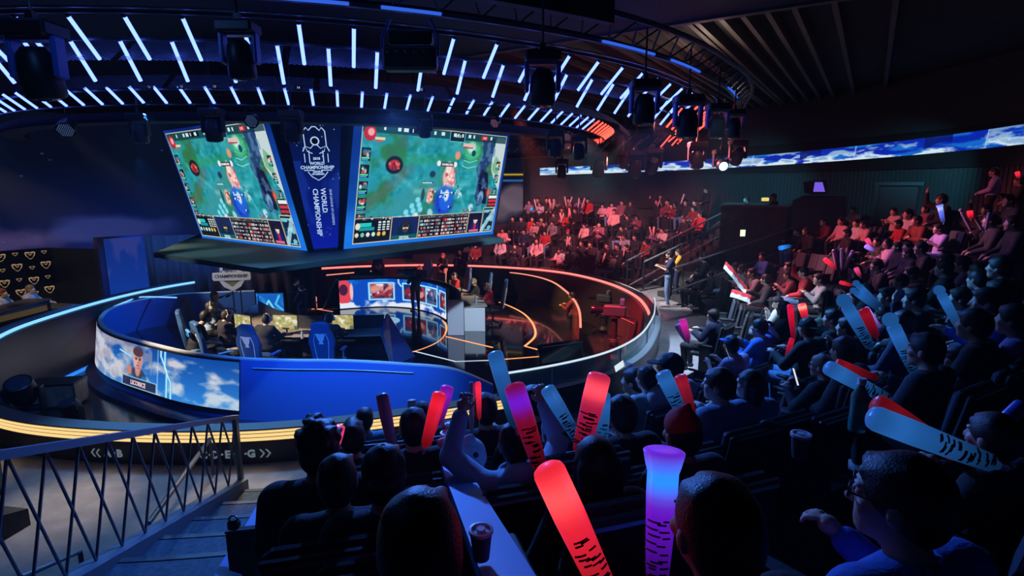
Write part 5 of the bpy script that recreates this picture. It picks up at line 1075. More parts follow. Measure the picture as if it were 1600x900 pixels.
p = atd(404, 470, 16.6); t = thing('photo_umbrella', 'blue-lit umbrella reflector behind the left team monitors', 'umbrella', (p.x, p.y, ZS)); b = MB(); b.lathe([(.02, .95), (.22, .86), (.42, .70), (.44, .69), (.22, .84), (0, .93)], 10); b.build('canopy', mat('umbrella_blue', (.10, .35, .7), .6), t); b = MB(); b.tube([(0, 0, 0), (0, 0, 1.25)], .012, 6); b.build('shaft', M_steel, t)
b = MB(); b.lathe([(0, 0), (.12, 0), (.1, .03), (0, .03)], 14); b.build('foot', M_metal, t)
for k, (px, d, h) in enumerate(((366, 15.6, .62), (378, 15.4, .7))):
    p = atd(px, 478, d); t = thing('microphone_stand', ['dark microphone stand behind the left team, left one', 'dark microphone stand behind the left team, right one'][k], 'stand', (p.x, p.y, ZS)); b = MB(); b.tube([(0, 0, 0), (0, 0, .9 + h)], .018, 6); b.build('pole', M_metal, t); b = MB(); b.tube([(0, 0, .9 + h), (-.3, 0, .75 + h)], .012, 6); b.tube([(-.3, 0, .75 + h), (-.42, 0, .7 + h)], .03, 8); b.build('boom', M_metal, t); b = MB(); b.lathe([(0, 0), (.16, 0), (.14, .03), (0, .03)], 14); b.build('base', M_metal, t)
i0, i1 = iB + 2, len(Lc) - 14
b = MB(); b.tube([wall_pt(i, .11, .012) + lo for i in range(i0, i1)], .011, 6); b.build('upper_trim', M_chrome, lt)
p = atd(1276, 304, 17.9); t = thing('monitor', 'monitor with a violet screen standing on the dark partition wall', 'monitor', p, -.25); b = MB(); b.prism([(-.36, 0), (.30, 0), (.22, .42), (-.42, .36)], .10, Matrix.Translation((0, .05, .05)) @ Matrix.Rotation(PI / 2, 4, 'X')); cs_ = b.build('casing', M_black, t); b = MB(); b.prism([(-.12, .04), (.22, .04), (.12, .34), (-.10, .34)], .012, Matrix.Translation((0, -.052, .05)) @ Matrix.Rotation(PI / 2, 4, 'X')); b.build('violet_screen', emis('violet_screen', lin((120, 90, 225)), 1.0), cs_); b = MB(); b.bbox((0, 0, .025), (.5, .16, .05), .01); b.build('foot', M_black, t)
p = atd(1194, 316, 19.3); t = thing('desk_lamp', 'small warm glowing lamp on the control booth counter', 'lamp', p, 0); b = MB(); b.lathe([(0, 0), (.08, 0), (.07, .02), (.015, .03), (.015, .16), (0, .16)], 12); b.build('lamp_base', M_black, t); b = MB(); b.bbox((.02, -.02, .10), (.26, .05, .12), .02); b.build('lamp_glow', emis('lamp_warm', lin((240, 215, 120)), 1.0), t)
# ================================================================== PEOPLE (smooth-blended bodies)
class SDF:
    def __init__(s, lo, hi, h):
        s.h = h; s.lo = np.array(lo, float); s.n = np.ceil((np.array(hi) - s.lo) / h).astype(int) + 1; s.F = np.full(tuple(s.n), 1.0, np.float32)
        s.ax = [s.lo[i] + np.arange(s.n[i]) * h for i in range(3)]
    def _sl(s, a, b):
        i0 = np.maximum(np.floor((np.array(a) - s.lo) / s.h).astype(int), 0); i1 = np.minimum(np.ceil((np.array(b) - s.lo) / s.h).astype(int) + 1, s.n)
        if (i1 <= i0).any(): return None
        sl = tuple(slice(i0[k], i1[k]) for k in range(3)); return sl, s.ax[0][sl[0]][:, None, None], s.ax[1][sl[1]][None, :, None], s.ax[2][sl[2]][None, None, :]
    def _put(s, sl, d, k, op):
        f = s.F[sl]
        if op == 'u':
            if k > 0: hh = np.clip(.5 + .5 * (f - d) / k, 0, 1); s.F[sl] = f * (1 - hh) + d * hh - k * hh * (1 - hh)
            else: s.F[sl] = np.minimum(f, d)
        else: s.F[sl] = np.maximum(f, -d)
    def cone(s, a, b, ra, rb, k=.02, op='u'):
        a, b = np.array(a, float), np.array(b, float); m = max(ra, rb) + max(k * 1.5, .03) + s.h * 2
        q = s._sl(np.minimum(a, b) - m, np.maximum(a, b) + m)
        if q is None: return s
        sl, X, Y, Z = q; d = b - a; L = d @ d + 1e-12
        t = np.clip(((X - a[0]) * d[0] + (Y - a[1]) * d[1] + (Z - a[2]) * d[2]) / L, 0, 1)
        D = np.sqrt((X - a[0] - t * d[0]) ** 2 + (Y - a[1] - t * d[1]) ** 2 + (Z - a[2] - t * d[2]) ** 2) - (ra + (rb - ra) * t)
        s._put(sl, D.astype(np.float32), k, op); return s
    def ell(s, c, r, k=.02, op='u', M=None):
        c, r = np.array(c, float), np.array(r, float); m = r.max() + max(k * 1.5, .03) + s.h * 2; q = s._sl(c - m, c + m)
        if q is None: return s
        sl, X, Y, Z = q; x, y, z = X - c[0], Y - c[1], Z - c[2]
        if M is not None: x, y, z = (M[0][0] * x + M[1][0] * y + M[2][0] * z, M[0][1] * x + M[1][1] * y + M[2][1] * z, M[0][2] * x + M[1][2] * y + M[2][2] * z)
        k0 = np.sqrt((x / r[0]) ** 2 + (y / r[1]) ** 2 + (z / r[2]) ** 2); k1 = np.sqrt((x / r[0] ** 2) ** 2 + (y / r[1] ** 2) ** 2 + (z / r[2] ** 2) ** 2) + 1e-9
        s._put(sl, (k0 * (k0 - 1) / k1).astype(np.float32), k, op); return s
    def cut(s, n, d):
        """remove the half space n.x > d"""
        X, Y, Z = s.ax[0][:, None, None], s.ax[1][None, :, None], s.ax[2][None, None, :]; s.F = np.maximum(s.F, (X * n[0] + Y * n[1] + Z * n[2] - d).astype(np.float32)); return s
    def mesh(s, name):
        F = s.F; F[0] = F[-1] = 1; F[:, 0] = F[:, -1] = 1; F[:, :, 0] = F[:, :, -1] = 1
        I = F < 0; c = np.zeros(tuple(s.n - 1), np.int8)
        for i in (0, 1):
            for j in (0, 1):
                for k in (0, 1): c += I[i:s.n[0] - 1 + i, j:s.n[1] - 1 + j, k:s.n[2] - 1 + k]
        act = (c > 0) & (c < 8); ids = np.argwhere(act); idx = np.full(act.shape, -1, np.int64); idx[act] = np.arange(len(ids))
        P = np.zeros((len(ids), 3)); W = np.zeros(len(ids)); cor = [(i, j, k) for i in (0, 1) for j in (0, 1) for k in (0, 1)]
        V = {q: F[ids[:, 0] + q[0], ids[:, 1] + q[1], ids[:, 2] + q[2]].astype(float) for q in cor}
        for a in cor:
            for ax in range(3):
                if a[ax]: continue
                b = list(a); b[ax] = 1; b = tuple(b); fa, fb = V[a], V[b]; x = (fa < 0) != (fb < 0); t = np.where(x, fa / np.where(x, fa - fb, 1), 0)
                for d in range(3): P[:, d] += np.where(x, a[d] + (t if d == ax else 0), 0)
                W += x
        P = (P / W[:, None] + ids) * s.h + s.lo
        Q = []
        for ax in range(3):
            o = [(1, 0, 0), (0, 1, 0), (0, 0, 1)]; sa = [slice(None)] * 3; sb = [slice(None)] * 3; sa[ax] = slice(0, -1); sb[ax] = slice(1, None)
            A_, B_ = I[tuple(sa)], I[tuple(sb)]; e = np.argwhere(A_ != B_); u, v = (ax + 1) % 3, (ax + 2) % 3
            e = e[(e[:, u] > 0) & (e[:, v] > 0) & (e[:, u] < s.n[u] - 1) & (e[:, v] < s.n[v] - 1)]; fl = A_[e[:, 0], e[:, 1], e[:, 2]]; qs = []
            for du, dv in ((1, 1), (0, 1), (0, 0), (1, 0)): f = e.copy(); f[:, u] -= du; f[:, v] -= dv; qs.append(idx[f[:, 0], f[:, 1], f[:, 2]])
            q = np.stack(qs, 1); q[~fl] = q[~fl][:, ::-1]; Q.append(q)
        Q = np.concatenate(Q); Q = Q[(Q >= 0).all(1)]
        me = bpy.data.meshes.new(name); me.vertices.add(len(P)); me.vertices.foreach_set('co', P.astype(np.float32).ravel()); me.loops.add(len(Q) * 4); me.loops.foreach_set('vertex_index', Q.astype(np.int32).ravel()); me.polygons.add(len(Q)); me.polygons.foreach_set('loop_start', np.arange(0, len(Q) * 4, 4, dtype=np.int32)); me.polygons.foreach_set('use_smooth', np.ones(len(Q), bool)); me.update(calc_edges=True); return me

def V3(*a): return np.array(a, float)
# poses: elbow and wrist of the right and the left arm, relative to the person's own origin (between the feet of the seat, facing +y)
def arms(name):
    P = {
        'lap': ((.25, .04, .70), (.09, .30, .60), (-.25, .04, .70), (-.09, .29, .60)),
        'clap': ((.27, .10, .74), (.045, .34, .95), (-.27, .10, .74), (-.045, .34, .95)),
        'hold': ((.26, .08, .72), (.17, .34, .86), (-.25, .04, .70), (-.10, .28, .62)),
        'hold2': ((.27, .08, .73), (.13, .35, .84), (-.27, .08, .73), (-.13, .35, .84)),
        'raise': ((.30, .14, 1.05), (.26, .20, 1.34), (-.25, .04, .70), (-.10, .28, .62)),
        'raise2': ((.32, .14, 1.06), (.24, .22, 1.34), (-.32, .14, 1.06), (-.24, .22, 1.34)),
        'cross': ((.25, .06, .74), (-.08, .20, .80), (-.25, .05, .75), (.10, .22, .76)),
        'chin': ((.22, .16, .72), (.03, .17, 1.00), (-.24, .08, .72), (.06, .22, .70)),
        'phone': ((.24, .10, .72), (.07, .34, .96), (-.24, .10, .72), (-.05, .34, .94)),
        'desk': ((.26, .14, .72), (.20, .40, .74), (-.26, .14, .72), (-.20, .40, .74)),
        'phone_up': ((.30, .20, .94), (.32, .44, 1.14), (-.25, .04, .70), (-.09, .29, .60)),
    }
    return [V3(*q) for q in P[name]]
def skeleton(seated=True, lean=0.0, pose='lap', headdir=(0, 1, 0), drop=0.0):
    S = {}
    S['seated'] = seated; z0 = 0 if seated else .42
    S['pel'] = V3(0, -.02, .53 + z0); S['belly'] = V3(0, -.04 + lean * .1, .68 + z0); S['chest'] = V3(0, -.06 + lean * .25, .86 + z0); S['neck'] = V3(0, -.05 + lean * .38, 1.02 + z0); S['head'] = V3(0, 0 + lean * .5, 1.165 + z0 - drop)
    for s_, k in ((1, 'r'), (-1, 'l')):
        S['sh' + k] = V3(s_ * .18, -.06 + lean * .32, .965 + z0)
        if seated: S['hip' + k] = V3(s_ * .095, 0, .50); S['kn' + k] = V3(s_ * .13, .44, .50); S['an' + k] = V3(s_ * .13, .40, .09); S['to' + k] = V3(s_ * .15, .55, .04)
        else: S['hip' + k] = V3(s_ * .095, 0, .92); S['kn' + k] = V3(s_ * .11, .03, .50); S['an' + k] = V3(s_ * .11, -.02, .09); S['to' + k] = V3(s_ * .14, .15, .04)
    A_ = arms(pose); dl = V3(0, lean * .3, z0)
    S['elr'], S['wrr'], S['ell'], S['wrl'] = [a + dl for a in A_]
    return S
def fit_arm(S, k):
    """keep upper arm and forearm at human length"""
    sh, el, wr = S['sh' + k], S['el' + k], S['wr' + k]; d = el - sh; el = sh + d / np.linalg.norm(d) * .28; d = wr - el; L = np.linalg.norm(d); wr = el + d / L * .25; S['el' + k], S['wr' + k] = el, wr
def head_sdf(f, c, fine, yaw=0.0, pitch=0.0):
    cy_, sy_ = math.cos(yaw), math.sin(yaw); cp_, sp_ = math.cos(pitch), math.sin(pitch)
    def L(x, y, z): y2, z2 = y * cp_ - z * sp_, y * sp_ + z * cp_; return c + V3(x * cy_ - y2 * sy_, x * sy_ + y2 * cy_, z2)
    Mx = [[cy_, -sy_ * cp_, sy_ * sp_], [sy_, cy_ * cp_, -cy_ * sp_], [0, sp_, cp_]]
    f.ell(L(0, -.012, .028), (.076, .095, .092), .01, M=Mx); f.ell(L(0, .028, -.030), (.060, .066, .088), .025, M=Mx); f.ell(L(0, .064, -.088), (.030, .026, .024), .025, M=Mx)
    f.cone(L(0, .088, .018), L(0, .108, -.022), .009, .014, .012)
    for s_ in (-1, 1): f.ell(L(s_ * .080, -.004, -.008), (.011, .024, .034), .006, M=Mx); f.ell(L(s_ * .042, .068, -.022), (.024, .02, .02), .02, M=Mx)
    if fine:
        for s_ in (-1, 1): f.ell(L(s_ * .032, .098, .014), (.017, .014, .011), 0, 's', M=Mx); f.ell(L(s_ * .032, .082, .012), (.0125, .0125, .0115), .002, M=Mx); f.cone(L(s_ * .014, .094, .034), L(s_ * .050, .080, .034), .008, .006, .008)
        f.cone(L(-.022, .088, -.058), L(.022, .088, -.058), .007, .007, .006); f.cone(L(-.018, .086, -.067), L(.018, .086, -.067), .007, .007, .006); f.cone(L(-.02, .100, -.0625), L(.02, .100, -.0625), .003, .003, 0, 's')
    return L, Mx
def hand_sdf(f, wr, el, fine, curl=.6, side=1):
    d = wr - el; d = d / np.linalg.norm(d); up_ = V3(0, 0, 1) if abs(d[2]) < .9 else V3(0, 1, 0); x = np.cross(d, up_); x /= np.linalg.norm(x); n = np.cross(x, d)
    pc = wr + d * .05; f.cone(wr, pc, .024, .030, .012); f.cone(pc - x * .022, pc + x * .022, .019, .019, .012)
    if fine:
        for i, L in enumerate((.066, .076, .072, .056)):
            a = pc + d * .035 + x * (.030 - .020 * i) * side; b = a + (d * math.cos(curl) - n * math.sin(curl)) * L * .55; c = b + (d * math.cos(curl * 2.3) - n * math.sin(curl * 2.3)) * L * .5; f.cone(a, b, .0098, .009, .003); f.cone(b, c, .009, .0075, .002)
        a = wr + d * .03 + x * .032 * side; b = a + (d * .7 + x * .5 * side - n * .4) * .042; c = b + (d * .8 - n * .5) * .03; f.cone(a, b, .013, .011, .006); f.cone(b, c, .011, .008, .003)
    else:
        f.cone(pc + d * .02, pc + d * .075 - n * .03, .026, .016, .012); f.cone(wr + d * .03 + x * .03 * side, wr + d * .07 + x * .05 * side - n * .02, .012, .01, .008)
LO, HI = (-.52, -.34, 0.0), (.52, .72, 1.52)
def build_skin(S, h, fine=False, yaw=0.0, pitch=0.0, short=True):
    f = SDF(LO, (HI[0], HI[1], HI[2] + (.0 if S['seated'] else .42) + .12), h)
    f.cone(S['pel'], S['chest'], .085, .10, .02); f.cone(S['chest'], S['neck'], .085, .055, .03); f.cone(S['neck'], S['head'] + V3(0, -.02, -.06), .054, .050, .02)
    head_sdf(f, S['head'], fine, yaw, pitch)
    for k, s_ in (('r', 1), ('l', -1)):
        f.cone(S['chest'], S['sh' + k], .06, .045, .02); f.cone(S['sh' + k], S['el' + k], .046, .036, .02); f.cone(S['el' + k], S['wr' + k], .038, .025, .012); hand_sdf(f, S['wr' + k], S['el' + k], fine, .7, s_)
        f.cone(S['pel'], S['hip' + k], .07, .06, .02); f.cone(S['hip' + k], S['kn' + k], .062, .045, .02); f.cone(S['kn' + k], S['an' + k], .045, .032, .015); f.cone(S['an' + k], S['to' + k], .03, .025, .01)
    return f.mesh('person_body')
def build_top(S, h, sleeve='long', hood=False, loose=1.0, hem=-.03):
    f = SDF(LO, (HI[0], HI[1], HI[2] + (0 if S['seated'] else .42)), h); g = .012 * loose
    f.ell(S['belly'] + V3(0, 0, -.02), (.165 + g, .125 + g, .16), .03); f.ell(S['chest'], (.178 + g, .122 + g, .17), .05); f.cone(S['pel'] + V3(-.06, 0, .02), S['pel'] + V3(.06, 0, .02), .12 + g, .12 + g, .03)
    f.cone(S['shr'] + V3(-.03, 0, .0), S['shl'] + V3(.03, 0, .0), .068 + g, .068 + g, .05); f.cone(S['chest'] + V3(0, -.0, .1), S['neck'] + V3(0, -.012, .0), .09, .062, .03)
    for k in ('r', 'l'):
        a, b, c = S['sh' + k], S['el' + k], S['wr' + k]; f.cone(a, b if sleeve == 'long' else a + (b - a) * .72, .066 + g, .050 + g, .03)
        if sleeve == 'long': f.cone(b, b + (c - b) * .92, .050 + g, .035 + g, .02)
    if hood: f.ell(S['neck'] + V3(0, -.075, .01), (.115, .075, .085), .03); f.ell(S['neck'] + V3(0, .045, .02), (.09, .03, .03), .02)
    f.cone(S['neck'] + V3(0, .0, .035), S['neck'] + V3(0, .03, .2), .060, .075, 0, 's')
    f.cut((0, 0, -1), -(S['pel'][2] + hem - .04)); return f.mesh('top')
def build_trousers(S, h, short=False):
    f = SDF(LO, (HI[0], HI[1], 1.2 if not S['seated'] else .8), h); f.cone(S['hipr'] + V3(.01, -.02, .03), S['hipl'] + V3(-.01, -.02, .03), .115, .115, .03)
    for k in ('r', 'l'):
        f.cone(S['hip' + k], S['kn' + k], .098, .070, .03); e = S['kn' + k] + (S['an' + k] - S['kn' + k]) * (.92 if not short else .12); f.cone(S['kn' + k], e, .070, .052 if not short else .068, .02)
    if S['seated']: f.cut((0, 0, 1), .66)
    else: f.cut((0, 0, 1), 1.0)
    return f.mesh('trousers')
def build_shoes(S, h):
    f = SDF((-.3, -.2, -.01), (.3, .72, .2), h)
    for k in ('r', 'l'): f.cone(S['an' + k] + V3(0, -.03, -.035), S['to' + k] + V3(0, .03, .0), .045, .038, .02); f.cone(S['an' + k], S['an' + k] + V3(0, 0, -.04), .042, .045, .01)
    f.cut((0, 0, -1), -.004); return f.mesh('shoes')
def build_hair(style, h, yaw=0.0, pitch=0.0, seed=1):
    """centred on the head"""
    f = SDF((-.19, -.22, -.46 if style in ('long', 'ponytail') else -.16), (.19, .24, .2), h); c = V3(0, 0, 0)
    cy_, sy_ = math.cos(yaw), math.sin(yaw); cp_, sp_ = math.cos(pitch), math.sin(pitch)
    def L(x, y, z): y2, z2 = y * cp_ - z * sp_, y * sp_ + z * cp_; return V3(x * cy_ - y2 * sy_, x * sy_ + y2 * cy_, z2)
    Mx = [[cy_, -sy_ * cp_, sy_ * sp_], [sy_, cy_ * cp_, -cy_ * sp_], [0, sp_, cp_]]; g = random.Random(seed)
    if style in ('short', 'wavy', 'bowl', 'long', 'ponytail', 'undercut'):
        f.ell(L(0, -.018, .034), (.088, .106, .102), .01, M=Mx); f.ell(L(0, -.055, -.015), (.078, .066, .085), .03, M=Mx)
        for i in range({'short': 0, 'bowl': 0, 'wavy': 9, 'undercut': 5}.get(style, 3)): a = g.uniform(0, 2 * PI); e = g.uniform(.2, 1.2); p = (.080 * math.cos(a) * math.cos(e), -.012 + .098 * math.sin(a) * math.cos(e), .04 + .092 * math.sin(e)); f.cone(L(*p), L(p[0] * .99 + .012, p[1] * .98 + .014, p[2] - .008), .010, .007, .010)
        for x_ in ((-.05, -.01, .03) if style in ('short', 'undercut') else ()): f.cone(L(x_, -.02, .118 - abs(x_) * .5), L(x_ + .03, .075, .088 - abs(x_) * .4), .022, .016, .02)
        if style == 'bowl': f.ell(L(0, -.01, .03), (.098, .108, .085), .01, M=Mx); f.ell(L(0, .06, .052), (.07, .045, .032), .01, M=Mx)
        if style == 'wavy':
            for i in range(26): a = g.uniform(0, 2 * PI); e = g.uniform(-.2, 1.3); p = (.088 * math.cos(a) * math.cos(e), -.02 + .104 * math.sin(a) * math.cos(e), .04 + .1 * math.sin(e)); (p[1] < .05 or p[2] > .06) and f.cone(L(*p), L(p[0] * .98 + g.uniform(-.025, .025), p[1] * .98 + .02, p[2] + .004), .012, .010, .022)
        f.ell(L(0, .120, -.022), (.074, .070, .098), 0, 's', M=Mx)
        if style == 'undercut': f.cone(L(0, .02, .1), L(0, -.08, .09), .05, .045, .02)
        if style == 'long':
            for x in (-.06, -.02, .02, .06): f.cone(L(x, -.06, .0), L(x * 1.25, -.085, -.40), .045, .032, .03)
            for s_ in (-1, 1): f.cone(L(s_ * .075, -.0, .02), L(s_ * .088, .005, -.32), .024, .02, .02)
        if style == 'ponytail': f.cone(L(0, -.11, .02), L(0, -.17, -.08), .03, .04, .02); f.cone(L(0, -.17, -.08), L(0, -.14, -.28), .04, .014, .02)
        f.cone(L(0, .0, -.16), L(0, .0, -.10), .05, .04, 0, 's') if style not in ('long',) else None
    elif style in ('cap', 'capback'):
        q = 1 if style == 'cap' else -1
        f.ell(L(0, -.014, .042), (.090, .106, .092), .01, M=Mx); f.cut((Mx[0][2] * -1, Mx[1][2] * -1, Mx[2][2] * -1), -.025); f.ell(L(0, q * .125, .036), (.066, .075, .010), .008, M=Mx); f.ell(L(0, -.012, .135), (.012, .012, .008), .004, M=Mx)
    elif style == 'beanie':
        f.ell(L(0, -.012, .05), (.092, .108, .098), .01, M=Mx); f.cone(L(0, -.02, .14), L(0, -.04, .17), .035, .02, .03); f.cut((-Mx[0][2], -Mx[1][2], -Mx[2][2]), -.012)
    elif style == 'hood':
        f.ell(L(0, -.03, .02), (.115, .125, .135), .01, M=Mx); f.ell(L(0, -.06, -.08), (.12, .10, .09), .03, M=Mx); f.ell(L(0, .09, -.005), (.085, .10, .115), 0, 's', M=Mx)
    return f.mesh('hair')
# ------------------------------------------------------------------ the crowd
CACHE = {}
def cached(key, fn):
    if key not in CACHE: CACHE[key] = fn()
    return CACHE[key]
HH = {'far': .02, 'mid': .0165, 'near': .0105}
COLS = {'black': (.010, .010, .012), 'dark': (.022, .022, .028), 'navy': (.015, .025, .075), 'blue': (.05, .16, .5), 'lightblue': (.35, .5, .72), 'white': (.62, .62, .64), 'pink': (.62, .38, .42), 'grey': (.25, .25, .27), 'plum': (.22, .10, .14), 'maroon': (.22, .03, .03), 'red': (.55, .03, .035), 'yellow': (.75, .38, .03), 'violet': (.42, .34, .62), 'purple': (.25, .16, .36), 'teal': (.08, .26, .30), 'denim': (.14, .25, .42), 'beige': (.5, .4, .33), 'lightgrey': (.45, .46, .48)}  # pink: pale shirts with the stands' red light put into their colour
HAIRC = {'b': (.008, .007, .007), 'br': (.03, .018, .012), 'r': (.16, .05, .02), 'bl': (.22, .17, .11), 'cap': (.012, .014, .02), 'blue': (.06, .16, .42), 'red': (.5, .02, .03), 'white': (.6, .6, .6), 'lb': (.32, .48, .66)}
SKINS = [(.56, .36, .26), (.60, .40, .30), (.50, .31, .22), (.62, .43, .33)]
def person(p, rz, label, pose='lap', hair='short', top='dark', bottom='dark', hc='b', sleeve='long', lean=0.0, yaw=0.0, pitch=0.0, scale=1.0, lod='far', seated=True, hood=False, group=None, skin=None, drop=0.0, custom=None, shorts=False, loose=1.0):
    h = HH[lod]
    kk = (pose, round(lean, 2), lod, seated, round(yaw, 2), round(pitch, 2), round(drop, 2), custom and id(custom))
    def sk():
        S = skeleton(seated, lean, pose, drop=drop)
        if custom: custom(S)
        fit_arm(S, 'r'); fit_arm(S, 'l'); return S
    S = cached(('S',) + kk, sk)
    t = thing('person', label, 'person', p, rz, group); t.scale = (scale,) * 3
    o = link('body', cached(('skin',) + kk, lambda: build_skin(S, h, lod == 'near', yaw, pitch)), M_skin, t); o.color = (*(skin or R.choice(SKINS)), 1)
    o = link('top', cached(('top', sleeve, hood, loose) + kk, lambda: build_top(S, h, sleeve, hood, loose)), M_cloth, t); o.color = (*[c * R.uniform(.9, 1.1) for c in COLS[top]], 1)
    ks = ('st' if seated else kk, min(h, .018) if lod != 'near' else .016, shorts)
    o = link('trousers', cached(('tr',) + ks, lambda: build_trousers(S, .018 if lod != 'near' else .016, shorts)), M_cloth, t); o.color = (*COLS[bottom], 1)
    o = link('shoes', cached(('sh', 'st' if seated else kk), lambda: build_shoes(S, .014)), M_shoe, t); o.color = (*R.choice([(.02, .02, .02), (.4, .4, .4), (.05, .05, .06)]), 1)
    hs = {'cap': 'cap', 'capback': 'capback', 'beanie': 'beanie', 'hood': 'hood'}.get(hair)
    hh = .011 if lod == 'far' else (.009 if lod == 'mid' else .006)
    base = 'short' if hs else hair
    if hair != 'hood':
        o = link('hair', cached(('hair', base, hh, round(pitch, 2)), lambda: build_hair(base, hh, 0, pitch, 4)), M_hair, t); o.location = S['head']; o.rotation_euler = (0, 0, yaw); o.color = (*HAIRC['b' if hs else hc], 1)
    if hs:
        o = link({'cap': 'cap', 'capback': 'cap', 'beanie': 'beanie', 'hood': 'hood'}[hs], cached(('hat', hs, hh, round(pitch, 2)), lambda: build_hair(hs, hh, 0, pitch)), M_cloth, t); o.location = S['head']; o.rotation_euler = (0, 0, yaw); o.color = (*HAIRC.get(hc, (.02, .02, .02)), 1)
    return t, S
# theatre seat ---------------------------------------------------------------
M_seat = mat('seat_fabric', (.035, .045, .06), .8, bump=(80, .2)); M_seatm = mat('seat_metal', (.35, .42, .5), .3, .85); M_seatp = mat('seat_plastic', (.02, .022, .026), .5)
SEAT0 = None
def make_seat():
    t = thing('theatre_seat', '', 'seat')
    b = MB(); b.bbox((0, .06, .40), (.46, .46, .09), .03); b.build('seat_cushion', M_seat, t)
    b = MB(); b.bbox((0, 0, .33), (.48, .075, .58), .03, Matrix.Rotation(.18, 3, 'X')); q = b.build('backrest', M_seat, t); q.location = (0, -.235, .37)
    b = MB(); b.bbox((0, 0, .325), (.50, .035, .62), .02, Matrix.Rotation(.18, 3, 'X')); q = b.build('back_shell', M_seatp, t); q.location = (0, -.292, .35)
    for k in (-1, 1): b = MB(); b.bbox((k * .27, .02, .60), (.05, .34, .035), .012); b.bbox((k * .27, -.02, .30), (.03, .22, .58), .01); b.build('armrest', M_seatp, t)
    b = MB(); b.tube([(-.22, -.36, .955), (.22, -.36, .955)], .011, 6); b.build('back_trim', M_seatm, t)
    b = MB(); b.box((0, -.05, .18), (.10, .22, .36)); b.build('pedestal', M_seatp, t); return t
def seat(p, rz, label, group):
    global SEAT0
    if SEAT0 is None: SEAT0 = make_seat(); c = SEAT0
    else: c = copy_tree(SEAT0)
    c.location = p; c.rotation_euler = (0, 0, rz); c['label'] = label; c['group'] = group; return c
def face_rz(x, y, tx=CX, ty=CY): return math.atan2(ty - y, tx - x) - PI / 2
ROWN = ['front', 'second', 'third', 'fourth', 'fifth', 'sixth', 'seventh', 'eighth']
def solve(px, py, side, dep=None):
    r_ = ray(px, py); r0, pit, n, fl = (RR0, RPIT, 8, sh_right) if side == 'right' else (FR0, FPIT, 5, sh_far); best = None; tc = None
    for t in np.arange(4.0 if side == 'right' else 19, 42, .02):           # where the sight line meets the sloping field of heads
        x, y, z = r_ * t; z += HC
        if z <= max(.02, fl(math.hypot(x - CX, y - CY), math.degrees(math.atan2(y - CY, x - CX)))) + 1.165: tc = t; break
    if dep: tc = dep
    if tc is None: tc = 13.0
    for t in np.arange(max(.6, tc - 1.0), tc + 1.0, .02):
        x, y, z = r_ * t; z += HC; r = math.hypot(x - CX, y - CY); k = int(round((r - r0) / pit)); k = min(n - 1, max(0, k))
        dr = abs(r - (r0 + pit * k)); fz = max(.02, fl(r0 + pit * k, math.degrees(math.atan2(y - CY, x - CX)))); sc = (z - fz) / 1.165
        c = abs(sc - 1) * (1 if sc < 1 else 1.3) + max(0, dr - .2) * 1.2 + abs(t - tc) * .05
        if best is None or c < best[0] - 1e-6: best = (c, t, x, y, k, sc, fz)
    c, t, x, y, k, sc, fz = best
    return x, y, fz, k, min(1.09, max(.88, sc)), t
W_ = {'lap': '', 'clap': ' clapping', 'hold': ' holding something', 'hold2': ' with both hands forward', 'raise': ' with one arm raised', 'raise2': ' with both arms raised', 'cross': ' with folded arms', 'chin': ' with hand at chin', 'phone': ' holding a phone', 'desk': '', 'phone_up': ' lifting a phone'}
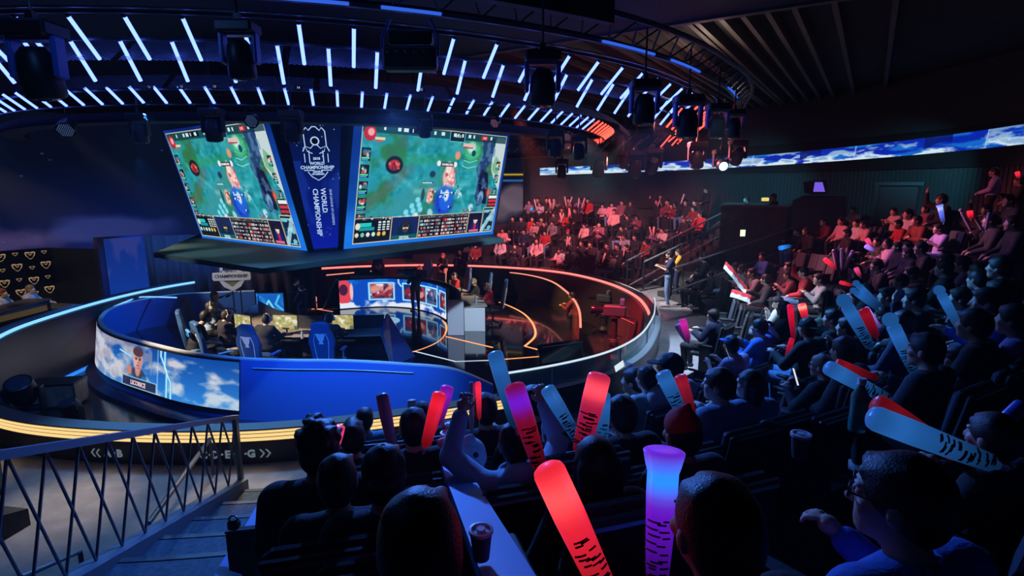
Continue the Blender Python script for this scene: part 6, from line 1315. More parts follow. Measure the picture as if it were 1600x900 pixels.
# (px, py, top, pose, hair, hair colour, extras)
FAR = [(827, 316, 'grey', 'hold', 'short', 'b'), (842, 309, 'dark', 'lap', 'short', 'b'), (841, 319, 'white', 'clap', 'long', 'b'), (856, 309, 'dark', 'lap', 'short', 'b'), (866, 309, 'grey', 'lap', 'short', 'br'), (869, 320, 'black', 'hold', 'short', 'b'), (891, 310, 'maroon', 'hold2', 'short', 'b'), (893, 319, 'dark', 'lap', 'long', 'b'), (905, 309, 'purple', 'hold2', 'short', 'b'), (917, 309, 'red', 'lap', 'short', 'b'), (879, 328, 'dark', 'lap', 'short', 'b'), (898, 329, 'black', 'hold', 'short', 'b'), (951.6, 320, 'pink', 'lap', 'short', 'b'), (945, 326, 'pink', 'cross', 'short', 'b'), (959, 331, 'pink', 'lap', 'short', 'br'), (971, 317, 'plum', 'lap', 'short', 'b'), (984, 318, 'dark', 'lap', 'long', 'br'),
 (801, 340, 'black', 'lap', 'short', 'b'), (815, 339, 'dark', 'lap', 'short', 'b'), (832, 340, 'red', 'lap', 'long', 'b'), (848, 340, 'plum', 'lap', 'short', 'b'), (866.6, 339, 'dark', 'lap', 'short', 'b'), (880, 340, 'red', 'hold2', 'short', 'b'), (834, 350, 'pink', 'lap', 'short', 'b'), (848.6, 350, 'black', 'lap', 'short', 'b'), (862.7, 349, 'grey', 'lap', 'bowl', 'b'), (913, 353, 'pink', 'lap', 'short', 'b'), (936, 351, 'plum', 'clap', 'short', 'b'), (785, 360, 'pink', 'hold', 'short', 'b'), (818, 362, 'navy', 'lap', 'short', 'b'), (886, 362, 'dark', 'hold2', 'cap', 'red'), (851.5, 364, 'red', 'lap', 'short', 'b'), (839.6, 374, 'pink', 'lap', 'long', 'b'), (834.5, 367, 'dark', 'lap', 'short', 'b'), (891, 376.6, 'black', 'hold', 'short', 'b'), (908, 378, 'black', 'chin', 'short', 'b'), (923.5, 381, 'black', 'chin', 'short', 'b'), (949, 383, 'black', 'lap', 'short', 'b'), (964, 384, 'dark', 'lap', 'short', 'b'), (804, 385, 'black', 'phone', 'short', 'b'), (782, 377, 'white', 'lap', 'long', 'b'), (733, 384, 'dark', 'lap', 'long', 'b'), (742, 385, 'maroon', 'lap', 'short', 'br'), (719, 393, 'dark', 'phone', 'short', 'b'), (876, 392, 'white', 'hold', 'short', 'b'), (889, 393, 'black', 'lap', 'long', 'b'), (906, 397, 'black', 'lap', 'long', 'b'), (916, 397, 'black', 'chin', 'long', 'b'), (945, 400, 'black', 'hold2', 'short', 'b'), (955, 400, 'white', 'clap', 'short', 'b'), (978, 370, 'lightblue', 'hold', 'short', 'b'), (981, 387, 'black', 'hold', 'cap', 'cap'), (971, 357, 'black', 'cross', 'short', 'b'), (1024, 360, 'purple', 'hold2', 'short', 'b'), (1035, 360, 'white', 'clap', 'short', 'b'), (1010, 379, 'maroon', 'lap', 'short', 'b'), (990, 371, 'dark', 'lap', 'short', 'b'), (1030, 313, 'dark', 'raise2', 'short', 'b'), (1040, 312, 'red', 'lap', 'short', 'b'), (1048, 311, 'plum', 'lap', 'short', 'b'), (1067.6, 310, 'dark', 'hold', 'short', 'b'), (1081, 311, 'dark', 'lap', 'short', 'b'), (1045, 322, 'maroon', 'clap', 'long', 'b'), (1059, 320.5, 'dark', 'lap', 'short', 'b'), (980, 341, 'black', 'lap', 'short', 'b'), (995, 344, 'plum', 'clap', 'short', 'b'), (1067.6, 344, 'dark', 'lap', 'short', 'r'), (1083, 328, 'maroon', 'lap', 'short', 'b'), (1093, 332, 'red', 'chin', 'short', 'b')]
RIGHT = [(1249, 362, 'black', 'hold', 'short', 'b'), (1263, 361, 'black', 'lap', 'short', 'b'), (1290, 347, 'maroon', 'hold', 'short', 'b'), (1314, 346, 'pink', 'lap', 'short', 'b'), (1336, 329, 'grey', 'clap', 'wavy', 'b'), (1340, 349, 'white', 'lap', 'short', 'b'), (1351, 351, 'pink', 'lap', 'short', 'b'), (1367, 378, 'dark', 'hold', 'short', 'b'), (1229, 417, 'dark', 'lap', 'short', 'b'), (1254, 425, 'red', 'raise', 'short', 'b'), (1391, 382, 'pink', 'hold2', 'long', 'b'), (1337, 404, 'dark', 'raise2', 'short', 'b'), (1419, 333, 'white', 'lap', 'short', 'b'), (1407, 356, 'red', 'lap', 'short', 'b'), (1400, 332, 'pink', 'clap', 'short', 'b'), (1437, 345, 'maroon', 'cross', 'short', 'b'), (1452, 329, 'plum', 'hold', 'short', 'b'), (1469, 312, 'dark', 'raise', 'short', 'b'), (1470, 367, 'violet', 'clap', 'short', 'b'), (1414, 386, 'dark', 'lap', 'short', 'b'), (1446, 388, 'black', 'lap', 'short', 'b'), (1538, 335, 'dark', 'raise', 'short', 'b'), (1581, 314, 'dark', 'hold', 'short', 'b'), (1556, 341, 'dark', 'lap', 'short', 'b'), (1582, 346, 'dark', 'lap', 'short', 'b'), (1400, 437, 'blue', 'hold', 'short', 'b'), (1394, 464, 'navy', 'clap', 'short', 'b'), (1488, 409, 'dark', 'chin', 'short', 'b'), (1467, 419, 'dark', 'hold2', 'short', 'b'), (1503, 414, 'purple', 'lap', 'short', 'b'), (1519, 425, 'dark', 'hold', 'short', 'b'), (1538, 438, 'dark', 'lap', 'short', 'b'), (1548, 457, 'navy', 'lap', 'short', 'b'), (1557, 475, 'blue', 'hold', 'short', 'b'), (1490, 466, 'plum', 'cross', 'short', 'b'), (1393, 385, 'dark', 'lap', 'short', 'b'), (1180, 425, 'grey', 'hold2', 'short', 'b'), (1168, 427, 'white', 'hold2', 'short', 'b'), (1158, 420, 'lightgrey', 'hold2', 'short', 'br'), (1150, 413, 'dark', 'lap', 'short', 'b'), (1196, 437, 'dark', 'hold', 'short', 'b'), (1191, 401, 'blue', 'cross', 'short', 'b'), (1092, 437, 'black', 'hold', 'short', 'b'), (1103, 438, 'black', 'lap', 'bowl', 'b'), (1237, 436, 'maroon', 'clap', 'short', 'b'), (1210, 472, 'lightgrey', 'chin', 'cap', 'cap'), (1298, 466, 'teal', 'lap', 'long', 'b'), (1110, 492, 'navy', 'hold2', 'bowl', 'b'), (1186, 512, 'blue', 'phone', 'short', 'b'), (1150, 541, 'violet', 'phone', 'cap', 'blue'), (1263, 512, 'black', 'hold2', 'capback', 'cap'), (1290, 503, 'black', 'lap', 'short', 'b'), (1332, 552, 'dark', 'lap', 'short', 'b'), (1331, 508, 'dark', 'chin', 'short', 'b'), (1372, 492, 'navy', 'hold2', 'short', 'b'), (1285, 437, 'grey', 'clap', 'short', 'b'), (1320, 365, 'dark', 'lap', 'short', 'b'), (1425, 398, 'dark', 'lap', 'short', 'b'), (1440, 470, 'dark', 'lap', 'short', 'b'), (1520, 508, 'dark', 'hold', 'short', 'b'), (1582, 500, 'purple', 'lap', 'short', 'b'), (1575, 420, 'dark', 'lap', 'short', 'b'), (1345, 455, 'black', 'raise', 'short', 'b'), (1224, 483, 'dark', 'clap', 'long', 'b'), (1376, 415, 'black', 'lap', 'short', 'b'), (1425, 430, 'dark', 'lap', 'short', 'b'), (1410, 505, 'navy', 'raise', 'short', 'b')]
PEOPLE = []
def place(side, lst):
    ent = []
    for e in lst:
        px, py, top, pose, hair, hc = e[:6]; x, y, z, k, s, t = solve(px, py, side); ent.append([k, px, py, x, y, z, s, t, top, pose, hair, hc])
    rows = {}
    for e in ent: rows.setdefault(e[0], []).append(e)
    for k, L in rows.items():
        L.sort(key=lambda e: e[1])
        for _ in range(30):                                            # keep shoulders apart
            for e1_, e2_ in zip(L, L[1:]):
                dx, dy = e2_[3] - e1_[3], e2_[4] - e1_[4]; D = math.hypot(dx, dy)
                if D < .46:
                    q = (.46 - D) / 2 / (D + 1e-6)
                    for e_, sg in ((e1_, -1), (e2_, 1)):
                        r_o = math.hypot(e_[3] - CX, e_[4] - CY); nx, ny = e_[3] + sg * dx * q, e_[4] + sg * dy * q; r_n = math.hypot(nx - CX, ny - CY); e_[3], e_[4] = CX + (nx - CX) * r_o / r_n, CY + (ny - CY) * r_o / r_n
        for i, e in enumerate(L):
            _, px, py, x, y, z, s, t, top, pose, hair, hc = e
            rz = face_rz(x, y) + R.uniform(-.15, .15); lod = 'far' if t > 11 else 'mid'
            tn = {'lightgrey': 'pale grey', 'lightblue': 'light blue'}.get(top, top)
            lab = f"person in {tn} top{W_[pose]}, {ordinal(i)} from left, {ROWN[k]} row, {side} stand"
            yaw = R.choice([0, 0, .35, -.35]); sl = 'short' if top in ('white', 'pink', 'red', 'lightblue', 'violet', 'grey') and R.random() < .5 else 'long'
            pt, S = person((x, y, z), rz, lab, pose, hair, top, R.choice(['black', 'dark', 'denim', 'black']), hc, sl, R.choice([0, .15, -.1]), yaw, 0, s, lod)
            PEOPLE.append((px, py, t, pt)); q = Vector((0, -.03, 0)); q.rotate(Matrix.Rotation(rz, 3, 'Z'))
            seat((x + q.x, y + q.y, z), rz, f'dark theatre seat under the {ordinal(i)} spectator from left, {ROWN[k]} row, {side} stand', f'theatre seats in the {side} stand')
place('far', FAR); place('right', RIGHT)
# empty seats that show in the right stand
EMP = [(1117, 462), (1128, 470), (1138, 478), (1147, 487), (1210, 418), (1222, 424), (1238, 404), (1258, 407), (1270, 413), (1284, 418), (1108, 530), (1120, 545), (1085, 580), (1250, 596), (1210, 575), (1228, 560), (1060, 610), (1030, 640)]
for i, (px, py) in enumerate(EMP):
    x, y, z, k, s, t = solve(px, py - 10, 'right'); seat((x, y, z), face_rz(x, y), f'empty dark theatre seat, {ordinal(i)} of the bare seats counted from the stairs, right stand', 'theatre seats in the right stand')

# ------------------------------------------------------------------ people near the camera
def near(px, py, label, pose='lap', hair='short', top='black', hc='b', dep=None, yaw=0.0, rz=None, with_seat=True, **kw):
    x, y, z, k, s, t = solve(px, py, 'right', dep)
    if dep:                                         # keep the measured distance, stay on the step
        q = atd(px, py, dep); x, y = q.x, q.y; s = (q.z - z) / 1.165; s = min(1.12, max(.8, s))
    rz = face_rz(x, y) if rz is None else rz; lod = 'near' if t < 4.6 else 'mid'
    pt, S = person((x, y, z), rz, label, pose, hair, top, kw.pop('bottom', 'dark'), hc, kw.pop('sleeve', 'long'), kw.pop('lean', 0), yaw, kw.pop('pitch', 0), s, lod, **kw)
    PEOPLE.append((px, py, t, pt))
    if with_seat: q = Vector((0, -.03, 0)); q.rotate(Matrix.Rotation(rz, 3, 'Z')); seat((x + q.x, y + q.y, z), rz, 'dark theatre seat of the ' + label.replace('person with ', 'one with ').replace('person in ', 'one in ').split(' in front')[0][:54].rsplit(' ', 1)[0], 'theatre seats near the camera')
    return pt, S
near(498, 692, 'person with wavy dark hair in black shirt, leftmost near the railing', hair='wavy', dep=2.75)
near(551, 684, 'person with undercut hair beside the pink lit stick', 'hold', 'undercut', 'black', dep=3.5)
near(570, 655, 'person in teal shirt nearest to the ring barrier', 'lap', 'short', 'teal', dep=5.3, sleeve='short')
near(646, 668, 'person in black shirt with pale crest print on the back', 'lap', 'short', 'black', dep=3.4)
near(659, 647, 'person with dark hair half hidden behind the crest shirt person', 'lap', 'short', 'dark', dep=4.7)
near(528, 752, 'person with round dark head left of the big foreground head', 'lap', 'short', 'black', dep=2.3)
near(600, 742, 'person with dark cap seen from behind below the crest shirt', 'lap', 'capback', 'dark', 'cap', dep=2.2)
near(655, 856, 'person with big dark blue-rimmed head in the centre foreground', 'lap', 'short', 'black', dep=.97)
near(757, 640, 'person in dark jacket holding a white and a red stick', 'hold', 'short', 'dark', 'br', dep=4.3)
near(832, 628, 'person with dark hair turned left between the blue sticks', 'lap', 'short', 'black', dep=3.9, yaw=.7)
near(803, 694, 'person in light blue hoodie lifting both arms behind a stick', 'raise2', 'short', 'lightblue', dep=2.7, hood=True)
near(866, 706, 'person in light blue beanie seen from behind', 'lap', 'beanie', 'lightblue', 'lb', dep=3.0)
near(928, 756, 'person with long black hair in the centre right foreground', 'lap', 'long', 'black', dep=2.0)
near(970, 648, 'person with black hair seen from behind beside the pale sticks', 'lap', 'short', 'black', dep=3.5)
near(1009, 592, 'person in pale shirt with letter N on the back', 'lap', 'short', 'lightgrey', dep=5.2)
near(990, 578, 'person in dark top filming the stage with a phone', 'phone_up', 'short', 'dark', dep=5.6, yaw=.6)
near(1046, 574, 'person in black baseball cap and pale shirt', 'hold', 'cap', 'lightgrey', 'cap', dep=5.2, yaw=.8)
near(1122, 602, 'person in blue-grey sweater with dark hair', 'hold', 'short', 'denim', dep=4.0, yaw=.6)
near(1171, 602, 'person with long dark hair right of the blue-grey sweater', 'phone', 'long', 'denim', dep=4.2, yaw=.5)
near(1064, 678, 'person in colourful beanie behind the violet stick', 'hold', 'beanie', 'dark', 'red', dep=2.7)
near(1114, 828, 'person with huge dark head filling the lower right foreground', 'lap', 'short', 'black', dep=1.02)
near(1402, 792, 'person in glasses and blue jacket, profile at the right foreground', 'hold', 'short', 'blue', dep=1.15, yaw=.55)
near(1283, 573, 'person in glasses with blue-lit fair hair looking left', 'phone', 'short', 'black', 'bl', dep=4.9, yaw=.25)
near(1444, 548, 'large person in dark jacket seen from behind at right', 'hold', 'short', 'dark', dep=3.8, yaw=.2)
near(1496, 562, 'person in pale shirt beside the large dark jacket', 'lap', 'short', 'grey', dep=4.2, yaw=.3)
near(1545, 705, 'person hidden in the dark holding the lowest long blue stick', 'hold', 'short', 'black', dep=2.2)

def print_on(pt, S, txt, size, z, m, y=-.17, name='print', shape=None):
    Mx = frame((0, y, z), (-1, 0, .0) if y < 0 else (1, 0, 0), (0, 0, 1)); Mx = Matrix.Translation((0, 0, 0)) @ Mx
    if txt: return text_obj(txt, frame((0, y, z), (1, 0, 0), (0, 0, 1)), size, m, pt, name, .003, .004)
# ------------------------------------------------------------------ people on the stage and the floor
def stage_p(px, py, d, z, label, rz, headh=1.165, **kw):
    q = atd(px, py, d); return person((q.x, q.y, z), rz, label, **kw)
for (px, py, d, rz, lb, hc, top, pose) in ((514, 497, 13.0, 0.0, 'player with headset at the right end of the left desk', 'b', 'dark', 'desk'), (414, 498, 12.7, -.2, 'player with headset in the middle of the left desk', 'br', 'dark', 'desk'), (350, 492, 13.0, -.75, 'player with headset at the bend of the left desk', 'br', 'dark', 'desk'), (325, 478, 13.9, -1.1, 'player in pale-sleeved jersey at the left desk', 'br', 'lightblue', 'desk'), (332, 461, 15.2, -1.4, 'player at the far end of the left desk, fair hair', 'bl', 'lightblue', 'desk'),
                                          (763, 447, 17.8, 1.45, 'player in red-sleeved jersey at the near end of the right desk', 'bl', 'red', 'desk'), (742, 440, 19.1, 1.65, 'player with white headset leaning at the right desk', 'bl', 'dark', 'desk'), (712, 431, 20.4, 2.0, 'player with hands at the mouth at the right desk', 'br', 'red', 'chin'), (657, 424, 22.2, 2.6, 'player with white headset behind the camera operator', 'bl', 'dark', 'desk'), (592, 425, 22.8, 3.1, 'player behind a dark monitor above the curved display', 'bl', 'dark', 'desk')):
    q = atd(px, py, d); pt, S = person((q.x, q.y, max(ZS, q.z - 1.19)), rz, 'person, ' + lb, pose, 'short', top, 'black', hc, 'short' if top in ('red', 'lightblue') else 'long', .12, 0, 0, 1.0, 'mid')
    b = MB(); c = Vector(S['head']); b.tube([c + Vector((.095 * math.cos(a), -.01, .03 + .105 * math.sin(a))) for a in np.linspace(0, PI, 10)], .012, 6); b.build('headset_band', mat('headset', (.5, .5, .5), .4), pt)
    for k in (-1, 1): b = MB(); b.lathe([(0, -.02), (.04, -.02), (.045, 0), (.04, .02), (0, .02)], 12, M=Matrix.Translation(c + Vector((k * .095, -.005, -.005))) @ Matrix.Rotation(PI / 2, 4, 'Y')); b.build('ear_cup', MATS['headset'], pt)
def stand_p(px, py_head, d, z, label, rz, **kw):
    q = atd(px, py_head, d); s = (q.z - z) / 1.585; return person((q.x, q.y, z), rz, label, seated=False, scale=min(1.12, max(.85, s)), **kw)
q = at(645, 490, ZS); dd_ = proj((q.x, q.y, ZS))[2]
cp_p, S = stand_p(648, 424, dd_, ZS, 'person in black holding a shoulder camera on the centre disc', .5, pose='phone', hair='short', top='black', bottom='black', lod='mid', yaw=.3)
q2 = atd(640, 426, dd_ - .12); t = thing('shoulder_camera', 'dark shoulder camera held by the operator on the centre disc', 'camera', q2, 1.2); b = MB(); b.bbox((0, 0, 0), (.20, .46, .24), .03); b.build('camera_body', mat('camera_body', (.03, .05, .09)), t); b = MB(); b.lathe([(0, 0), (.07, 0), (.08, .2), (.09, .24), (0, .22)], 14, M=Matrix.Translation((0, .22, 0)) @ Matrix.Rotation(-PI / 2, 4, 'X')); b.build('lens', M_blackgloss, t); b = MB(); b.tube([(0, -.15, .12), (0, -.12, .2), (0, .12, .2), (0, .15, .12)], .015, 6); b.build('top_handle', M_metal, t)
stand_p(692, 402, 22.0, ZS + .35, 'person in black standing with headphones behind the right desk', 2.6, pose='cross', top='black', bottom='beige', hc='bl', lod='mid')
stand_p(455, 446, 18.2, ZS - .0, 'person in dark clothes bending over left of the stage centre', -1.8, pose='hold2', top='black', bottom='black', lod='mid', lean=.5)
stand_p(470, 452, 17.6, ZS - .1, 'person in navy jacket standing right of the bending person', 1.2, pose='cross', top='navy', bottom='navy', lod='mid')
pt, S = stand_p(300, 492, 12.3, ZS - .25, 'person in black striped jersey with blue back print beside the left team', -.9, pose='lap', top='black', bottom='denim', sleeve='short', lod='mid', hc='b', lean=.5)
b = MB(); b.bbox((0, -.10, 1.30), (.32, .05, .11), .01); b.build('back_print', mat('print_blue', (.06, .3, .75), .5), pt)
text_obj('OPENER', frame((0, -.128, 1.30), (1, 0, 0), (0, 0, 1)), .07, mat('print_dark', (.02, .03, .08), .6), pt, 'print_lettering', .003)
# casters
for (px, py, d, lb, top, hc) in ((48, 452, 15.6, 'person in pale shirt at the caster desk', 'lightgrey', 'bl'), (4, 458, 14.7, 'person at the left edge of the caster desk', 'lightgrey', 'r')):
    q = atd(px, py, d); person((q.x, q.y, q.z - 1.165), -1.35, lb, 'desk', 'short', top, 'black', hc, lod='mid')
# aisle people
def floor_p(px, py_head, py_feet, label, **kw):
    q = at(px, py_feet, .0); d = proj((q.x, q.y, 0))[2]; return stand_p(px, py_head, d, 0, label, kw.pop('rz', None) or face_rz(q.x, q.y), **kw)
floor_p(1046, 398, 482, 'person in navy shirt and jeans leaning at the stair foot', pose='hold2', top='navy', bottom='denim', sleeve='short', lod='mid', rz=1.3)
stand_p(1060, 394, 18.6, .0, 'person in yellow shirt standing behind the jeans person', 1.2, pose='hold2', top='yellow', bottom='navy', sleeve='short', lod='mid', hc='br')
stand_p(1099, 403, 16.6, .0, 'person in black suit standing on the stairs', 1.2, pose='lap', top='black', bottom='black', lod='mid')
stand_p(1103, 297, 24.5, 2.0, 'person in black with a white badge at the top of the far stand', 1.8, pose='lap', top='black', bottom='black', lod='far')
stand_p(1553, 269, 14.4, 2.55, 'person in violet shirt standing by the back wall at the top right', .9, pose='lap', top='violet', bottom='black', lod='far')
stand_p(1592, 283, 14.0, 2.3, 'person with a red light standing at the right edge', .9, pose='hold', top='dark', bottom='black', lod='far')
stand_p(1166, 312, 21.0, 1.75, 'person working behind the booth counter, left', 1.6, pose='hold', top='dark', lod='far')
stand_p(1208, 308, 20.2, 1.75, 'person with dark hair behind the booth counter, right', 1.4, pose='hold', top='dark', lod='far')
q = at(893, 500, ZP); stand_p(893, 462, 17.6, ZP + .0, 'person crouching behind the red wall in the right pit', 1.0, pose='hold2', top='maroon', lod='far')
# ================================================================== CHEER STICKS
M_print = mat('stick_print', (.01, .01, .02), .6)
def stick(P0, P1, rad, col, label, glow=0.0, text=None, taper=1.0, ball=False, tip=None):
    """P0 = gripped end, P1 = free end; a lamp-lit stick has its lamp inside near the free end"""
    P0, P1 = Vector(P0), Vector(P1); v = P1 - P0; L = v.length; t = thing('cheer_stick', label, 'cheer stick', P0, 0, None); Mz = align_z((0, 0, 0), v)
    b = MB(); r0 = rad * .72; prof = [(0, 0), (r0 * .5, .005), (r0 * .55, .03), (r0, .07)] + [(r0 + (rad - r0) * min(1, (q - .07) / .6) ** .8, q) for q in (.15, .22, .3, .38, .46, .54, .6, .66, .72, .78, .83)]
    prof += [(rad * (1 + (taper - 1) * .4), .88), (rad * taper, .94 if taper <= 1 else .985), (rad * taper * .9, .97 if taper <= 1 else .995), (rad * taper * .6, .99 if taper <= 1 else 1.0), (0, 1.0)]
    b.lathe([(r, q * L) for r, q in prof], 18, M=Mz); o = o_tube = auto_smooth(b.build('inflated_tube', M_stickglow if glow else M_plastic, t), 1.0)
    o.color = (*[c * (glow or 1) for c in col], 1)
    if glow:
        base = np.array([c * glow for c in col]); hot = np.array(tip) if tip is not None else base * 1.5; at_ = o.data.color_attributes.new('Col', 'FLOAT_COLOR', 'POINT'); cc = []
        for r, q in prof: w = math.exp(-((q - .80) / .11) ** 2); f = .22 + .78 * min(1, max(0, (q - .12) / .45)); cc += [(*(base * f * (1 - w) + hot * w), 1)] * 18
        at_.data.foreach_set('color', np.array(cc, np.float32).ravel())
    if ball: b = MB(); b.lathe([(rad * 1.15 * math.sin(a), L + rad * .7 - rad * 1.15 * math.cos(a)) for a in np.linspace(0.05, PI, 10)], 16, M=Mz); o = auto_smooth(b.build('round_top', M_glow if glow else M_plastic, t), 2); o.color = (*[c * (glow or 1) for c in col], 1)
    b = MB(); b.tube([Mz @ Vector((0, 0, -.035)), Mz @ Vector((0, 0, .012 * L))], rad * .22, 6); b.build('valve', M_white, o_tube)
    if text:
        g = random.Random(int(P0.x * 1000)); vw = (Vector((0, 0, HC)) - P0); zz = v.normalized(); yy = vw - zz * vw.dot(zz); yy.normalize(); xx = yy.cross(zz); b = MB()
        k = .10
        while k < .52:                                # letter strokes wrapped on the tube, facing the camera side
            hgt = g.uniform(.018, .03)
            for q in range(g.choice((2, 3))):
                a0 = g.uniform(-1.0, .2); a1 = a0 + g.uniform(.5, 1.1); kk = k + hgt * q * .45; rr = rad * (.80 + .2 * min(1, kk / .75)) + .0012
                pts = [zz * (kk * L) + (yy * math.cos(a) + xx * math.sin(a)) * rr for a in np.linspace(a0, a1, 5)]; b.tube(pts, rad * .07, 4)
            k += hgt * 2.1
        b.build('printed_lettering', M_print, o_tube)
    return t
def dep_near(px, py): return min(PEOPLE, key=lambda e: (e[0] - px) ** 2 + (e[1] - py) ** 2)[2]
BLUELIT_S = (.022, .15, .52)  # white sticks: blue stage light put into colour and a faint glow
RD, VI, BLU, WH, PK, CY_ = (1, .02, .05), (.22, .01, .9), (.03, .2, .9), (.62, .64, .68), (1, .06, .22), (.0, .25, 1.0)
def st(px0, py0, px1, py1, w, col, label, d=None, glow=0.0, **kw):
    d = d or dep_near(px0, py0) - .3; d1 = kw.pop('d1', d); return stick(atd(px0, py0, d), atd(px1, py1, d1), w / 2 * d / F_PX, col, label, glow, **kw)
# foreground
st(962, 960, 852, 724, 52, RD, 'large blurred glowing red cheer stick in the centre foreground', 1.25, .8, tip=(1.5, .10, .11), text=True)
st(1026, 915, 1038, 702, 48, VI, 'wide violet cheer stick with a cyan glowing top', 1.2, .6, tip=(.02, .30, 1.4), taper=1.35, text=True)
st(846, 738, 802, 598, 33, (.35, .005, .03), 'dark red cheer stick with a violet top', 2.3, .5, tip=(.16, .01, .60), text=True)
st(905, 712, 938, 582, 36, (.8, .02, .12), 'bright red-pink glowing cheer stick right of the centre', 2.3, .45, tip=(1.4, .09, .14), text=True)
st(806, 668, 772, 548, 25, BLUELIT_S, 'pale blue-lit cheer stick left of the violet-topped one', 2.45, .5)
st(905, 690, 853, 604, 24, BLUELIT_S, 'blue-lit cheer stick leaning left beside the red-pink one', 2.5, .5, text=True)
st(940, 712, 943, 612, 22, BLUELIT_S, 'upright blue-lit cheer stick behind the red-pink one', 2.6, .5, text=True)
st(1068, 652, 1034, 580, 24, BLUELIT_S, 'blue-lit cheer stick leaning left in front of the cap person', 3.2, .5, text=True)
st(1082, 650, 1062, 585, 20, (.35, .01, .03), 'dim red cheer stick beside the blue one near the cap person', 3.3, .5)
st(664, 700, 688, 612, 22, (.8, .01, .03), 'red cheer stick below the blue stage wall', 3.1, .75)
st(684, 664, 700, 602, 20, (.3, .01, .5), 'violet-topped cheer stick behind the red one', 3.4, .5)
st(517, 718, 530, 664, 20, PK, 'pink glowing cheer stick at the left', 2.9, .55)
st(476, 700, 470, 680, 12, BLUELIT_S, 'short blue-lit cheer stick left of the wavy-haired person', 2.9, .5)
st(614, 704, 596, 614, 20, (.30, .36, .55), 'pale violet cheer stick tilted left below the blue wall', 3.1)
st(645, 650, 643, 624, 14, WH, 'short white cheer stick top behind two dark heads', 4.4)
st(737, 682, 737, 596, 9, WH, 'thin white cheer stick in front of the gold ring light', 4.0)
st(749, 656, 747, 596, 9, RD, 'thin red cheer stick beside the white one', 4.0, .75)
st(1392, 626, 1290, 572, 24, BLUELIT_S, 'long blue-lit cheer stick held toward the fair-haired person', 3.4, .5, text=True)
st(1560, 728, 1358, 650, 40, BLUELIT_S, 'longest blue-lit cheer stick across the lower right', 2.0, .5, text=True)
st(1500, 716, 1366, 628, 34, (.16, .004, .01), 'dark red cheer stick behind the longest blue one', 2.3, .6)
st(1372, 592, 1306, 566, 14, (.22, .005, .012), 'dim red cheer stick behind the long blue one', 3.7, .6)
st(1362, 546, 1322, 476, 19, BLUELIT_S, 'blue-lit cheer stick with round top in the right stand', 4.6, .5, ball=True, text=True)
st(1432, 588, 1394, 506, 20, BLUELIT_S, 'tall blue-lit cheer stick with round top before the large dark jacket', 4.0, .5, ball=True, text=True)
st(1503, 520, 1470, 458, 14, BLUELIT_S, 'blue-lit cheer stick with round top at the right', 4.5, .5, ball=True)
st(1370, 528, 1348, 482, 16, (.35, .005, .02), 'dark red cheer stick behind the round-topped blue one', 5.0, .5)
st(1375, 512, 1352, 480, 8, (.35, .2, .9), 'thin violet cheer stick beside the dark red one', 5.2, .8)
st(1535, 690, 1600, 630, 22, (.06, .08, .4), 'blue and pink cheer stick at the right edge', 2.6, text=True, tip=(.30, .04, .14))
st(1378, 480, 1340, 445, 9, BLUELIT_S, 'slim pale cheer stick in the middle of the right stand', None, .5, ball=True)
st(1372, 484, 1336, 456, 9, BLUELIT_S, 'second slim pale cheer stick just below its twin', None, .5, ball=True)
# right stand, red ones
st(1240, 530, 1234, 475, 9, (.8, .005, .04), 'red cheer stick upright among the dark jackets', 7.5, .6)
st(1260, 502, 1252, 474, 12, RD, 'bright red glowing cheer stick right of the upright red one', 7.2, .8, tip=(2, .45, .3))
st(1228, 562, 1238, 528, 8, (.6, .005, .03), 'lower red cheer stick pointing down', 6.8, .6)
st(1306, 420, 1288, 404, 7, RD, 'red glowing cheer stick pointing left beside three white ones', None, .9)
for i, (a, b_) in enumerate((((1307, 416), (1303, 394)), ((1315, 420), (1315, 392)), ((1320, 418), (1331, 395)))): st(*a, *b_, 5, (.62, .45, .6), f'{ordinal(i)} of three white round-topped cheer sticks raised together', None, ball=True)
st(1344, 432, 1337, 418, 7, PK, 'pink-topped cheer stick over the dark backs', None, .6)
st(1332, 446, 1312, 441, 6, RD, 'small red cheer stick lying sideways', None, .6)
st(1366, 392, 1352, 384, 7, (.3, .2, 1), 'violet glowing cheer stick near the white tops', None, .8); st(1362, 386, 1354, 373, 7, PK, 'pink glowing cheer stick above the violet one', None, .7)
st(1518, 362, 1502, 330, 5, (.4, .34, .45), 'white round-topped cheer stick, left of the high trio', None, ball=True); st(1535, 360, 1522, 336, 5, (.4, .36, .48), 'white round-topped cheer stick, middle of the high trio', None, ball=True); st(1540, 360, 1545, 336, 5, (.4, .36, .48), 'white round-topped cheer stick, right of the high trio', None, ball=True)
st(1517, 342, 1515, 329, 8, RD, 'round red glowing cheer stick in the high trio', None, .8)
st(1474, 348, 1468, 320, 7, (.12, .2, 1), 'blue-white glowing cheer stick held high', None, .9, taper=1.4, tip=(.4, .55, 1.2))
st(1592, 278, 1589, 268, 6, RD, 'tiny red glowing stick at the right edge', 13.6, 1.0)
st(1236, 384, 1217, 388, 7, (.02, .25, 1), 'blue glowing cheer stick held sideways', None, .8)
st(1076, 532, 1066, 498, 11, (.7, .02, .4), 'magenta cheer stick held out over the walkway', 8.2, .6); st(1074, 534, 1058, 506, 11, (.55, .6, .8), 'white cheer stick under the magenta one', 8.3)
st(1216, 528, 1198, 508, 9, (.4, .45, .75), 'pale cheer stick held out before the cap woman', 8.0)
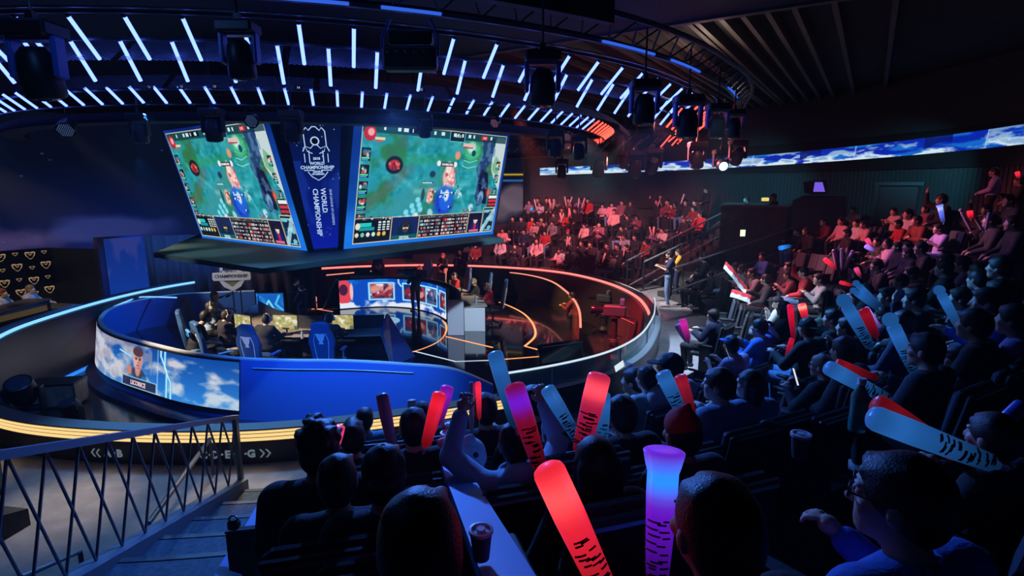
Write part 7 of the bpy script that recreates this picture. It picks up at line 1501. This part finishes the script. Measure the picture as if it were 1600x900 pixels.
# far stand pairs
k = 0
for px, py, c_ in ((861, 326, 'r'), (864, 326, 'w'), (889, 322, 'w'), (885, 322, 'w'), (903, 324, 'w'), (909, 324, 'w'), (892, 340, 'r'), (888, 342, 'r'), (876, 348, 'w'), (878, 347, 'r'), (885, 384, 'w'), (886, 385, 'r'), (1018, 369, 'w'), (1020, 369, 'r'), (1028, 322, 'w'), (1034, 322, 'w'), (931, 410, 'w'), (941, 410, 'r'), (972, 384, 'w'), (974, 400, 'w'), (1064, 318, 'w'), (838, 326, 'w')):
    dx = {0: -3, 1: 2, 2: 5}[k % 3]; st(px, py, px + dx, py - 15, 2.6, (1, .15, .15) if c_ == 'r' else (.6, .5, .5), f'{"red" if c_ == "r" else "white"} cheer stick, {ordinal(k)} counted in the far stand', None, .7 if c_ == 'r' else 0.0); k += 1
st(786, 325 + 46, 798, 375, 3, (1, .2, .25), 'pink cheer stick over the scoreboard edge in the far stand', None, .6); st(834, 328, 829, 326, 5, (.02, .3, .8), 'cyan glowing stick in the far stand', None, .8); st(858, 406, 876, 404, 3, (1, .1, .15), 'red cheer stick lying sideways at the ring', None, .7)
# red and white folded flags held by the fans
def flag(P, label):
    t = thing('team_flag', label, 'flag', P[0]); o = -Vector(P[0]); b = MB(); n = len(P)
    d0 = (Vector(P[-1]) - Vector(P[0])).normalized(); s_ = Vector((0, 0, 1)).cross(d0).normalized() * .05 + Vector((0, 0, .06))
    L = [Vector(p) + o - s_ for p in P]; M_ = [Vector(p) + o + Vector((0, 0, .02 * (i % 2))) for i, p in enumerate(P)]; H = [Vector(p) + o + s_ for p in P]
    b.sweep([[a, c, c + Vector((.01, .01, .01)), a + Vector((.01, .01, .01))] for a, c in zip(L, M_)]); b.build('white_half', mat('flag_white', (.62, .6, .55), .8), t); b = MB(); b.sweep([[a, c, c + Vector((.01, .01, .01)), a + Vector((.01, .01, .01))] for a, c in zip(M_, H)]); b.build('red_half', mat('flag_red', (.6, .02, .03), .8), t)
flag(ci([atd(1132, 414, 11.0), atd(1145, 428, 10.9), atd(1155, 442, 10.9), atd(1166, 455, 10.8)], 3), 'red and white flag raised by the fans beside the stairs'); flag(ci([atd(1142, 458, 10.6), atd(1156, 462, 10.5), atd(1172, 468, 10.4)], 3), 'red and white flag on the lap beside the stairs')
# ================================================================== SMALL THINGS IN THE FOREGROUND
def phone(p, rz, label, lit=(.8, .9, 1)):
    t = thing('mobile_phone', label, 'phone', p, rz); t.rotation_euler = (-.4, 1.3 if lit is None else .3, rz); b = MB(); b.bbox((0, 0, 0), (.075, .01, .15), .006); b.build('phone_case', M_black, t); b = MB(); b.box((0, -.006, 0), (.066, .002, .138)); b.build('phone_screen', emis('phone_screen', (.8, .9, 1.0), .9), t)
phone(atd(967, 572, 5.5), .3, 'phone held up to film the stage', None); phone(atd(1136, 552, 6.4), 1.2, 'lit phone in the hands of the violet hoodie person'); phone(atd(1242, 589, 4.5), .9, 'lit phone held by the fair-haired glasses person')
def cup(p, label, s=1.0):
    t = thing('drink_cup', label, 'cup', p); b = MB(); b.lathe([(0, 0), (.03 * s, 0), (.042 * s, .11 * s), (0, .11 * s)], 18); auto_smooth(b.build('cup_body', mat('cup_dark', (.05, .06, .08), .5), t)); b = MB(); b.lathe([(.046 * s, .108 * s), (.046 * s, .12 * s), (.036 * s, .122 * s), (.034 * s, .115 * s), (.018 * s, .115 * s), (.016 * s, .124 * s), (0, .124 * s)], 20); b.build('lid', mat('cup_lid', (.5, .55, .6), .4), t); return t
cup(atd(752, 872, 1.5), 'lidded drink cup beside the big foreground head', .72); cup(atd(702, 690, 3.4), 'lidded drink cup on the blue-lit counter behind the crest shirt'); cup(atd(701, 706, 3.2), 'second lidded drink cup on the blue-lit counter, nearer'); cup(atd(1248, 715, 2.6), 'lidded drink cup in the dark right foreground')
p = atd(1338, 672, 3.0); bottle(p, 'green drink bottle in front of the blue stick', (.05, .4, .32), 1.3)
t = thing('plush_hat', 'white animal-like plush hat lying on the counter', 'hat', atd(724, 702, 3.1)); f = SDF((-.2, -.16, -.14), (.2, .16, .14), .008); f.ell((0, 0, 0), (.12, .09, .07), .02); f.ell((.07, 0, -.05), (.06, .06, .055), .03); f.ell((-.11, .02, .03), (.04, .03, .03), .02); f.ell((.04, -.02, .07), (.03, .02, .03), .02); f.ell((-.03, .05, .065), (.03, .02, .03), .02); f.cone((.09, 0, -.08), (.10, -.02, -.12), .02, .012, .02); o = link('hat_body', f.mesh('plush'), mat('plush_white', (.55, .56, .62), .9, bump=(40, .5)), t)
b = MB()
for k in (-1, 1): b.lathe([(0, -.008), (.014, -.008), (.016, 0), (0, .012)], 10, Vector((.045 + .03 * k, -.078, .005)), Matrix.Rotation(PI / 2, 4, 'X'))
b.build('eyes', M_black, t)
# curved blue-lit counters between the seat blocks
M_counter = mat('counter_bluelit', (.10, .2, .5), .45)  # blue light falling on the counters put into their colour
def counter(P, w, z, label, th=.05):
    C = ci(P, 6); t = thing('row_counter', label, 'counter', (C[0].x, C[0].y, C[0].z)); o = -Vector(t.location); s = []
    for i, p in enumerate(C):
        d = C[min(i + 1, len(C) - 1)] - C[max(i - 1, 0)]; n = Vector((-d.y, d.x, 0)).normalized() * w / 2; s.append([p + n + o, p - n + o, p - n + o - Vector((0, 0, th)), p + n + o - Vector((0, 0, th))])
    b = MB(); b.sweep(s); b.build('counter_top', M_counter, t)
    b = MB(); b.sweep([[x + Vector((0, 0, -th)) for x in (q[0] * .8 + q[1] * .2, q[0] * .2 + q[1] * .8)] + [x - Vector((0, 0, .55)) for x in (q[0] * .2 + q[1] * .8, q[0] * .8 + q[1] * .2)] for q in s]); b.build('counter_side', M_seatp, t)
counter([atd(703, 690, 3.6), atd(712, 730, 2.9), atd(735, 780, 2.3), atd(765, 840, 1.75), atd(800, 910, 1.35)], .13, 0, 'curved blue-lit counter running down between the near seat blocks')
counter([atd(425, 775, 4.6), atd(395, 830, 4.0), atd(365, 880, 3.5), atd(345, 930, 3.1)], .16, 0, 'blue-lit side panel edge at the left end of the seat rows')
t = thing('seat_back_panel', 'dark seat-row panel with a metal edge at the lower left', 'panel', atd(430, 850, 3.2)); o = -Vector(t.location); P = [atd(352, 832, 3.6), atd(500, 816, 3.2), atd(520, 960, 2.9), atd(365, 960, 3.2)]; b = MB(); b.add([p + o for p in P] + [p + o + Vector((.01, .05, 0)) for p in P], [(0, 1, 2, 3), (7, 6, 5, 4)] + [(i, 4 + i, 4 + (i + 1) % 4, (i + 1) % 4) for i in range(4)]); b.build('panel', M_seatp, t); b = MB(); b.tube([P[0] + o, P[1] + o], .008, 6); b.build('metal_edge', M_railblue, t)
t = thing('camera_bag', 'small dark bag resting on the seat-row panel', 'bag', atd(366, 826, 3.5)); b = MB(); b.bbox((0, 0, .03), (.07, .06, .07), .015); b.build('bag_body', M_black, t); b = MB(); b.tube(ci([(-.03, 0, .06), (-.015, 0, .085), (.015, 0, .085), (.03, 0, .06)], 4), .006, 6); b.build('bag_handle', M_steel, t)
# prints on clothes, glasses
for (px, py, d, txt, sz, col, dz) in ((1009, 620, 5.0, 'N', .14, (.01, .02, .06), 0),):
    for e in PEOPLE:
        if e[0] == 1009: text_obj(txt, frame((-.04, -.205, .84), (1, 0, 0), (0, 0, 1)), sz, mat('print_navy', col, .7), e[3], 'back_letter', .004, .012)
for e in PEOPLE:
    if e[0] == 646:
        b = MB(); Mx = frame((0, -.198, .82), (1, 0, 0), (0, 0, 1))
        for pts in ([(-.05, .05), (.05, .05), (.04, .04), (-.04, .04)], [(-.05, .05), (-.04, .05), (-.02, -.02), (-.03, -.03)], [(.05, .05), (.03, -.03), (.02, -.02), (.04, .05)], [(-.03, -.03), (0, -.07), (.03, -.03), (0, -.055)]): b.prism(pts if True else pts, .004, Mx)
        b.build('crest_print', mat('print_pale', (.3, .32, .36), .7), e[3])
    if e[0] in (1402, 1283):
        S = [v for k, v in CACHE.items() if k[0] == 'S'][-1]; yw = .55 if e[0] == 1402 else .25; c = Vector((0, 0, 1.165)); Mg_ = Matrix.Translation(c) @ Matrix.Rotation(yw, 4, 'Z')
        for k in (-1, 1): b = MB(); b.tube([Mg_ @ Vector((k * .034 + .026 * math.cos(a), .104, .012 + .020 * math.sin(a))) for a in np.linspace(0, 2 * PI, 16, endpoint=False)], .0028, 5, True); b.tube([Mg_ @ Vector((k * .060, .102, .015)), Mg_ @ Vector((k * .082, .0, .012))], .0025, 5); b.build('glasses_rim', M_black, e[3])
HAZE = .0013
# ================================================================== LIGHTS
def spot(p, tgt, col, power, ang=50, blend=.6, size=.08):
    l = bpy.data.lights.new('stage_spot', 'SPOT'); l.energy = power; l.color = col; l.spot_size = math.radians(ang); l.spot_blend = blend; l.shadow_soft_size = size
    o = bpy.data.objects.new('stage_spot', l); COL.objects.link(o); o.location = p
    o.rotation_euler = (Vector(tgt) - Vector(p)).to_track_quat('-Z', 'Y').to_euler(); return o
def point(p, col, power, size=.1):
    l = bpy.data.lights.new('lamp', 'POINT'); l.energy = power; l.color = col; l.shadow_soft_size = size; o = bpy.data.objects.new('lamp', l); COL.objects.link(o); o.location = p; return o
RED = (1.0, .10, .12); PINK = (1.0, .28, .36); BLUE = (.06, .22, 1.0); SKY = (.22, .55, 1.0); WARM = (1.0, .78, .55); WHT = (1, .95, .9)
# red wash on the far stand and the ring
spot((-2.5, 21.0, 5.4), (-1.0, 27.5, 1.2), PINK, 2200, 60); spot((2.0, 20.5, 5.4), (2.5, 26.5, 1.2), PINK, 2400, 60); spot((3.5, 18.5, 5.4), (6.0, 24.0, 1.5), (1, .2, .24), 2200, 55)
spot((-1, 16, 5.6), (2.6, 20.3, -.7), (1, .05, .05), 9000, 28); spot((0, 13.0, 5.5), (3.1, 16.0, -.8), (1, .05, .05), 15000, 26)
spot((2, 17.5, 5.4), (-1.5, 23.8, -.2), RED, 5000, 50); spot((0.2, 14.5, 5.5), (1.9, 17.6, -.2), (1, .55, .28), 2600, 36)
# pink light on the right stand, upper rows
spot((3.6, 15.5, 5.6), (7.2, 12.4, 1.9), PINK, 2600, 50); spot((2.5, 17.0, 5.4), (9.6, 14.2, 2.2), (1, .16, .22), 1900, 44); spot((4.2, 13.0, 5.6), (8.6, 9.8, 2.4), (.62, .24, .85), 700, 50)
# white on the stair side and on the first rows at right
spot((1.0, 16.5, 5.4), (5.4, 18.4, .8), (1, .86, .85), 3600, 36); spot((1.4, 12.0, 4.8), (4.6, 11.6, .5), (.6, .72, 1.0), 2800, 52)
# blue wash over the near side
spot((-5.5, 8.7, 4.8), (-3.6, 5.2, .2), (.05, .3, 1.0), 420, 80); spot((-1.6, 8.1, 4.8), (-.6, 3.6, 1.3), BLUE, 1700, 80); spot((2.2, 9.1, 4.8), (2.0, 5.6, 1.2), BLUE, 600, 76)
spot((3.3, 9.2, 5.0), (3.9, 11.2, .0), (.42, .68, 1), 900, 62); spot((4.4, 14.5, 5.2), (5.0, 15.5, .0), (.7, .75, 1), 350, 60); spot((-4.5, 9.2, 4.8), (-3.5, 7.3, .5), SKY, 420, 80)
spot((1.6, 9.9, 4.8), (4.6, 6.4, 1.9), (.07, .36, 1.0), 1500, 46)
spot((-10.6, 14.6, 4.6), (-9.4, 18.3, .9), WHT, 600, 26); spot((-9.0, 14.2, 2.2), (-6.6, 17.6, .3), (.35, .5, 1), 160, 40)
# blue on the left wall of the stage and left pit
spot((-4.9, 10.0, 2.1), (-4.7, 10.9, .0), (.03, .2, 1.0), 330, 110, 1.0); spot((-2.5, 10.05, 2.1), (-2.6, 11.0, .0), (.03, .2, 1.0), 330, 110, 1.0); spot((-2.1, 8.2, 4.9), (-3.2, 10.9, .25), SKY, 700, 50); spot((-8.5, 9.5, 4.6), (-10.5, 12.4, -.8), BLUE, 350, 60); spot((-7.2, 19.5, 4.6), (-11.4, 16.9, 0), (.04, .25, 1), 1500, 44)  # first two are unseen lamps added low by the scoreboard plate
spot((-10.5, 16.0, 4.6), (-11.8, 19.5, 1.0), (.04, .25, 1), 1500, 50)
# warm/white key lights on the players
spot((-10.2, 9.6, 4.7), (-6.6, 13.2, .3), WARM, 4200, 32); spot((-6.8, 8.7, 4.7), (-5.2, 12.9, .2), WHT, 2800, 28); spot((3.0, 15.2, 4.9), (-1.0, 18.2, .3), (1, .82, .66), 2600, 30); spot((2.2, 19.5, 4.9), (-1.8, 20.6, .4), (1, .8, .6), 1400, 30); spot((1.0, 10.8, 4.9), (-1.4, 16.5, -.2), (.55, .76, 1), 2600, 18)
spot((-12.4, 12.4, 4.2), (-13.4, 15.2, 1.0), WARM, 320, 36)
# weak unseen points added to bring out the dark ceiling
point((4.5, 13.5, 6.3), (1, .75, .6), 40, .2); point((-4, 4, 5.9), (.1, .3, 1), 26, .3)
# cyan beam on the back wall
spot((7.0, 19.8, 4.95), (9.5, 23.5, 3.2), (.1, .75, 1.0), 600, 70, .9); spot((11.0, 15.0, 5.0), (13.2, 18.8, 3.4), (.1, .65, .9), 350, 70, .9); spot((3.2, 25.8, 5.0), (3.2, 31, 4.0), (.1, .7, 1), 250, 60, .9)
# unseen spots added for the gold spill of the ring light on the concourse
for a in (-110, -98, -86, -74): spot(polar(a, ring_r(a) + .3, 1.7), polar(a, ring_r(a) + 1.0, 0), (1, .70, .42), 110, 62, 1.0)
w = bpy.data.worlds.new('world'); scene.world = w; w.use_nodes = True; w.node_tree.nodes['Background'].inputs[0].default_value = (.004, .005, .008, 1)
vs = scene.view_settings; vs.view_transform = 'Standard'; vs.look = 'None'; vs.exposure = 0.0; vs.gamma = 1.0; vs.use_curve_mapping = False
cy = scene.cycles; cy.use_denoising = True; cy.max_bounces = 6; cy.diffuse_bounces = 2; cy.glossy_bounces = 3; cy.transmission_bounces = 4; cy.transparent_max_bounces = 8; cy.sample_clamp_indirect = 4.0; cy.caustics_reflective = False; cy.caustics_refractive = False
# thin stage haze filling the hall
nt = w.node_tree; vsn = nt.nodes.new('ShaderNodeVolumeScatter'); vsn.inputs['Density'].default_value = HAZE; vsn.inputs['Anisotropy'].default_value = .2; vsn.inputs['Color'].default_value = (.9, .95, 1, 1); nt.links.new(vsn.outputs[0], nt.nodes['World Output'].inputs['Volume'])
